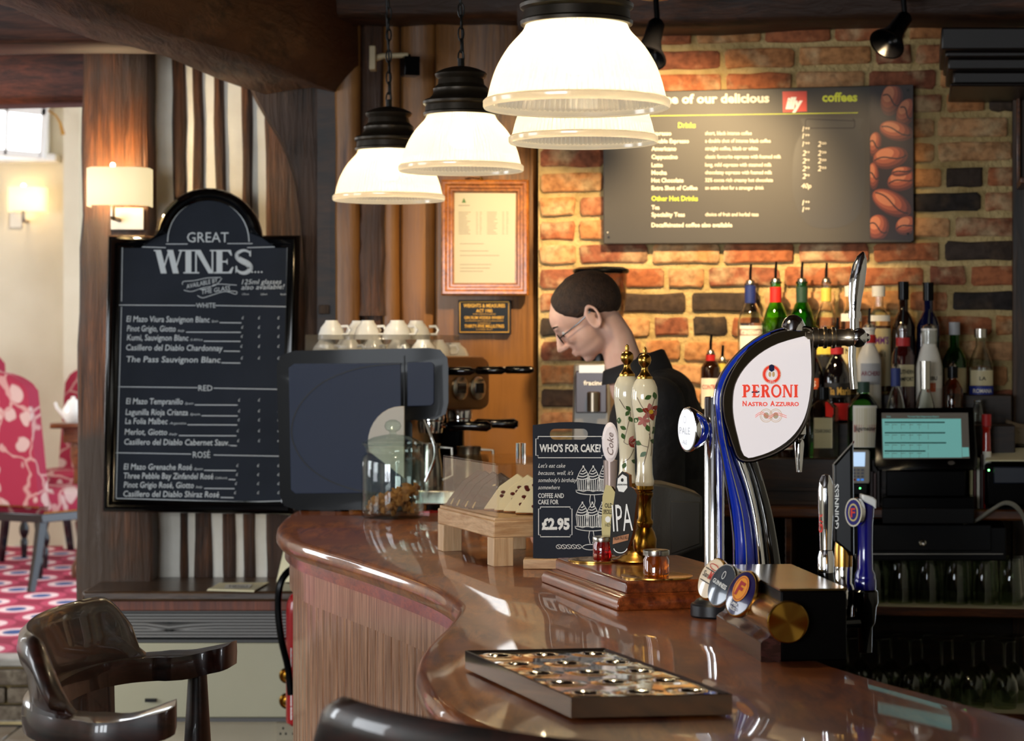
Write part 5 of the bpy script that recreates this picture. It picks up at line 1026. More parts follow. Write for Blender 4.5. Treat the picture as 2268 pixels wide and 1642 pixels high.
t = hdl(1916, 3.50, [('blue_handle', [(0, 1285), (22, 1285), (22, 1272), (17, 1262), (16, 1210), (17, 1160), (20, 1125), (21, 1108), (0, 1106)], NAVY), ('blue_collar', [(0, 1308), (23, 1308), (24, 1302), (24, 1285), (21, 1278), (0, 1276)], NAVY), ('valve', [(0, 1445), (15, 1445), (16, 1390), (22, 1380), (25, 1345), (29, 1335), (28, 1310), (24, 1306), (0, 1306)], BLKG)], 'deep blue tap handle with a white cap and round red F badge', az)
m = MB(); Pf = FP(3.5); m.plate(Pf, [(1905, 1093), (1930, 1100), (1938, 1106), (1937, 1128), (1930, 1120), (1906, 1108)], -.012, .018); m.build('white_cap', WHITEP, t, bevel=.003)
Pb = Pl((W(1893, HY, 3.48).x, 3.478, 0), -35)
m = MB(); A2 = [Pb(1894+19*math.cos(a), 1135+32*math.sin(a), -.006) for a in [2*PI*k/24 for k in range(24)]]; A3 = [Pb(1894+19*math.cos(a), 1135+32*math.sin(a), .006) for a in [2*PI*k/24 for k in range(24)]]; m.loft([A2, A3]); m.ell(Pb, 1894, 1135, 16, 28, .0066, 1); m.ell(Pb, 1894, 1135, 11, 20, .0070, 2); m.ell(Pb, 1894, 1135, 8, 16, .0074, 1); m.text(Pb, 'F', 1889, 1145, 20, 10, .0078, 3, bold=.03)
m.build('badge', [CHROME, NAVY, mat('badge_gold', 'c8b37a', .3), REDP], t, label='oval badge with a red F on blue and gold')
# grey housing and white cup-shaped badge behind the pumps
gh = thing('till_housing', 'dull grey plastic box housing on the bar behind the hand pumps', 'box', onz(1500, 1243, ZB))
m = MB(); Pk = FP(4.92)
pf_ = [(1442, 1072), (1475, 1075), (1530, 1090), (1556, 1100), (1556, 1212), (1480, 1240), (1440, 1240)]
m.loft([[Pk(x, min(y, 1240), -.16) for x, y in pf_], [Pk(x, y, 0) for x, y in pf_]]); mn = min(v.z for v in m.v); m.v = [Vector((v.x, v.y, ZB+.001+(v.z-mn)*((max(q.z for q in m.v)-ZB)/(max(q.z for q in m.v)-mn)))) for v in m.v]
m.build('housing', mat('till_grey', '3c3a34', .5, bump=(200, .2)), gh, bevel=.006)
m = MB(); m.plate(Pk, [(1486, 1110), (1550, 1112), (1550, 1205), (1486, 1228)], 0, .004); m.build('housing_panel', mat('till_panel', '35332e', .5), gh, bevel=.002)
wc = thing('soft_drink_tap', 'round white soft drink badge with script lettering behind the pump handles', 'drink dispenser', onz(1352, 1215, ZB))
Pw = FP(4.70)
m = MB(); ov = [(1352+18*math.cos(a), 980+44*math.sin(a)*1.0) for a in [2*PI*k/24 for k in range(24)]]; m.loft([[Pw(x, y, -.02) for x, y in ov], [Pw(x, y, 0) for x, y in ov], [Pw(x+(1352-x)*.2, y+(980-y)*.2, .006) for x, y in ov]]); m.build('badge_face', mat('cola_white', 'e0d4d0', .3, emit=('f0e4e0', .25)), wc)
m = MB()
def vv(px, py, off=0): return Pw(1355+py, 1012-px, .0072)
m.text(vv, 'Coke', 4, 3, 14, 50, 0, 0, shear=.4, bold=.01); m.build('lettering', mat('script_grey', '8c7670', .5), wc)
m = MB(); m.lpx(1352, 4.72, [(0, (ZE-ZB)*F/4.72+HY), (14, (ZE-ZB)*F/4.72+HY), (14, 1080), (16, 1020), (0, 1015)], 20); m.build('column', mat('column_pinkish', 'b8a49c', .3, .3), wc)
# ================================================================ back bar
def offd(px, off): return WALL.sh(off)(px, 870).y
def bbox(name, px0, px1, o0, o1, z0, z1, mt, parent=None, bevel=.003, **k):    # box in the brick wall's own axes
    ua, ub = uz(px0, 870)[0], uz(px1, 870)[0]; m = MB(); pts = [(ua, o0), (ua, o1), (ub, o1), (ub, o0)]
    m.loft([[WALL.o+WALL.u*u+WALL.n*o+Vector((0, 0, z)) for u, o in pts] for z in (z0, z1)])
    return m.build(name, mt, parent, bevel=bevel, **k)
ZC = WALL.sh(.50)(1800, 1124).z; Z1 = WALL.sh(.40)(1750, 1016).z; Z2 = WALL.sh(.27)(1900, 938).z; Z3 = WALL.sh(.16)(1900, 874).z
ZG = WALL.sh(.50)(2000, 1342).z; ZW = WALL.sh(.50)(2000, 1572).z
bk = thing('back_bar', 'dark wooden back bar with stepped bottle shelves, counter and glass shelves', 'shelving', WALL.o+WALL.u*.7+WALL.n*.25, math.radians(-10))
bbox('counter', 1200, 2420, .0, .50, ZC-.032, ZC, SHELF, bk, .006)
bbox('top_step', 1560, 2236, .0, .155, ZC, Z3, DARKW, bk); bbox('middle_step', 1560, 2236, .155, .27, ZC, Z2, DARKW, bk); bbox('lower_step', 1560, 1985, .27, .40, ZC, Z1, DARKW, bk)
bbox('step_lip', 1560, 1985, .40, .407, ZC+.04, ZC+.052, DARKW, bk, .001); bbox('step_lip', 1560, 1985, .40, .412, ZC+.0, ZC+.012, DARKW, bk, .001)
bbox('glass_shelf', 1772, 2420, .06, .50, ZG-.03, ZG-.004, SHELF, bk); bbox('glass_shelf', 1772, 2420, .06, .50, ZW-.03, ZW-.004, SHELF, bk)
MATT = mat('shelf_liner', 'a8a68c', .8, bump=(300, .5))
bbox('shelf_liner', 1775, 2420, .08, .497, ZG-.004, ZG, MATT, bk, 0); bbox('shelf_liner', 1775, 2420, .08, .497, ZW-.004, ZW, MATT, bk, 0)
bbox('back_board', 1200, 2420, .03, .06, 0, ZC-.033, DARKW, bk); bbox('upright', 1757, 1771, .06, .48, 0, ZC-.033, SHELF, bk); bbox('upright', 1210, 1225, .06, .48, 0, ZC-.033, SHELF, bk)
bbox('plinth', 1225, 1757, .06, .44, 0, .5, DARKW, bk)
for k in range(14):                          # stack of dark plastic bowls / tubs under the counter
    pass
for k in range(22):
    z = .5005+k*.0215; tag(bbox('tray', 1690, 1754, .18, .46+.006*(k % 2), z, z+.0212, BLKP, None, .005, seg=1), 'thin black tray in the tall stack under the back counter', 'tray', 'stack of black trays')
# bottles
def bottle(cx, off, zb, w, ysh, yneck, ytop, glass, label, nr=.26, pour=None, cap=None, labs=(), clear=False, sq=False, liquid=None, name='bottle', seg=28):
    d = offd(cx, off); k = F/d; c = W(cx, HY, d); H = lambda y: ZE-(y-HY)/k; r = w/2/k; n = r*nr*1.55
    t = thing(name, label, 'bottle', (c.x, c.y, zb), math.radians(-10), 'bottles on the back bar')
    n = max(n, .011); hs = H(ysh); hn = H(yneck); htp = H(ytop)
    pr = [(0, zb), (r*.92, zb), (r, zb+.006), (r, hs)]
    for q in (.15, .35, .6, .85, 1): pr.append((n+(r-n)*(1-q)**.8*(1 if q < .99 else 0) if q < 1 else n, hs+(hn-hs)*q**.85))
    pr += [(n, htp-.008), (n*1.15, htp-.006), (n*1.15, htp)]
    if clear: i = [(max(q[0]-.0025, .001), max(q[1], zb+.008)) for q in pr[::-1][1:-1]]; pr = pr+[(n*.8, htp)]+i+[(0, zb+.008)]
    else: pr.append((0, htp))
    m = MB()
    if sq: m.lathe(None, pr, 4, 0, Matrix.Translation((c.x, c.y, 0)) @ Matrix.Rotation(PI/4-math.radians(10), 4, 'Z') @ Matrix.Diagonal((1.32, 1.05, 1, 1)))
    else: m.lathe((c.x, c.y, 0), pr, seg)
    m.build('glass_body', glass, t, bevel=.006 if sq else 0, angle=40)
    if liquid:
        lm, yl = liquid; hl = H(yl); rr_ = r-.004; q = [(0, zb+.01), (rr_, zb+.01), (rr_, min(hl, hs))]
        if hl > hs: q.append((n+(r-n)*.55-.003, hs+(hl-hs)))
        q.append((0, hl)); MB().lathe((c.x, c.y, 0), q, 24).build('liquid', lm, t)
    if cap:
        y0, y1, cm_, f = cap; m = MB(); m.lathe((c.x, c.y, 0), [(0, H(y0)), (n*f, H(y0)), (n*f*1.02, H(y1)), (0, H(y1))], 20); m.build('cap', cm_, t)
    if pour:
        m = MB(); p = Vector((c.x, c.y, 0)); a = H(ytop); b = H(pour); m.tube([p+Vector((0, 0, a+.012)), p+Vector((0, 0, (a+b)/2)), p+Vector((.002, 0, b))], [.0045, .0045, .0038], 8); m.build('pourer', BLKP, t)
        m = MB(); m.lathe((c.x, c.y, 0), [(0, a-.002), (n*1.05, a-.002), (n*.9, a+.008), (.005, a+.014), (0, a+.014)], 16); m.build('pourer_collar', STEEL, t)
    for y0, y1, hw, lm, txts in labs:
        def cyl(px, py, o=0, rr_=r):
            if sq: return Vector((c.x, c.y, 0))+WALL.n*(r*1.05*.7071*1.0+.0012+o)+WALL.u*((px-cx)/k)+Vector((0, 0, H(py)))
            sx = max(-.98, min(.98, (px-cx)/k/r)); q = r+.0009+o; return Vector((c.x+q*sx, c.y-q*math.sqrt(1-sx*sx), H(py)))
        m = MB(); nn = 10; xs = [cx-hw+2*hw*j/nn for j in range(nn+1)]; vs = [cyl(x, y) for y in (y0, y1) for x in xs]
        m.add(vs, [(j, j+1, nn+2+j, nn+1+j) for j in range(nn)], 0); ms = [lm]
        for st_, x, y, h, w_, mt in txts:
            if mt not in ms: ms.append(mt)
            m.text(lambda a, b, o=0: cyl(a, b, .0004), st_, cx+x, y, h, w_, 0, ms.index(mt), bold=.02)
        m.build('label', ms, t)
    return t
def Lm(n, c): return mat('label_'+n, c, .5)
L_W = Lm('white', 'e6e0d2'); L_CR = Lm('cream', 'd2c49a'); L_R = Lm('red', 'b01c1c'); L_BK = Lm('black', '14110f'); L_B = Lm('blue', '1a2f8a'); L_G = Lm('gold', 'c9a04a'); L_SV = Lm('silver', '9a9a9c'); L_P = Lm('purple', '7a3a8a'); L_Y = Lm('yellow', 'd8c24a'); L_O = Lm('orange', 'c0542a')
YEL = mat('pale_liquor', 'caa04a', .05, trans=.8, ior=1.36); CLRL = mat('clear_liquor', 'f0f0ea', .03, trans=1, ior=1.36); AMB = mat('amber_liquor', '7a3208', .06, trans=.5, coat=1)
capb = Lm('capsule_blue', '1c2c6a'); capr = Lm('capsule_red', 'c22018'); capg = Lm('capsule_green', '1c3a2a'); capy = Lm('capsule_yellow', 'd0b84e')
# top step
bottle(1662, .09, Z3, 56, 715, 670, 628, GCLR, 'clear vermouth bottle with blue capsule and red and white label, leftmost of the back row', pour=585, cap=(672, 632, capb, 1.1), labs=[(722, 776, 24, L_W, [('CINZANO', -22, 741, 10, 42, L_W)]), (729, 744, 24, L_R, [('CINZANO', -21, 741, 9, 42, L_W)])], clear=True, liquid=(CLRL, 716))
bottle(1718, .09, Z3, 58, 716, 668, 624, GGREEN, 'green vermouth bottle with a red capsule in the back row', pour=580, cap=(670, 636, capr, 1.12), clear=True, labs=[(745, 800, 22, L_W, [])])
bottle(1776, .09, Z3, 58, 716, 668, 624, GDKGRN, 'green vermouth bottle with a dark green capsule, just left of the tap arm', pour=580, cap=(670, 636, capg, 1.12), clear=True, labs=[(745, 800, 22, L_W, [])])
bottle(1830, .09, Z3, 50, 712, 670, 624, GCLR, 'clear whisky bottle with a yellow capsule above the chrome tap arm', pour=582, cap=(668, 638, capy, 1.15), labs=[(768, 785, 22, L_Y, []), (790, 850, 22, L_BK, [])], clear=True, liquid=(YEL, 722))
bottle(1884, .09, Z3, 48, 712, 680, 640, GCLR, 'clear bottle with white cap and white numbered label, behind the tap lever', cap=(657, 634, L_W, 1.35), labs=[(695, 712, 22, L_W, []), (765, 850, 21, L_CR, [('Nº', -14, 784, 12, 18, L_BK)])], clear=True, liquid=(CLRL, 730))
bottle(1946, .09, Z3, 54, 712, 680, 640, GCLR, 'clear fruit cup bottle with white cap and purple lettered label', cap=(657, 634, L_W, 1.35), labs=[(699, 712, 22, L_W, []), (728, 855, 24, L_CR, [("PIMM'S", -22, 762, 16, 40, L_P), ('No 1', -8, 790, 10, 18, L_BK)])], clear=True, liquid=(AMB, 722))
bottle(2001, .09, Z3, 52, 725, 690, 626, GBROWN, 'dark brown wine-style bottle with a tall black capsule', cap=(664, 624, BLKP, 1.15), labs=[(745, 800, 18, L_BK, [('TIA', -8, 768, 9, 16, L_W)])])
bottle(2056, .09, Z3, 52, 725, 690, 628, GBLUE, 'midnight blue bottle with a tall black capsule in the back row', cap=(666, 626, BLKP, 1.15), labs=[(738, 756, 9, L_B, []), (756, 766, 16, L_BK, [('HARVEYS', -14, 765, 7, 28, L_W)])])
bottle(2114, .09, Z3, 52, 800, 768, 718, GDKGRN, 'green whiskey bottle with foil neck, second from the right', cap=(742, 714, L_SV, 1.15), clear=True, labs=[(815, 870, 24, L_CR, [])], liquid=(AMB, 800))
bottle(2172, .09, Z3, 54, 812, 768, 740, GCLR, 'clear bottle with steel cap and blue sambuca label, rightmost of the back row', cap=(748, 729, STEEL, 1.3), labs=[(820, 854, 24, L_CR, [('LA', -8, 842, 8, 14, L_BK)]), (855, 892, 26, L_B, [('ROMANA', -20, 870, 9, 40, L_W), ('SAMBUCA', -20, 884, 9, 40, L_W)])], clear=True, liquid=(CLRL, 815))
# middle step
bottle(1574, .215, Z2, 44, 815, 798, 784, GBROWN, 'brown orange liqueur bottle with a slanted white label at the left end', pour=742, cap=(808, 786, L_R, 1.2), labs=[(838, 905, 21, L_W, [('COINTREAU', -19, 862, 10, 38, L_R)])])
bottle(1600, .17+.03, Z2, 30, 850, 822, 800, GCLR, 'slim pale bottle with a pourer beside the chrome pillar font', pour=765, cap=(824, 806, capy, 1.2), clear=True, liquid=(YEL, 850))
bottle(1800, .215, Z2, 46, 830, 790, 760, GBLACK, 'black bottle with a small orange diamond label right of the glowing lens', labs=[(838, 862, 10, L_O, [('S', -4, 856, 12, 8, L_W)])], cap=(775, 756, BLKP, 1.1))
bottle(1854, .215, Z2, 62, 836, 790, 748, GBLACK, 'black coffee liqueur bottle with gold script label and red neck band', pour=704, cap=(785, 770, L_R, 1.4), nr=.22, labs=[(848, 880, 29, L_BK, [('Tia Maria', -27, 874, 17, 54, L_G)]), (893, 930, 28, L_R, [])])
bottle(1925, .215, Z2, 54, 800, 765, 726, FROST, 'frosted white schnapps bottle with a silver disc label', pour=683, nr=.3, cap=(760, 742, L_R, 1.15), labs=[(805, 852, 21, L_SV, [('ARCHERS', -20, 832, 10, 40, Lm('maroon', '6a1a2a'))])])
bottle(2000, .215, Z2, 50, 790, 760, 728, mat('ruby_glass', '3a0a08', .06, coat=1), 'dark ruby bottle with a cream label lettered for a southern liqueur', pour=680, cap=(790, 748, L_R, 1.5), labs=[(808, 856, 22, L_CR, [('SOUTHERN', -20, 828, 9, 40, L_BK), ('COMFORT', -20, 844, 9, 40, L_BK)])])
bottle(2058, .215, Z2, 58, 815, 765, 728, mat('white_bottle', 'd8d2c6', .25, coat=.3), 'opaque white rum bottle with a bell-shaped body', pour=685, cap=(762, 728, GCLR, 1.1), labs=[(832, 860, 24, L_W, [('MALIBU', -22, 842, 9, 34, L_BK)]), (848, 868, 9, L_O, [])], nr=.34)
bottle(2110, .215, Z2, 44, 862, 840, 815, GAMBER, 'round amber bottle with a black pourer above the till screen', pour=800, cap=(838, 812, BLKP, 1.3), clear=True)
bottle(2166, .215, Z2, 26, 915, 895, 885, GCLR, 'small clear glass bottle behind the right edge of the till screen', clear=True)
# lower step
bottle(1824, .335, Z1, 70, 905, 885, 862, GCLR, 'square amaretto bottle with black cap and cream label', nr=.16, cap=(884, 858, BLKP, 1.5), labs=[(925, 992, 20, L_CR, [('DISARONNO', -18, 958, 8, 36, L_BK)])], sq=True, liquid=None)
bottle(1912, .335, Z1, 70, 905, 872, 852, GDKGRN, 'dark green herbal liqueur bottle with a stag label and red band', nr=.2, cap=(870, 846, capg, 1.3), labs=[(898, 990, 26, L_W, []), (903, 988, 22, Lm('cream2', 'd8cfb0'), []), (940, 957, 24, L_R, [('Jägermeister', -23, 953, 10, 46, L_BK)])])
bottle(1984, .335, Z2+.0, 40, 905, 860, 815, GCLR, 'clear vodka bottle with a blue and silver capsule behind the till screen', pour=770, cap=(856, 816, capb, 1.3), clear=True)
bottle(2049, .335, Z2+.0, 44, 905, 860, 800, GCLR, 'clear bottle with a long silver capsule behind the till screen', cap=(862, 800, STEEL, 1.3), clear=True)
for x, g, l in ((1690, GDKGRN, 'small green bottle low behind the blue font'), (1742, GBROWN, 'squat dark bottle with a white and red label under the glowing lens'), (1770, GBLACK, 'squat black bottle beside the square amaretto bottle')):
    bottle(x, .335, Z1, 40, 950, 925, 905, g, l, labs=[(965, 995, 18, L_W, []), (985, 992, 18, L_R, [])] if x == 1742 else [], cap=(925, 900, BLKP, 1.2))
bbox('middle_step', 1986, 2236, .27, .38, ZC, Z2, DARKW, bk)
t = bottle(2185, .44, ZC, 20, 1010, 960, 945, mat('hot_sauce', 'a01c10', .2, coat=.6), 'little hot sauce bottle with a red cap right of the till screen', cap=(944, 918, L_R, 1.2), labs=[(1000, 1040, 9, L_W, [])])
# tumblers and wine glasses upside down on the shelves
TG = thin('tumbler_glass', 'e6ece0', 2.0, .03, .9)
tum = thing('pint_glass', '', 'glass', (0, 0, 0)); rt_, hh_ = .036, .135
m = MB(); m.lathe((0, 0, 0), [(rt_, 0), (rt_*.97, .04), (rt_*.80, hh_-.004), (rt_*.76, hh_), (0, hh_), (0, hh_-.008), (rt_*.72, hh_-.008), (rt_*.93, .04), (rt_-.0022, 0), (rt_, 0)], 24); m.build('tumbler', TG, tum)
wg = thing('wine_glass', '', 'glass', (0, 0, 0)); r = .041
m = MB(); m.lathe((0, 0, 0), [(r*.8, 0), (r*.93, .025), (r, .055), (r*.9, .08), (r*.55, .104), (.007, .116), (.0042, .122), (.004, .18), (.009, .189), (.034, .193), (.034, .196), (0, .196), (0, .112), (r*.5, .101), (r*.87, .079), (r*.975, .055), (r*.91, .025), (r*.78, 0), (r*.8, 0)], 28); m.build('bowl', TG, wg)
first = {}
def place(src, x, o, z, lab, grp):
    d = offd(x, o); c = copy_tree(src) if src.name in first else src; first[src.name] = 1
    v = W(x, HY, d); c.location = (v.x, v.y, z); c['label'] = lab; c['group'] = grp
ORD = ['leftmost', 'second from left', 'third from left', 'fourth from left', 'fifth from left', 'sixth from left', 'seventh from left']
for i in range(7): place(tum, 1872+i*61, .42, ZG, 'upturned pint glass in the front row of the shelf, %s' % ORD[i], 'pint glasses on the shelf')
for i in range(7): place(tum, 1897+i*58, .32, ZG, 'upturned pint glass in the back row of the shelf, %s' % ORD[i], 'pint glasses on the shelf')
for i in range(6): place(wg, 1877+i*69.5, .42, ZW, 'upturned wine glass in the front row of the lowest shelf, %s' % ORD[i], 'wine glasses on the lowest shelf')
for i in range(6): place(wg, 1905+i*68, .30, ZW, 'upturned wine glass in the back row of the lowest shelf, %s' % ORD[i], 'wine glasses on the lowest shelf')
# till
TP = WALL.sh(.53)
tl = thing('till', 'black till with a tilted touch screen showing a pale teal page', 'till', TP(2048, 1150), math.radians(-10)); 
def tilt(P0, y0, y1, k): 
    def f(px, py, off=0): return P0(px, py, 0)+P0.n*(off-(y1-py)/(y1-y0)*k)
    f.n = P0.n; return f
SCR = tilt(TP, 905, 1040, .06)
m = MB(); q = [(1940, 906), (2158, 904), (2166, 1030), (2160, 1042), (1944, 1044), (1936, 1032)]; m.loft([[SCR(x, y, -.03) for x, y in q], [SCR(x, y, -.003) for x, y in q], [SCR(x+(2050-x)*.03, y+(975-y)*.04, .0) for x, y in q]]); m.build('screen_housing', BLKG, tl)
m = MB(); m.flat(SCR, [(1952, 916), (2145, 916), (2148, 1016), (1954, 1018)], .0006, 0)
m.flat(SCR, [(1953, 929), (2129, 929), (2131, 1014), (1956, 1015)], .0012, 1); m.text(SCR, 'Order', 1963, 926, 4, 10, .0014, 1); m.text(SCR, 'Terminal Sales Department Report', 2010, 926, 4, 70, .0014, 1)
for y, x1 in ((937, 2093), (960, 2094), (982, 2096), (1000, 2050)):
    m.ribbon(SCR, [(1959, y), (x1, y)], 2.6, .0016, 2)
    for k in range(5): m.ribbon(SCR, [(1959+k*18, y+5), (1969+k*18, y+5)], 1, .0016, 0); m.ribbon(SCR, [(1976+k*20, y+3), (1976+k*20, y+15)], .6, .0016, 0)
m.flat(SCR, [(2131, 992), (2146, 992), (2147, 1012), (2132, 1013)], .0013, 1)
m.build('screen', [mat('screen_grey', '4a4640', .2, emit=('5a544c', .35)), mat('screen_teal', '5f9c98', .2, emit=('78b8b2', .45)), BLKP], tl)
m = MB(); m.ell(SCR, 2107, 1026, 8, 4.5, .002, 0, 14); m.ribbon(SCR, [(1954, 1042), (1993, 1041)], 2.5, .004, 0); m.build('emblem', STEEL, tl)
bx = lambda nm, x0, x1, y0, y1, o0, o1, mt, par, bv=.004: (lambda m: m.build(nm, mt, par, bevel=bv))(MB().rect(WALL.sh((o0+o1)/2), x0, y0, x1, y1, -(o1-o0)/2, (o1-o0)/2))
bx('stand', 1962, 2138, 1040, 1098, .42, .54, BLKP, tl); bx('base', 1954, 2156, 1096, 1150, .36, .56, BLKP, tl); bx('base_plate', 1954, 2156, 1120, 1155, .36, .57, mat('till_black', '0a0a0c', .5, spec=.2), tl, .003)
cdw = thing('cash_drawer', 'wide black cash drawer with a round key lock hung under the counter', 'cash drawer', WALL.sh(.4)(2070, 1229), math.radians(-10))
bx('casing', 1925, 2222, 1157, 1229, .12, .50, mat('drawer_black', '08080a', .5, spec=.2), cdw, .003); bx('front', 1932, 2195, 1163, 1220, .50, .508, mat('drawer_front', '0e0f12', .5, spec=.2), cdw, .002)
m = MB(); Mk = Matrix.Translation(WALL.sh(.508)(2043, 1203)) @ Matrix.Rotation(math.radians(-10), 4, 'Z') @ Matrix.Rotation(PI/2, 4, 'X'); m.lathe(None, [(0, -.002), (.011, -.002), (.011, .004), (.008, .006), (.004, .004), (0, .004)], 20, 0, Mk); m.build('key_lock', STEEL, cdw)
m = MB(); m.rect(WALL.sh(.508), 1932, 1226, 2222, 1228.5, 0, .006); m.build('drawer_edge', STEEL, cdw)
cr = thing('card_reader', 'grey card payment terminal with a lit pale blue screen beside the till', 'card reader', WALL.sh(.47)(1902, 1124))
CR = tilt(WALL.sh(.47), 990, 1075, .03); m = MB(); q = rr(1876, 998, 1926, 1072, 6, 3); m.loft([[CR(x, y, -.03) for x, y in q], [CR(x, y, 0) for x, y in q]]); m.build('housing', GREYP, cr, bevel=.002)
m = MB(); m.flat(CR, [(1879, 1003), (1916, 1003), (1915, 1034), (1879, 1034)], .001); m.build('screen', mat('reader_screen', 'a8c4e0', .2, emit=('b8d4f4', .8)), cr)
m = MB()
for r_ in range(4):
    for c_ in range(4): m.rect(CR, 1880+c_*9, 1040+r_*7, 1886+c_*9, 1044+r_*7, 0, .002, 1 if r_ < 3 else (2 if c_ < 2 else 3))
m.build('keypad', [BLK, mat('key_grey', '6e7488', .5), RED, mat('key_blue', '3a7ad0', .4, emit=('3a8af0', .6))], cr)
m = MB(); m.rect(WALL.sh(.455), 1884, 1070, 1922, 1096, -.03, .02); m.build('cradle', BLKP, cr, bevel=.003); mL = MB(); mL.sph(WALL.sh(.48)(1905, 1082), .002); mL.build('green_light', mat('led_green', '30ff60', .5, emit=('50ff70', 8)), cr)
m = MB(); v = WALL.sh(.45)(1902, 1096); m.tube([v, Vector((v.x, v.y, ZC))], .012); m.build('post', BLKP, cr)
pn = thing('receipt_printer', 'black receipt printer with a sheet of cream paper on top at the right edge', 'printer', WALL.sh(.40)(2230, 1124), math.radians(-10))
bx('housing', 2178, 2300, 1022, 1118, .25, .50, BLKP, pn, .01); bx('front_hatch', 2200, 2300, 1034, 1072, .50, .508, mat('printer_hatch', '1c2230', .4), pn, .006); bx('foot_plate', 2180, 2300, 1116, 1124, .27, .48, BLKP, pn, .002)
m = MB(); v = [WALL.sh(.50)(2182, 1022), WALL.sh(.50)(2300, 1022), WALL.sh(.30)(2300, 994), WALL.sh(.30)(2192, 996)]; m.loft([v, [p+Vector((0, 0, .003)) for p in v]]); m.build('paper', PAPERC, pn); MB().sph(WALL.sh(.511)(2190, 1042), .0025).build('green_light', mat('led_green2', '60ff70', .5, emit=('70ff80', 8)), pn)
mn_ = 0
for i, (x0, x1, y0, cm_) in enumerate(((2146, 2153, 1008, L_CR), (2155, 2160, 1018, Lm('menu_maroon', '5a1c20')), (2162, 2168, 1012, L_W), (2170, 2176, 1004, Lm('menu_brown', '3a2018')))):
    ob = bx('menu_card', x0, x1, y0, 1124, .30, .46, cm_, None, .001); tag(ob, 'upright menu card between till and printer, %s' % ('cream, leftmost', 'maroon', 'white', 'dark brown, rightmost')[i], 'menu card', 'menu cards beside the till')
for i, (x0, x1, y0) in enumerate(((1928, 1934, 1042), (1936, 1941, 1046), (1943, 1949, 1040))):
    ob = bx('menu_card', x0, x1, y0, 1124, .30, .44, Lm('folder%d' % i, ('4a3a38', '6a5250', '2c2220')[i]), None, .001); tag(ob, 'dark upright folder between card reader and till, %s' % ('leftmost', 'middle', 'rightmost')[i], 'folder', 'folders left of the till')
m = MB()
for (a, b) in (((2222, 990), (2268, 932)),):
    pass
N_ = WALL.sh(.22); hs_ = [(2222, 985), (2224, 950), (2230, 930), (2245, 936), (2262, 940), (2300, 945), (2300, 992)]; m.loft([[N_(x, y, -.05) for x, y in hs_], [N_(x+4, y+2, .0) for x, y in hs_], [N_(x+(2260-x)*.3, y+(965-y)*.3, .03) for x, y in hs_]])
o = m.build('paper_bag', mat('crumpled_paper', '9c8c74', .8, bump=(25, 1, .02)), label='crumpled pale paper bag above the printer at the right edge', cat='bag', angle=20)
pdz = N_(2260, 992).z
bx('bag_box', 2205, 2300, 992, 1022, .10, .25, DARKW, bk)
m = MB(); m.tube(catmull([WALL.sh(.52)(2134, 1158), WALL.sh(.54)(2160, 1154), WALL.sh(.55)(2195, 1130), WALL.sh(.54)(2228, 1113), WALL.sh(.52)(2255, 1125), WALL.sh(.5)(2272, 1165), WALL.sh(.48)(2276, 1240)], 5), .005); m.tube(catmull([WALL.sh(.52)(2134, 1160), WALL.sh(.53)(2170, 1150), WALL.sh(.54)(2225, 1116), WALL.sh(.52)(2262, 1140), WALL.sh(.5)(2280, 1200)], 5), .004)
m.build('cable', mat('grey_cable', '8c8a80', .5), label='grey cables looping from the till base over the counter edge', cat='cable')
# ---- grinder behind the barman
gd = offd(1320, .30); gr = thing('coffee_grinder', 'tall coffee grinder with a clear hopper behind the barman', 'coffee grinder', (W(1330, HY, gd).x, gd, ZC))
m = MB(); m.lpx(1331, gd, [(0, 606), (60, 606), (63, 602), (62, 597), (50, 592), (0, 590)], 32); m.build('hopper_lid', BLKP, gr)
m = MB(); m.lpx(1331, gd, [(58, 606), (56, 660), (50, 700), (38, 730), (38, 760), (36, 760), (36, 730), (48, 700), (54, 660), (56, 606), (58, 606)], 32); m.build('hopper', thin('hopper_plastic', 'd8c8b4', 1.4, .08), gr)
m = MB(); m.lpx(1331, gd, [(0, 758), (40, 758), (46, 775), (46, 800), (0, 800)], 32); m.build('grinder_neck', BLKP, gr)
G_ = Pl((W(1330, HY, gd).x, gd-.07, 0), -10)
m = MB(); q = [(1270, 805), (1350, 805), (1352, 960), (1360, 1122), (1262, 1122), (1266, 960)]; m.loft([[G_(x, y, -.16) for x, y in q], [G_(x, y, 0) for x, y in q]]); m.build('grinder_body', mat('grinder_silver', '6c6862', .4, .3), gr, bevel=.008)
m = MB(); m.plate(G_, [(1276, 822), (1345, 822), (1345, 915), (1276, 915)], 0, .012); m.build('dosing_window', mat('window_brown', '2a140a', .2, spec=.3), gr, bevel=.003)
m = MB(); m.rect(G_, 1284, 809, 1340, 826, .0, .013); m.lpx(1314, gd-.09, [(0, 912), (14, 912), (14, 870), (10, 868), (0, 868)], 16); m.build('chrome_collar', BRUSH, gr)
m = MB(); m.text(G_, 'fracino', 1294, 853, 10, 44, .0125, 0, bold=.02); m.build('lettering', WHITE, gr)
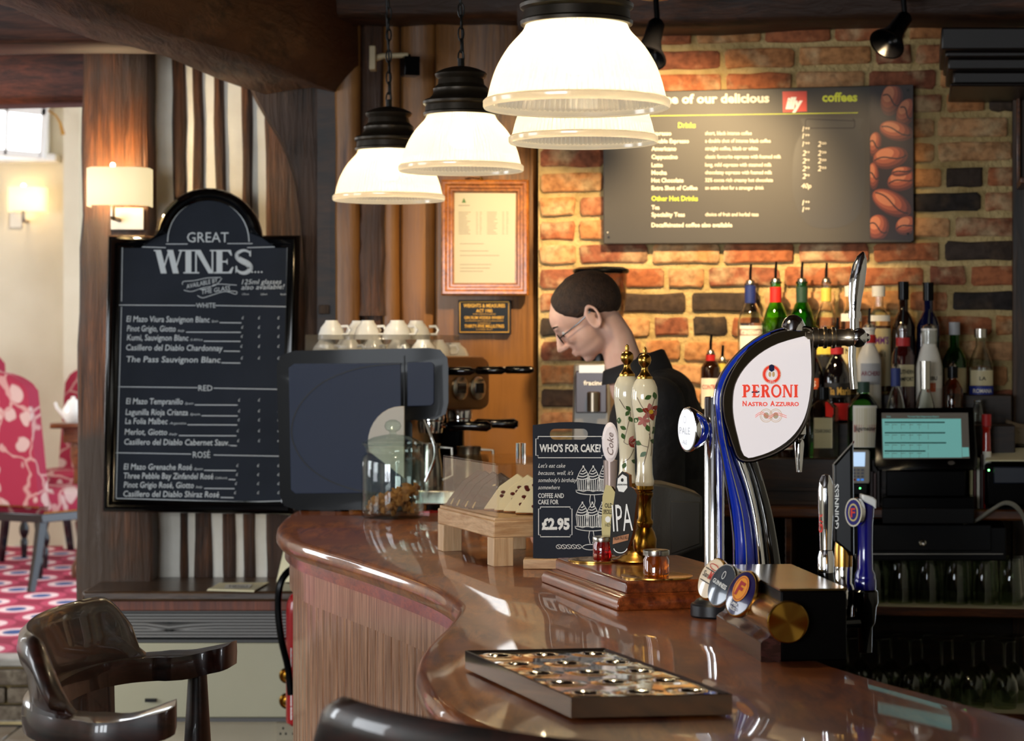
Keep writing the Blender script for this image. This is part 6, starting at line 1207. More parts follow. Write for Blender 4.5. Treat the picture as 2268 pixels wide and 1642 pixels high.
# ================================================================ things on the walls
# framed certificate
FRP = PW.sh(.075)
ft = thing('picture_frame', 'wide golden pine frame holding a white printed certificate', 'picture frame', FRP(1075, 655))
def mitre(pl, x0, y0, x1, y1, offs, par, name, mt):
    P = [(x0, y1), (x0, y0), (x1, y0), (x1, y1)]
    m = MB(); m.loft([[pl(x, y, o) for x, y in inset_poly(P, d)] for d, o in offs], cap=False); return m.build(name, mt, par, angle=25)
mitre(FRP, 978, 399, 1171, 655, ((0, -.02), (0, .010), (4, .016), (9, .016), (13, .010), (17, .010), (20, .004), (24, .004), (27, -.004), (28, -.01)), ft, 'frame', FRAMEW)
MB().rect(FRP, 983, 404, 1166, 650, -.018, -.008).build('backing', FRAMEW, ft)
m = MB(); m.flat(FRP, [(1006, 427), (1142, 428), (1140, 627), (1005, 627)], -.006, 0)
for y in range(470, 520, 4):
    for x, w in ((1015, 28), (1054, 5), (1062, 5), (1078, 24), (1112, 5), (1121, 5)): m.ribbon(FRP, [(x, y), (x+w*random.uniform(.6, 1), y)], 1.1, -.0055, 1)
for y in (586, 594, 601, 566, 556, 540): m.ribbon(FRP, [(1018, y), (1018+random.uniform(50, 95), y)], 1.1, -.0055, 1)
m.flat(FRP, [(1022, 449), (1027, 438), (1032, 449)], -.0055, 2); m.ribbon(FRP, [(1015, 455), (1040, 455)], 1.4, -.0055, 1)
m.build('certificate', [mat('certificate_paper', 'b4ae9a', .7), mat('ink_grey', '6e6a60', .7), mat('emblem_green', '4a7040', .7)], ft)
m = MB(); m.sph(FRP(1066, 396, .0), .006); m.tube([FRP(1066, 396, -.01), FRP(1040, 392, -.04), FRP(1020, 394, -.06)], .002); m.build('hanging_hook', BRASSD, ft)
# weights and measures notice
NP = PW.sh(.045)
nt = thing('notice_plaque', 'small black and gold weights and measures notice under the frame', 'sign', NP(1073, 740))
MB().rect(NP, 1015, 665, 1131, 740, -.02, .004).build('plate', SLATE, nt, bevel=.001)
T = MB(); GOLD = mat('notice_gold', 'c8962e', .4, .3); box_ = [(1019, 669), (1019, 736), (1127, 736), (1127, 669), (1019, 669)]; T.ribbon(NP, box_, 1.8, .005); T.ribbon(NP, [(1019, 669), (1127, 669)], 1.8, .005)
for st_, y, h, w_ in (('WEIGHTS & MEASURES', 681, 8, 92), ('ACT 1985', 692, 7, 36), ('unless supplied pre-packed', 697, 3, 50), ('GIN RUM VODKA WHISKY', 707, 6.5, 88), ('are offered for sale or served on these premises', 712, 3, 84), ('in quantities of', 717, 3, 28), ('THIRTY-FIVE MILLILITRES', 726, 7, 88), ('or multiples thereof', 731, 3, 36)): T.text(NP, st_, 1073, y, h, w_, .0052, 0, bold=.02 if h > 5 else 0, align='C')
T.build('lettering', GOLD, nt)
# coffee menu board
SG = WALL.sh(.045)
sgm = thing('coffee_menu_sign', 'large dark coffee price board with a coffee bean picture on the brick wall', 'sign', SG(1680, 540))
scn = [(1336, 205), (2023, 187), (2024, 533), (2018, 538), (1336, 541)]
m = MB(); m.loft([[SG(x, y, -.035) for x, y in scn], [SG(x, y, 0) for x, y in scn]]); m.build('board', mat('menu_board', '2f2b27', .5, noise=(2.0, '34302b')), sgm, bevel=.003)
T = MB(); o = .0012; YG = mat('lime_print', 'b3c02c', .5)
T.text(SG, 'Try one of our delicious', 1402, 230, 20, 302, o, 0, bold=.035, rot=-.012); T.text(SG, 'coffees', 1821, 225, 20, 78, o, 1, bold=.035, rot=-.01)
T.ribbon(SG, [(1440, 257), (1900, 250)], 1.6, o, 1)
T.text(SG, 'Drinks', 1502, 283, 12, 39, o, 1, bold=.03)
LR = [(300, 'Espresso', 'short, black intense coffee', 44, 103), (317, 'Double Espresso', 'a double shot of intense black coffee', 83, 145), (334, 'Americano', 'straight coffee, black or white', 55, 117), (352, 'Cappuccino', 'classic favourite espresso with foamed milk', 58, 168), (370, 'Latte', 'long, mild espresso with steamed milk', 25, 147), (387, 'Mocha', 'chocolatey espresso with foamed milk', 34, 148), (404, 'Hot Chocolate', '32% cocoa rich creamy hot chocolate', 71, 150), (421, 'Extra Shot of Coffee', 'an extra shot for a stronger drink', 102, 130), (464, 'Tea', '', 18, 0), (480, 'Speciality Teas', 'choice of fruit and herbal teas', 74, 118), (503, 'Decaffeinated coffee also available', '', 179, 0)]
for y, a, b, wa, wb_ in LR:
    T.text(SG, a, 1443, y, 9.5, wa, o, 0, bold=.03)
    if b: T.text(SG, b, 1562, y-1, 8.5, wb_, o, 0, bold=.015)
T.text(SG, 'Other Hot Drinks', 1443, 445, 11, 103, o, 1, bold=.03)
for y, a, b in ((292, '1', ''), (307, '1', ''), (325, '1', '2'), (345, '2', '2'), (362, '2', '2'), (379, '2', '2'), (396, '2', ''), (455, '1', ''), (470, '1', '')):
    T.text(SG, a, 1777, y, 12, None, o, 0, bold=.0, shear=.2); T.text(SG, '99', 1783, y-5, 5, 10, o, 0)
    if b: T.text(SG, b, 1811, y, 12, None, o, 0, shear=.2); T.text(SG, '20', 1820, y-5, 5, 10, o, 0)
T.text(SG, '40p', 1775, 417, 11, 22, o, 0, shear=.2); T.ell(SG, 1348, 526, 3, 3, o, 2, 10); T.ell(SG, 1346, 515, 1.5, 1.5, o, 0, 8); T.ell(SG, 2011, 200, 3, 3, .003, 2, 10); T.ell(SG, 2011, 518, 3, 3, .003, 2, 10)
# printed darker cup shape
cupm = [(1782, 262), (1905, 262), (1910, 270), (1905, 290), (1912, 300), (1916, 400), (1905, 470), (1870, 500), (1810, 505), (1775, 480), (1755, 420), (1760, 330), (1778, 290), (1776, 270)]
T.flat(SG, catmull(cupm, 3, True), .0006, 3); T.ribbon(SG, rr(1784, 264, 1893, 284, 5)+[(1893, 268)], 1.5, .0009, 2)
T.build('lettering', [mat('menu_cream', 'd6ceba', .5), YG, BLK, mat('cup_print', '34302a', .35)], sgm)
m = MB(); m.flat(SG, [(1733, 203), (1787, 202), (1787, 247), (1734, 249)], .0016, 0); m.text(SG, 'illy', 1740, 240, 24, 38, .0020, 1, bold=.06, shear=.25); m.build('logo', [mat('logo_red', 'c0382a', .45), WHITE], sgm)
m = MB(); m.flat(SG, [(1926, 191), (2022, 188), (2023, 533), (1927, 530)], .0010, 0)
bm_l = [(1975, 222, 24, 36, .3), (2008, 250, 20, 34, .5), (1985, 290, 38, 22, .2), (1938, 320, 14, 28, .2), (1972, 350, 40, 24, -.25), (1935, 390, 12, 30, 0), (2000, 400, 36, 22, -.3), (1975, 450, 48, 26, .5), (2010, 500, 28, 20, -.4), (1945, 505, 24, 30, .3), (1998, 380, 24, 10, -.2)]
ks = 0
for i, (x, y, rx, ry, rt__) in enumerate(bm_l):
    z = .0013+i*.00014
    def cl_(px, py, off=0): return SG(max(1927.5, min(2021, px)), max(191, min(530, py)), off)
    for j, s_ in enumerate((1, .88, .72, .5)): m.ell(cl_, x-rx*.1*j, y-ry*.12*j, rx*s_, ry*s_, z+.00003*j, 1+j, 20, rt__)
    c, q = math.cos(rt__), math.sin(rt__); m.ribbon(cl_, [(x+(t*c-.25*math.sin(t*3/rx)*ry*q), y+(t*q+.25*math.sin(t*3/rx)*ry*c)) for t in [rx*(-.9+.18*k) for k in range(11)]], 3, z+.00013, 0)
m.build('bean_picture', [mat('bean_dark', '1d0b06', .4), mat('bean_1', '4a1c0e', .4), mat('bean_2', '6e2f18', .4), mat('bean_3', '94492a', .4), mat('bean_4', 'b86e48', .4)], sgm)
# ceiling spotlights
def ceilspot(px, py, d, tx, ty, label, sc=1.0):
    top = W(px, -10, d); t = thing('spotlight', label, 'spotlight', W(px, py+60, d)); m = MB(); m.lathe((top.x, top.y, top.z-.01), [(0, .0), (.04, 0), (.042, .02), (.03, .06), (0, .06)], 24); m.build('ceiling_mount', BLKP, t)
    j = W(px+4, py-12, d); m = MB(); m.tube([top, j], .008); m.build('arm', BLKP, t)
    a = W(px, py, d); b = W(tx, ty, d-.06); Mm = Matrix.Translation(a) @ (b-a).to_track_quat('Z', 'Y').to_matrix().to_4x4(); L_ = (b-a).length
    m = MB(); m.lathe(None, [(0, -.02), (.018, -.02), (.024, -.01), (.026, L_*.4), (.034, L_*.7), (.052, L_*.95), (.054, L_), (.048, L_), (.03, L_*.7), (0, L_*.5)], 28, 0, Mm); m.build('lamp_head', BLKP, t); return a, b
ceilspot(2000, 45, 6.6, 1964, 98, 'black cone spotlight under the ceiling above the coffee sign'); ceilspot(1452, 60, 6.4, 1434, 130, 'black spotlight half hidden behind the nearest pendant lamp')
# small camera on the beam
cv_ = thing('security_camera', 'small black speaker on a white bracket fixed to the big oak beam', 'speaker', W(880, 170, 7.1))
m = MB(); p0 = W(826, 130, 7.1); m.box(p0, (.02, .06, .075)); m.tube([p0, W(850, 124, 7.1), W(905, 122, 7.1)], [.012, .009, .008], 10); m.build('bracket', mat('bracket_cream', 'a89878', .5), cv_, bevel=.003)
m = MB(); m.box(W(908, 148, 7.1), (.05, .06, .06), 0, .3); m.tube([W(905, 120, 7.1), W(908, 135, 7.1)], .006); m.build('speaker_body', BLKP, cv_, bevel=.005)
# ================================================================ pendant lamps
def ribmat():
    m = bpy.data.materials.new('ribbed_lamp_glass'); m.use_nodes = True; N = m.node_tree.nodes; L = m.node_tree.links; N.remove(N['Principled BSDF'])
    tr = N.new('ShaderNodeBsdfTranslucent'); tr.inputs[0].default_value = hx('d4c8ae'); gl = N.new('ShaderNodeBsdfGlossy'); gl.inputs[0].default_value = (1, 1, 1, 1); gl.inputs[1].default_value = .15
    tp = N.new('ShaderNodeBsdfTransparent'); em = N.new('ShaderNodeEmission'); em.inputs[0].default_value = hx('fff2d8'); em.inputs[1].default_value = .2
    m1 = N.new('ShaderNodeMixShader'); m1.inputs[0].default_value = .08; L.new(tr.outputs[0], m1.inputs[1]); L.new(gl.outputs[0], m1.inputs[2])
    m2 = N.new('ShaderNodeMixShader'); m2.inputs[0].default_value = .10; L.new(m1.outputs[0], m2.inputs[1]); L.new(tp.outputs[0], m2.inputs[2])
    ad = N.new('ShaderNodeAddShader'); L.new(m2.outputs[0], ad.inputs[0]); L.new(em.outputs[0], ad.inputs[1]); L.new(ad.outputs[0], N['Material Output'].inputs[0]); return m
RIB = ribmat(); BULB = mat('lit_bulb', 'fff4d8', .5, emit=('fff0c8', 14))
LP = [((1277, 241), 3.695, 'nearest and largest pendant lamp with a ribbed glass dome', 9), ((1292, 318), 4.63, 'pendant lamp right behind the nearest one, only its rim showing', 7), ((1021, 380), 5.51, 'middle pendant lamp left of the nearest one, ribbed glass dome and dark cap', 8), ((861, 445), 6.15, 'farthest and leftmost pendant lamp with ribbed glass dome', 8)]
for (px, py), d, lab, pw_ in LP:
    c = W(px, py, d); t = thing('pendant_lamp', lab, 'lamp', c, 0, 'pendant lamps over the bar'); kk = .15/136
    m = MB(); seg = 200
    pr = [(134, 6), (130, 20), (124, 43), (115, 66), (101, 89), (90, 102), (79, 114), (74, 124), (72, 132)]
    rings = []
    for r, z in catmull(pr, 3): rings.append([Vector((c.x+(r+(1.8 if j % 2 else -1.8))*kk*math.cos(2*PI*j/seg), c.y+(r+(1.8 if j % 2 else -1.8))*kk*math.sin(2*PI*j/seg), c.z+z*kk)) for j in range(seg)])
    m.loft(rings, cap=False); m.build('glass_shade', RIB, t, angle=80)
    m = MB(); m.lathe(c, [(r*kk, z*kk) for r, z in ((132, 2), (137, 0), (139, 3), (139, 11), (136, 14), (131, 8), (132, 2))], 96); m.build('shade_rim', RIB, t)
    m = MB(); m.lathe(c, [(r*kk, z*kk) for r, z in ((76, 124), (83, 124), (84, 129), (80, 132), (79, 145), (84, 149), (85, 154), (80, 158), (70, 162), (64, 168), (61, 176), (62, 182), (58, 186), (52, 192), (50, 204), (56, 209), (58, 215), (53, 220), (40, 226), (22, 231), (8, 233), (0, 233))], 48); m.build('lamp_cap', BRONZE, t)
    m = MB(); m.sph(c+Vector((0, 0, 78*kk)), .03); m.lathe(c, [(.013, 100*kk), (.013, 130*kk), (0, 130*kk)], 12); m.build('bulb', BULB, t)
    m = MB(); z = c.z+232*kk; k = 0
    m.tube([Vector((c.x, c.y, z)), Vector((c.x, c.y, z+.02))], .008, 8)
    while z < 2.84:
        a = k*PI/2; q = [Vector((c.x+.007*math.cos(u)*math.cos(a), c.y+.007*math.cos(u)*math.sin(a), z+.022+.018*math.sin(u))) for u in [2*PI*j/10 for j in range(11)]]; m.tube(q, .0022, 5, cap=False); z += .029; k += 1
    m.build('chain', BLK, t)
    m = MB(); m.tube(catmull([Vector((c.x+.006*math.cos(j*1.3), c.y+.006*math.sin(j*1.3), c.z+233*kk+(2.84-c.z-233*kk)*j/6)) for j in range(7)], 4), .0028, 6); m.build('flex', BLK, t)
    point('pendant_light', c+Vector((0, 0, 78*kk)), pw_*5.5, (1, .78, .48), .032)
for tgt, pw_, an in (((1.0, 7.0, 2.0), 25, 60),): spot('sign_spot', (W(1964, 98, 6.54).x, 6.5, W(1964, 98, 6.54).z), WALL(1850, 400), pw_*.55, (1, .72, .4), an)
spot('brick_spot', (.45, 6.1, 2.4), WALL(1450, 600), 150, (1, .72, .38), 75)
spot('plank_spot', (-.15, 6.5, 2.4), PW(1000, 620), 16, (1, .70, .36), 70)
# ================================================================ captain's stools
def stool(loc, rz, label, grp='captain stools at the bar', zk=1.0):
    t = thing('bar_stool', label, 'stool', loc, rz, grp); Mx = PM[t.name]; V = lambda x, y, z: Mx @ Vector((x*.56, y*1.23, z*zk))
    za = .993
    path = [(.20, -.265), (.12, -.28), (.0, -.27), (-.12, -.235), (-.21, -.15), (-.245, 0), (-.21, .15), (-.12, .235), (0, .27), (.12, .28), (.20, .265)]
    P = catmull(path, 5); n = len(P); rings = []
    for i, (x, y) in enumerate(P):
        a = Vector(P[max(i-1, 0)]); b = Vector(P[min(i+1, n-1)]); tg = (b-a).normalized(); nr = Vector((tg.y, -tg.x)); u = i/(n-1); e = min(u, 1-u)
        w = .036 if e > .2 else .028+.012*math.cos(e/.2*PI)**2+.004; 
        if i in (0, n-1): w = .030
        if i in (1, n-2): w = .036
        h = .020; dz = -.02*min(1, e/.15)
        rings.append([V(x+nr.x*o_, y+nr.y*o_, za+dz+z_) for o_, z_ in ((w, 0), (w*.9, h), (0, h*1.1), (-w*.9, h), (-w, 0), (-w*.9, -h), (0, -h), (w*.9, -h))])
    m = MB(); m.loft(rings); m.build('arm_rail', CHAIRW, t, angle=60)
    # crest on the back of the rail, curving down at both ends
    rings = []; K = 36
    for k in range(K+1):
        u = k/K; a = PI-(-1+2*u)*1.32; x = -.0+.262*math.cos(a)*.95; y = .262*math.sin(a); e = min(u, 1-u)*2
        hgt = .085*min(1, math.sin(min(1, e*2.6)*PI/2)**1.4)+.004; lean = 1+.10*hgt/.12; rn = Vector((math.cos(a), math.sin(a)))
        rl_ = .022*min(1, .25+e*4)
        prof = [(-.014, -.01), (-.012, hgt*.5), (-.010+.02*lean*hgt/.085, hgt-.01), (.010, hgt+.012), (.026, hgt+.018), (.044, hgt+.008), (.050, hgt-.012), (.042, hgt-.03 if hgt > .05 else hgt*.4), (.026, max(.0, hgt*.45)), (.016, -.01)]
        if hgt < .03: prof = [(-.014, -.01), (-.012, hgt*.3), (-.01, hgt*.6), (-.004, hgt), (.0, hgt), (.006, hgt), (.012, hgt*.8), (.014, hgt*.5), (.015, hgt*.2), (.016, -.01)]
        rings.append([V(x+rn.x*p, y+rn.y*p, za+.0+z) for p, z in prof])
    m = MB(); m.loft(rings); m.build('crest_rail', CHAIRW, t, angle=70)
    m = MB(); rings = []
    for k in range(17):
        a = PI-(-1+2*k/16)*.95; rings.append([V(.25*math.cos(a)*(1-.12*(1-h)), .255*math.sin(a)*(1-.12*(1-h)), .80+.18*h) for h in (0, .5, 1)]+[V(.232*math.cos(a)*(1-.12*(1-h)), .237*math.sin(a)*(1-.12*(1-h)), .80+.18*h) for h in (1, .5, 0)])
    m.loft(rings); m.build('back_panel', CHAIRW, t, angle=60)
    for s_ in (-1, 1):
        Mm = Matrix.Translation(V(.09, s_*.275, .775)) ; m = MB(); m.lathe(None, [(0, 0), (.018, 0), (.021, .012), (.017, .02), (.022, .03), (.018, .036), (.024, .055), (.020, .12), (.017, .17), (.015, .21), (0, .212)], 20, 0, Mm); m.build('arm_spindle', CHAIRW, t)
    m = MB(); pts = [(.25*math.cos(a)*(1.0 if math.cos(a) < 0 else .95), .285*math.sin(a)) for a in [2*PI*k/36 for k in range(36)]]
    m.loft([[V(x*f, y*f, z) for x, y in pts] for f, z in ((.9, .74), (1, .75), (1.02, .765), (1, .778), (.93, .780), (.5, .768), (.1, .766))]); m.build('seat', CHAIRW, t, angle=50)
    for sx in (-1, 1):
        for sy in (-1, 1):
            a = V(sx*.15, sy*.16, .745); b = V(sx*.24, sy*.24, 0); m = MB(); m.tube([a.lerp(b, q) for q in (0, .15, .3, .33, .36, .6, .8, .83, 1)], [.020, .022, .025, .018, .025, .022, .018, .021, .016], 14); m.build('leg', CHAIRW, t)
    for sx, sy, ex, ey, z in ((-1, -1, 1, -1, .25), (-1, 1, 1, 1, .25), (1, -1, 1, 1, .32), (-1, -1, -1, 1, .32)):
        f = 1-z/.745; q = .15+.09*f, .16+.08*f; m = MB(); m.tube([V(sx*q[0], sy*q[1], z), V((sx+ex)/2*q[0], (sy+ey)/2*q[1], z), V(ex*q[0], ey*q[1], z)], [.010, .015, .010], 12); m.build('stretcher', CHAIRW, t)
    return t
stool((-.592, 3.55, 0), 0, "dark varnished captain's bar stool at lower left facing the bar")
stool((.085, 2.34, 0), .85, "dark varnished captain's bar stool nearest the camera, only its crest showing", zk=1.04)
# ================================================================ dining room furniture
def fabricmat():
    m = mat('red_leaf_fabric', '9c1c38', .8); N = m.node_tree.nodes; L = m.node_tree.links; b = N['Principled BSDF']; tc = N.new('ShaderNodeTexCoord')
    nz = N.new('ShaderNodeTexNoise'); nz.inputs['Scale'].default_value = 6; L.new(tc.outputs['Object'], nz.inputs['Vector'])
    mx = N.new('ShaderNodeMix'); mx.data_type = 'VECTOR'; mx.inputs[0].default_value = .12; L.new(tc.outputs['Object'], mx.inputs[4]); L.new(nz.outputs['Color'], mx.inputs[5])
    vo = N.new('ShaderNodeTexVoronoi'); vo.inputs['Scale'].default_value = 8.5; L.new(mx.outputs[1], vo.inputs['Vector'])
    r = N.new('ShaderNodeValToRGB'); e = r.color_ramp.elements; e[0].position = .30; e[0].color = hx('bfa096'); e[1].position = .36; e[1].color = hx('961c38'); L.new(vo.outputs['Distance'], r.inputs[0])
    v2 = N.new('ShaderNodeTexVoronoi'); v2.feature = 'DISTANCE_TO_EDGE'; v2.inputs['Scale'].default_value = 4; L.new(mx.outputs[1], v2.inputs['Vector'])
    r2 = N.new('ShaderNodeValToRGB'); r2.color_ramp.elements[0].position = .012; r2.color_ramp.elements[0].color = (1, 1, 1, 1); r2.color_ramp.elements[1].position = .03; r2.color_ramp.elements[1].color = (0, 0, 0, 1); L.new(v2.outputs['Distance'], r2.inputs[0])
    m3 = N.new('ShaderNodeMix'); m3.data_type = 'RGBA'; L.new(r2.outputs[0], m3.inputs[0]); L.new(r.outputs[0], m3.inputs[6]); m3.inputs[7].default_value = hx('b88880'); L.new(m3.outputs[2], b.inputs['Base Color'])
    return m
FAB = fabricmat(); DKL = mat('black_leg', '121013', .25, coat=.4)
def dchair(loc, rz, label, round_top=False, w=.5, top=1.14):
    t = thing('dining_chair', label, 'chair', loc, rz, 'red upholstered dining chairs'); Mx = PM[t.name]; V = lambda x, y, z: Mx @ Vector((x, y, z)); m = MB()
    hump = lambda x: (top-.10+.10*math.cos(x/(w/2)*PI/2)**.6) if not round_top else (top-.12+.12*math.sqrt(max(0, 1-(x/(w/2))**2)))
    xs = [-w/2+w*k/16 for k in range(17)]
    f = [(x, .44) for x in (-w/2, w/2)]; pol = [(-w/2, .44)]+[(x, hump(x*.999)) for x in xs]+[(w/2, .44)]
    rings = []
    for y, ins in ((-.26, .015), (-.27, .0), (-.19, .0), (-.18, .015)): rings.append([V(x*(1-ins*2/w), y-.10*(z-.44)/.7, z-(ins if z > .5 else 0)) for x, z in pol])
    m.loft(rings); m.build('backrest', FAB, t, angle=50)
    m = MB(); m.loft([[V(x, y, z) for x, y in ((-w/2+i, -.2), (-w/2+i, .26-i), (w/2-i, .26-i), (w/2-i, -.2))] for z, i in ((.40, .01), (.41, 0), (.50, 0), (.525, .03))]); m.build('seat', FAB, t, angle=50)
    m = MB(); m.loft([[V(x, y, z) for x, y in ((-w/2, -.25), (-w/2, .26), (w/2, .26), (w/2, -.25))] for z in (.355, .40)]); m.build('seat_rail', DKL, t, bevel=.004)
    m = MB()
    for k in range(24): x = -w/2+w*(k+.5)/24; m.sph(V(x, -.272, .437), .006, seg=6, rings=4)
    for k in range(22): y = -.24+.5*(k+.5)/22; m.sph(V(w/2+.001, y, .405), .006, seg=6, rings=4)
    m.build('stud_nails', BRASS, t, kind='stuff')
    for sx in (-1, 1):
        m = MB(); m.tube([V(sx*(w/2-.025), -.225, .37), V(sx*(w/2-.025), -.26, .18), V(sx*(w/2-.02), -.31, 0)], [.03, .026, .022], 4); m.build('leg', DKL, t)
        m = MB(); m.lathe(None, [(0, 0), (.016, 0), (.02, .06), (.024, .10), (.016, .12), (.028, .15), (.03, .18), (.016, .22), (.024, .25), (.030, .30), (.022, .34), (.028, .37), (0, .37)], 16, 0, Mx @ Matrix.Translation((sx*(w/2-.04), .22, 0))); m.build('leg', DKL, t)
dchair((-2.52, 12.05, .254), -.55, 'red leaf-patterned dining chair with black legs, its back turned to the bar')
dchair((-2.98, 12.95, .254), -2.4, 'red dining chair at the far left edge bleached by window light', top=1.27)
dchair((-2.66, 13.72, .254), 2.75, 'red leaf-patterned dining chair with a rounded back behind the table', True, top=1.16)
dt_ = thing('dining_table', 'brown wooden dining table with a turned pedestal beside the oak post', 'table', (-2.30, 12.75, .254))
TW_ = wood('dining_table_wood', '5a2c16', '8a5228', stretch=(2, 12, 12), rough=.3, coat=.5)
zt2 = W(165, 935, 12.5).z
m = MB(); WB(m, -2.52, -1.7, 12.3, 13.2, zt2-.03, zt2); m.build('table_top', TW_, dt_, bevel=.006)
m = MB(); WB(m, -2.46, -1.75, 12.36, 13.12, zt2-.11, zt2-.03); m.build('apron', TW_, dt_, bevel=.004)
for x, y in ((-2.36, 12.45), (-1.85, 12.45), (-2.36, 13.0)):
    m = MB(); m.lathe((x, y, .254), [(0, .0), (.07, 0), (.07, .06), (.05, .09), (.035, .2), (.05, .3), (.028, .34), (.06, .5), (.055, .6), (.075, .66), (.075, zt2-.254-.11), (0, zt2-.254-.11)], 20); m.build('leg', TW_, dt_)
m = MB(); WB(m, -2.38, -1.83, 12.42, 12.48, .34, .40); m.build('stretcher', TW_, dt_, bevel=.004)
tp_ = thing('teapot', 'small white china teapot on the dining table', 'teapot', (-2.42, 12.45, zt2)); m = MB(); m.lathe((-2.42, 12.45, zt2), [(0, 0), (.04, 0), (.06, .03), (.06, .07), (.035, .11), (.03, .12), (.012, .13), (.012, .14), (0, .145)], 20); m.tube([(-2.47, 12.45, zt2+.04), (-2.51, 12.45, zt2+.08), (-2.52, 12.45, zt2+.11)], [.014, .01, .008]); m.build('pot', CERAM, tp_)
cr_ = thing('condiment_caddy', 'steel condiment holder with white pots on the dining table', 'caddy', (-2.36, 12.62, zt2)); m = MB(); m.lathe((-2.37, 12.62, zt2), [(0, 0), (.05, 0), (.05, .01), (.045, .012), (.05, .10), (.046, .10), (.04, .02), (0, .02)], 16); m.tube([(-2.37, 12.62, zt2+.01), (-2.37, 12.62, zt2+.19)], .006); m.build('holder', STEEL, cr_); m = MB(); m.lathe((-2.37, 12.60, zt2+.02), [(0, 0), (.038, 0), (.04, .09), (.05, .12), (.05, .13), (0, .13)], 16); m.build('pot', CERAM, cr_)
# ================================================================ the barman
HD = 6.02; kH = F/HD
H0 = W(1303, 705, HD); th_ = math.radians(37)
FD = Vector((-math.cos(th_), 0, -math.sin(th_))); UP = Vector((-math.sin(th_), 0, math.cos(th_))); LT = Vector((0, -1, 0))
RH = Matrix((FD, LT*-1 if 0 else LT, UP)).transposed().to_4x4()
HM = Matrix.Translation(H0) @ RH            # local axes: x forward, y towards the camera, z up
def hp_(f, u, l=0): return HM @ Vector((f, l, u))
mn = thing('person', 'barman in a black shirt and thin glasses leaning forward to look down behind the bar', 'person', (W(1480, 0, HD).x, HD, 0))
def blob(m, c, r, M_=None, seg=20, rg=12): m.sph(c, r, 0, seg, rg, M_)
def cap_(m, pts, rs, seg=14): m.tube(pts, rs, seg); [m.sph(p, r, 0, seg, 8) for p, r in zip(pts, rs)]
B_ = MB()
def hb_(f, u, l, rf, ru, rl_, tilt=0): B_.sph(hp_(f, u, l), (rf, rl_, ru), 0, 24, 16, RH @ Matrix.Rotation(tilt, 4, 'Y'))
hb_(-.012, .033, 0, .098, .083, .074); hb_(.03, .03, 0, .064, .062, .064); hb_(.032, -.02, 0, .055, .07, .060); hb_(.028, -.058, 0, .052, .036, .050); hb_(.058, -.084, 0, .018, .014, .020)
hb_(.082, .028, .022, .012, .007, .022); hb_(.082, .028, -.022, .012, .007, .022)
cap_(B_, [hp_(.085, .022), hp_(.098, -.004), hp_(.108, -.022)], [.008, .0095, .012], 12); hb_(.096, -.027, .011, .010, .008, .008); hb_(.096, -.027, -.011, .010, .008, .008)
hb_(.083, -.049, 0, .010, .005, .020); hb_(.081, -.060, 0, .009, .006, .018); hb_(.062, -.012, .036, .022, .024, .018); hb_(.062, -.012, -.036, .022, .024, .018)
for s_ in (-1, 1):
    ring = [hp_(-.010+.016*math.cos(a)-.004*math.sin(a), -.004+.030*math.sin(a), s_*(.076+.006*(1-math.cos(a))*.5)) for a in [2*PI*k/16 for k in range(17)]]
    B_.tube(ring, .0048, 8, cap=False); hb_(-.004, -.006, s_*.072, .012, .022, .008); hb_(-.008, -.030, s_*.074, .008, .008, .006)
NB = W(1398, 862, HD)
cap_(B_, [hp_(-.030, -.030), hp_(-.028, -.088), NB], [.046, .046, .056], 20)
sh = .19
def body(M2, gr):                               # torso, arms; gr grows it into the shirt
    pel = W(1500, 1240, HD); che = W(1465, 1010, HD); shl = W(1445, 880, HD)
    for p, r in ((shl+Vector((0.02, 0, 0)), (.085, .17, .07)), (W(1455, 945, HD), (.118, .185, .12)), (che, (.120, .178, .13)), (W(1485, 1120, HD), (.112, .168, .13)), (pel, (.118, .172, .13))): M2.sph(p, tuple(q+gr for q in r), 0, 24, 14)
    for s_ in (-1, 1):
        S_ = shl+Vector((-.0, s_*(sh), -.015)); E = S_+Vector((.02, s_*.05, -.29)) if s_ > 0 else S_+Vector((.015, -.045, -.29)); Hn = E+Vector((-.20, -s_*.03, .03-.0))
        cap_(M2, [S_, S_.lerp(E, .5), E], [.062+gr, .052+gr, .043+gr]); yield S_, E, Hn, s_
arms = list(body(B_, 0))
for S_, E, Hn, s_ in arms:
    cap_(B_, [E, E.lerp(Hn, .4), Hn], [.042, .038, .027]); pm = Hn+Vector((-.045, 0, -.008)); B_.sph(pm, (.048, .040, .017), 0, 16, 10); cap_(B_, [Hn, pm], [.026, .02])
    for j in range(4):
        o_ = (j-1.5)*.019; l_ = (.8, .95, 1, .86)[j]; a0 = pm+Vector((-.035, o_, 0)); cap_(B_, [a0, a0+Vector((-.032*l_, o_*.1, -.006)), a0+Vector((-.05*l_, o_*.12, -.024)), a0+Vector((-.055*l_, o_*.12, -.042*l_))], [.0095, .009, .0082, .007], 8)
    t0_ = pm+Vector((.005, -s_*-.0-s_*.036, -.004)); cap_(B_, [t0_, t0_+Vector((-.022, -s_*.014, -.012)), t0_+Vector((-.045, -s_*.010, -.026))], [.012, .010, .008], 8)
pel = W(1500, 1240, HD)
for s_ in (-1, 1): cap_(B_, [pel+Vector((0, s_*.09, -.04)), Vector((pel.x-.02, HD+s_*.10, .50)), Vector((pel.x+.02, HD+s_*.11, .09))], [.09, .06, .042]); cap_(B_, [Vector((pel.x+.03, HD+s_*.11, .05)), Vector((pel.x-.14, HD+s_*.12, .035))], [.045, .035])
SKIN = mat('skin', 'e0b09a', .5, noise=(25, 'e8bda8'), sss=.1)
bo = B_.build('body', SKIN, mn, angle=180)
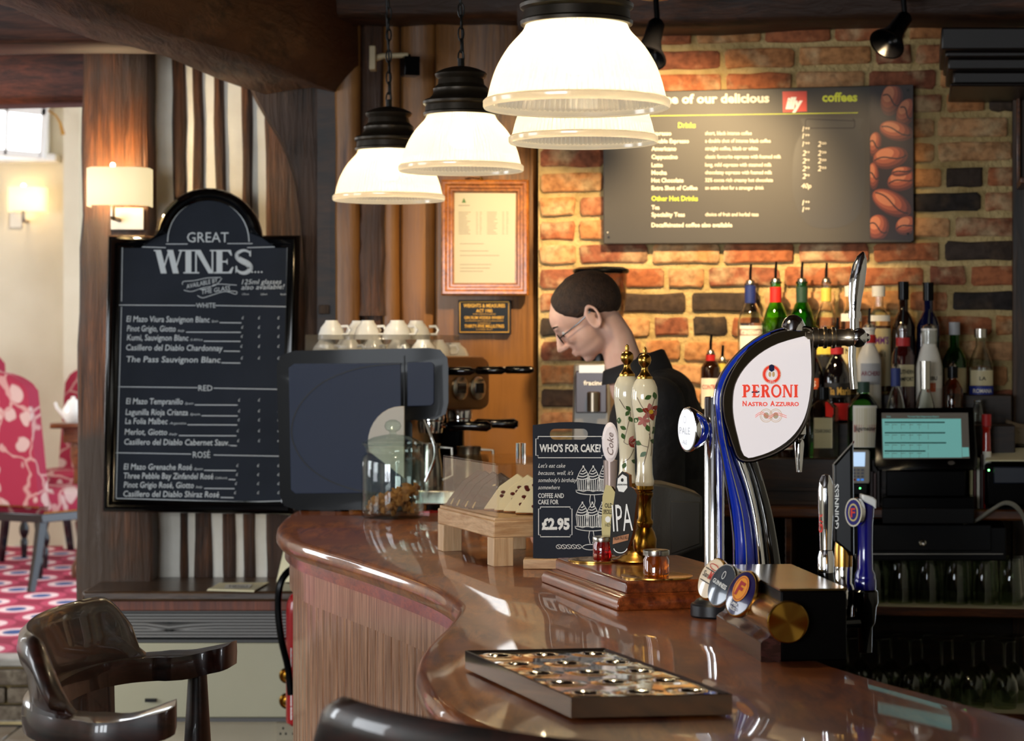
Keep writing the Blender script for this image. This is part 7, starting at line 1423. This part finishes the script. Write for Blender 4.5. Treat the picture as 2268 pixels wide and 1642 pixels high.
rm = bo.modifiers.new('r', 'REMESH'); rm.mode = 'VOXEL'; rm.voxel_size = .0042; rm.use_smooth_shade = True; sm_ = bo.modifiers.new('s', 'SMOOTH'); sm_.iterations = 5; sm_.factor = .5
Sb = MB(); armS = list(body(Sb, .012))
for S_, E, Hn, s_ in armS: cap_(Sb, [E, E.lerp(Hn, .35)], [.054, .05])
cn0 = W(1420, 840, HD); cap_(Sb, [cn0+Vector((.02, 0, -.03)), cn0+Vector((.012, 0, -.005))], [.085, .078], 24)
so = Sb.build('shirt', mat('black_shirt', '100f12', .8, bump=(18, .5, .02)), mn, angle=180); rm = so.modifiers.new('r', 'REMESH'); rm.mode = 'VOXEL'; rm.voxel_size = .007; rm.use_smooth_shade = True; s2 = so.modifiers.new('s', 'SMOOTH'); s2.iterations = 6
# collar: a stand-up fold round the neck
m = MB(); rings = []; cc = W(1408, 818, HD)
axN = (hp_(-.05, -.06)-NB).normalized(); a_ = Vector((0, 1, 0)); b_ = axN.cross(a_).normalized()
for k in range(29):
    t_ = 2*PI*k/28; o_ = a_*math.cos(t_)*.073+b_*math.sin(t_)*.078; base = cc+o_*1.08-axN*.012; back = .5+.5*math.sin(t_)*(1 if b_.x > 0 else -1)
    hgt = .028+.022*back; rings.append([base, base+axN*hgt*.6+o_*.02, base+axN*hgt-o_*.06, base+axN*hgt*.9+o_*.03, base+axN*hgt*.3+o_*.14-axN*.01, base-axN*.01+o_*.18])
m.loft(rings, cap=False); m.build('collar', mat('black_collar', '131215', .75), so, angle=60)
P3 = MB()
for s_ in (-1, 1): cap_(P3, [pel+Vector((0, s_*.085, -.02)), Vector((pel.x-.02, HD+s_*.10, .50)), Vector((pel.x+.02, HD+s_*.11, .08))], [.115, .08, .07])
P3.sph(pel+Vector((0, 0, -.03)), (.13, .18, .11)); po = P3.build('trousers', mat('black_trousers', '0e0d10', .85), mn, angle=180); rm = po.modifiers.new('r', 'REMESH'); rm.mode = 'VOXEL'; rm.voxel_size = .012; rm.use_smooth_shade = True
# hair: a cap over the cranium with a receding front
m = MB(); vs = []; rows = 26; cols = 48
def hairr(th, ph):                              # th from crown axis, ph round it (0 = forward)
    return None
HR = []
for i in range(rows+1):
    u = i/rows; ring = []
    for j in range(cols):
        ph = 2*PI*j/cols; cf = math.cos(ph)
        lim = 1.93-1.24*cf**2.2 if cf > 0 else 1.93+.62*(-cf)**.8
        lim += .05*mnoise.noise(Vector((ph*9, 3, 1)))
        th = u*lim; edge = max(0, 1-(1-u)*9)
        g_ = 1.0+.065*(1-edge)*(1-.45*max(0, cf))+.004*mnoise.noise(Vector((ph*5, th*14, 2)))+(.0 if u < .98 else -.05)
        x = .098*g_*math.sin(th)*cf; y = .074*g_*math.sin(th)*math.sin(ph); z = .083*g_*math.cos(th)
        ring.append(hp_(-.012+x, .033+z, y))
    HR.append(ring)
m.loft(HR, cap=False); hob = m.build('hair', mat('dark_brown_hair', '261810', .7, noise=(60, '3a2618'), bump=(160, .8, .004)), mn, angle=180)
m = MB()
for s_ in (-1, 1):
    m.tube([hp_(-.012, .012, s_*.078), hp_(.03, .006, s_*.072), hp_(.080, .004, s_*.060)], .0016, 6)
    rg_ = [hp_(.094-.010*abs(math.cos(a))*0, .0+.015*math.sin(a), s_*(.032+.024*math.cos(a))) for a in [2*PI*k/20 for k in range(21)]]; m.tube(rg_, .0014, 6, cap=False)
    m.tube([hp_(.080, .004, s_*.060), hp_(.094, .003, s_*.055)], .0016, 6)
m.tube([hp_(.094, .003, -.008), hp_(.098, .006, 0), hp_(.094, .003, .008)], .0014, 6); gsf = m.build('glasses', BLKG, mn)
for s_ in (-1, 1):
    m = MB(); m.loft([[hp_(q, .0+.015*math.sin(a), s_*(.032+.024*math.cos(a))) for a in [2*PI*k/20 for k in range(20)]] for q in (.0935, .0945)]); m.build('lens', thin('spectacle_lens', 'f4f4f4', 1.2), gsf)
    m = MB(); m.sph(hp_(.070, .006, s_*.030), .0125, 0, 16, 10); m.build('eye', mat('eye_white', 'd8d0c8', .2), mn)
    m = MB(); m.sph(hp_(.0775, .002, s_*.030), .0062, 0, 12, 8); m.build('iris', mat('iris', '3a2418', .15), mn)
    m = MB(); m.tube([hp_(.088, .030, s_*.012), hp_(.091, .035, s_*.028), hp_(.080, .031, s_*.046)], [.002, .0032, .0015], 6, flat=1); m.build('eyebrow', hob.data.materials[0], mn)
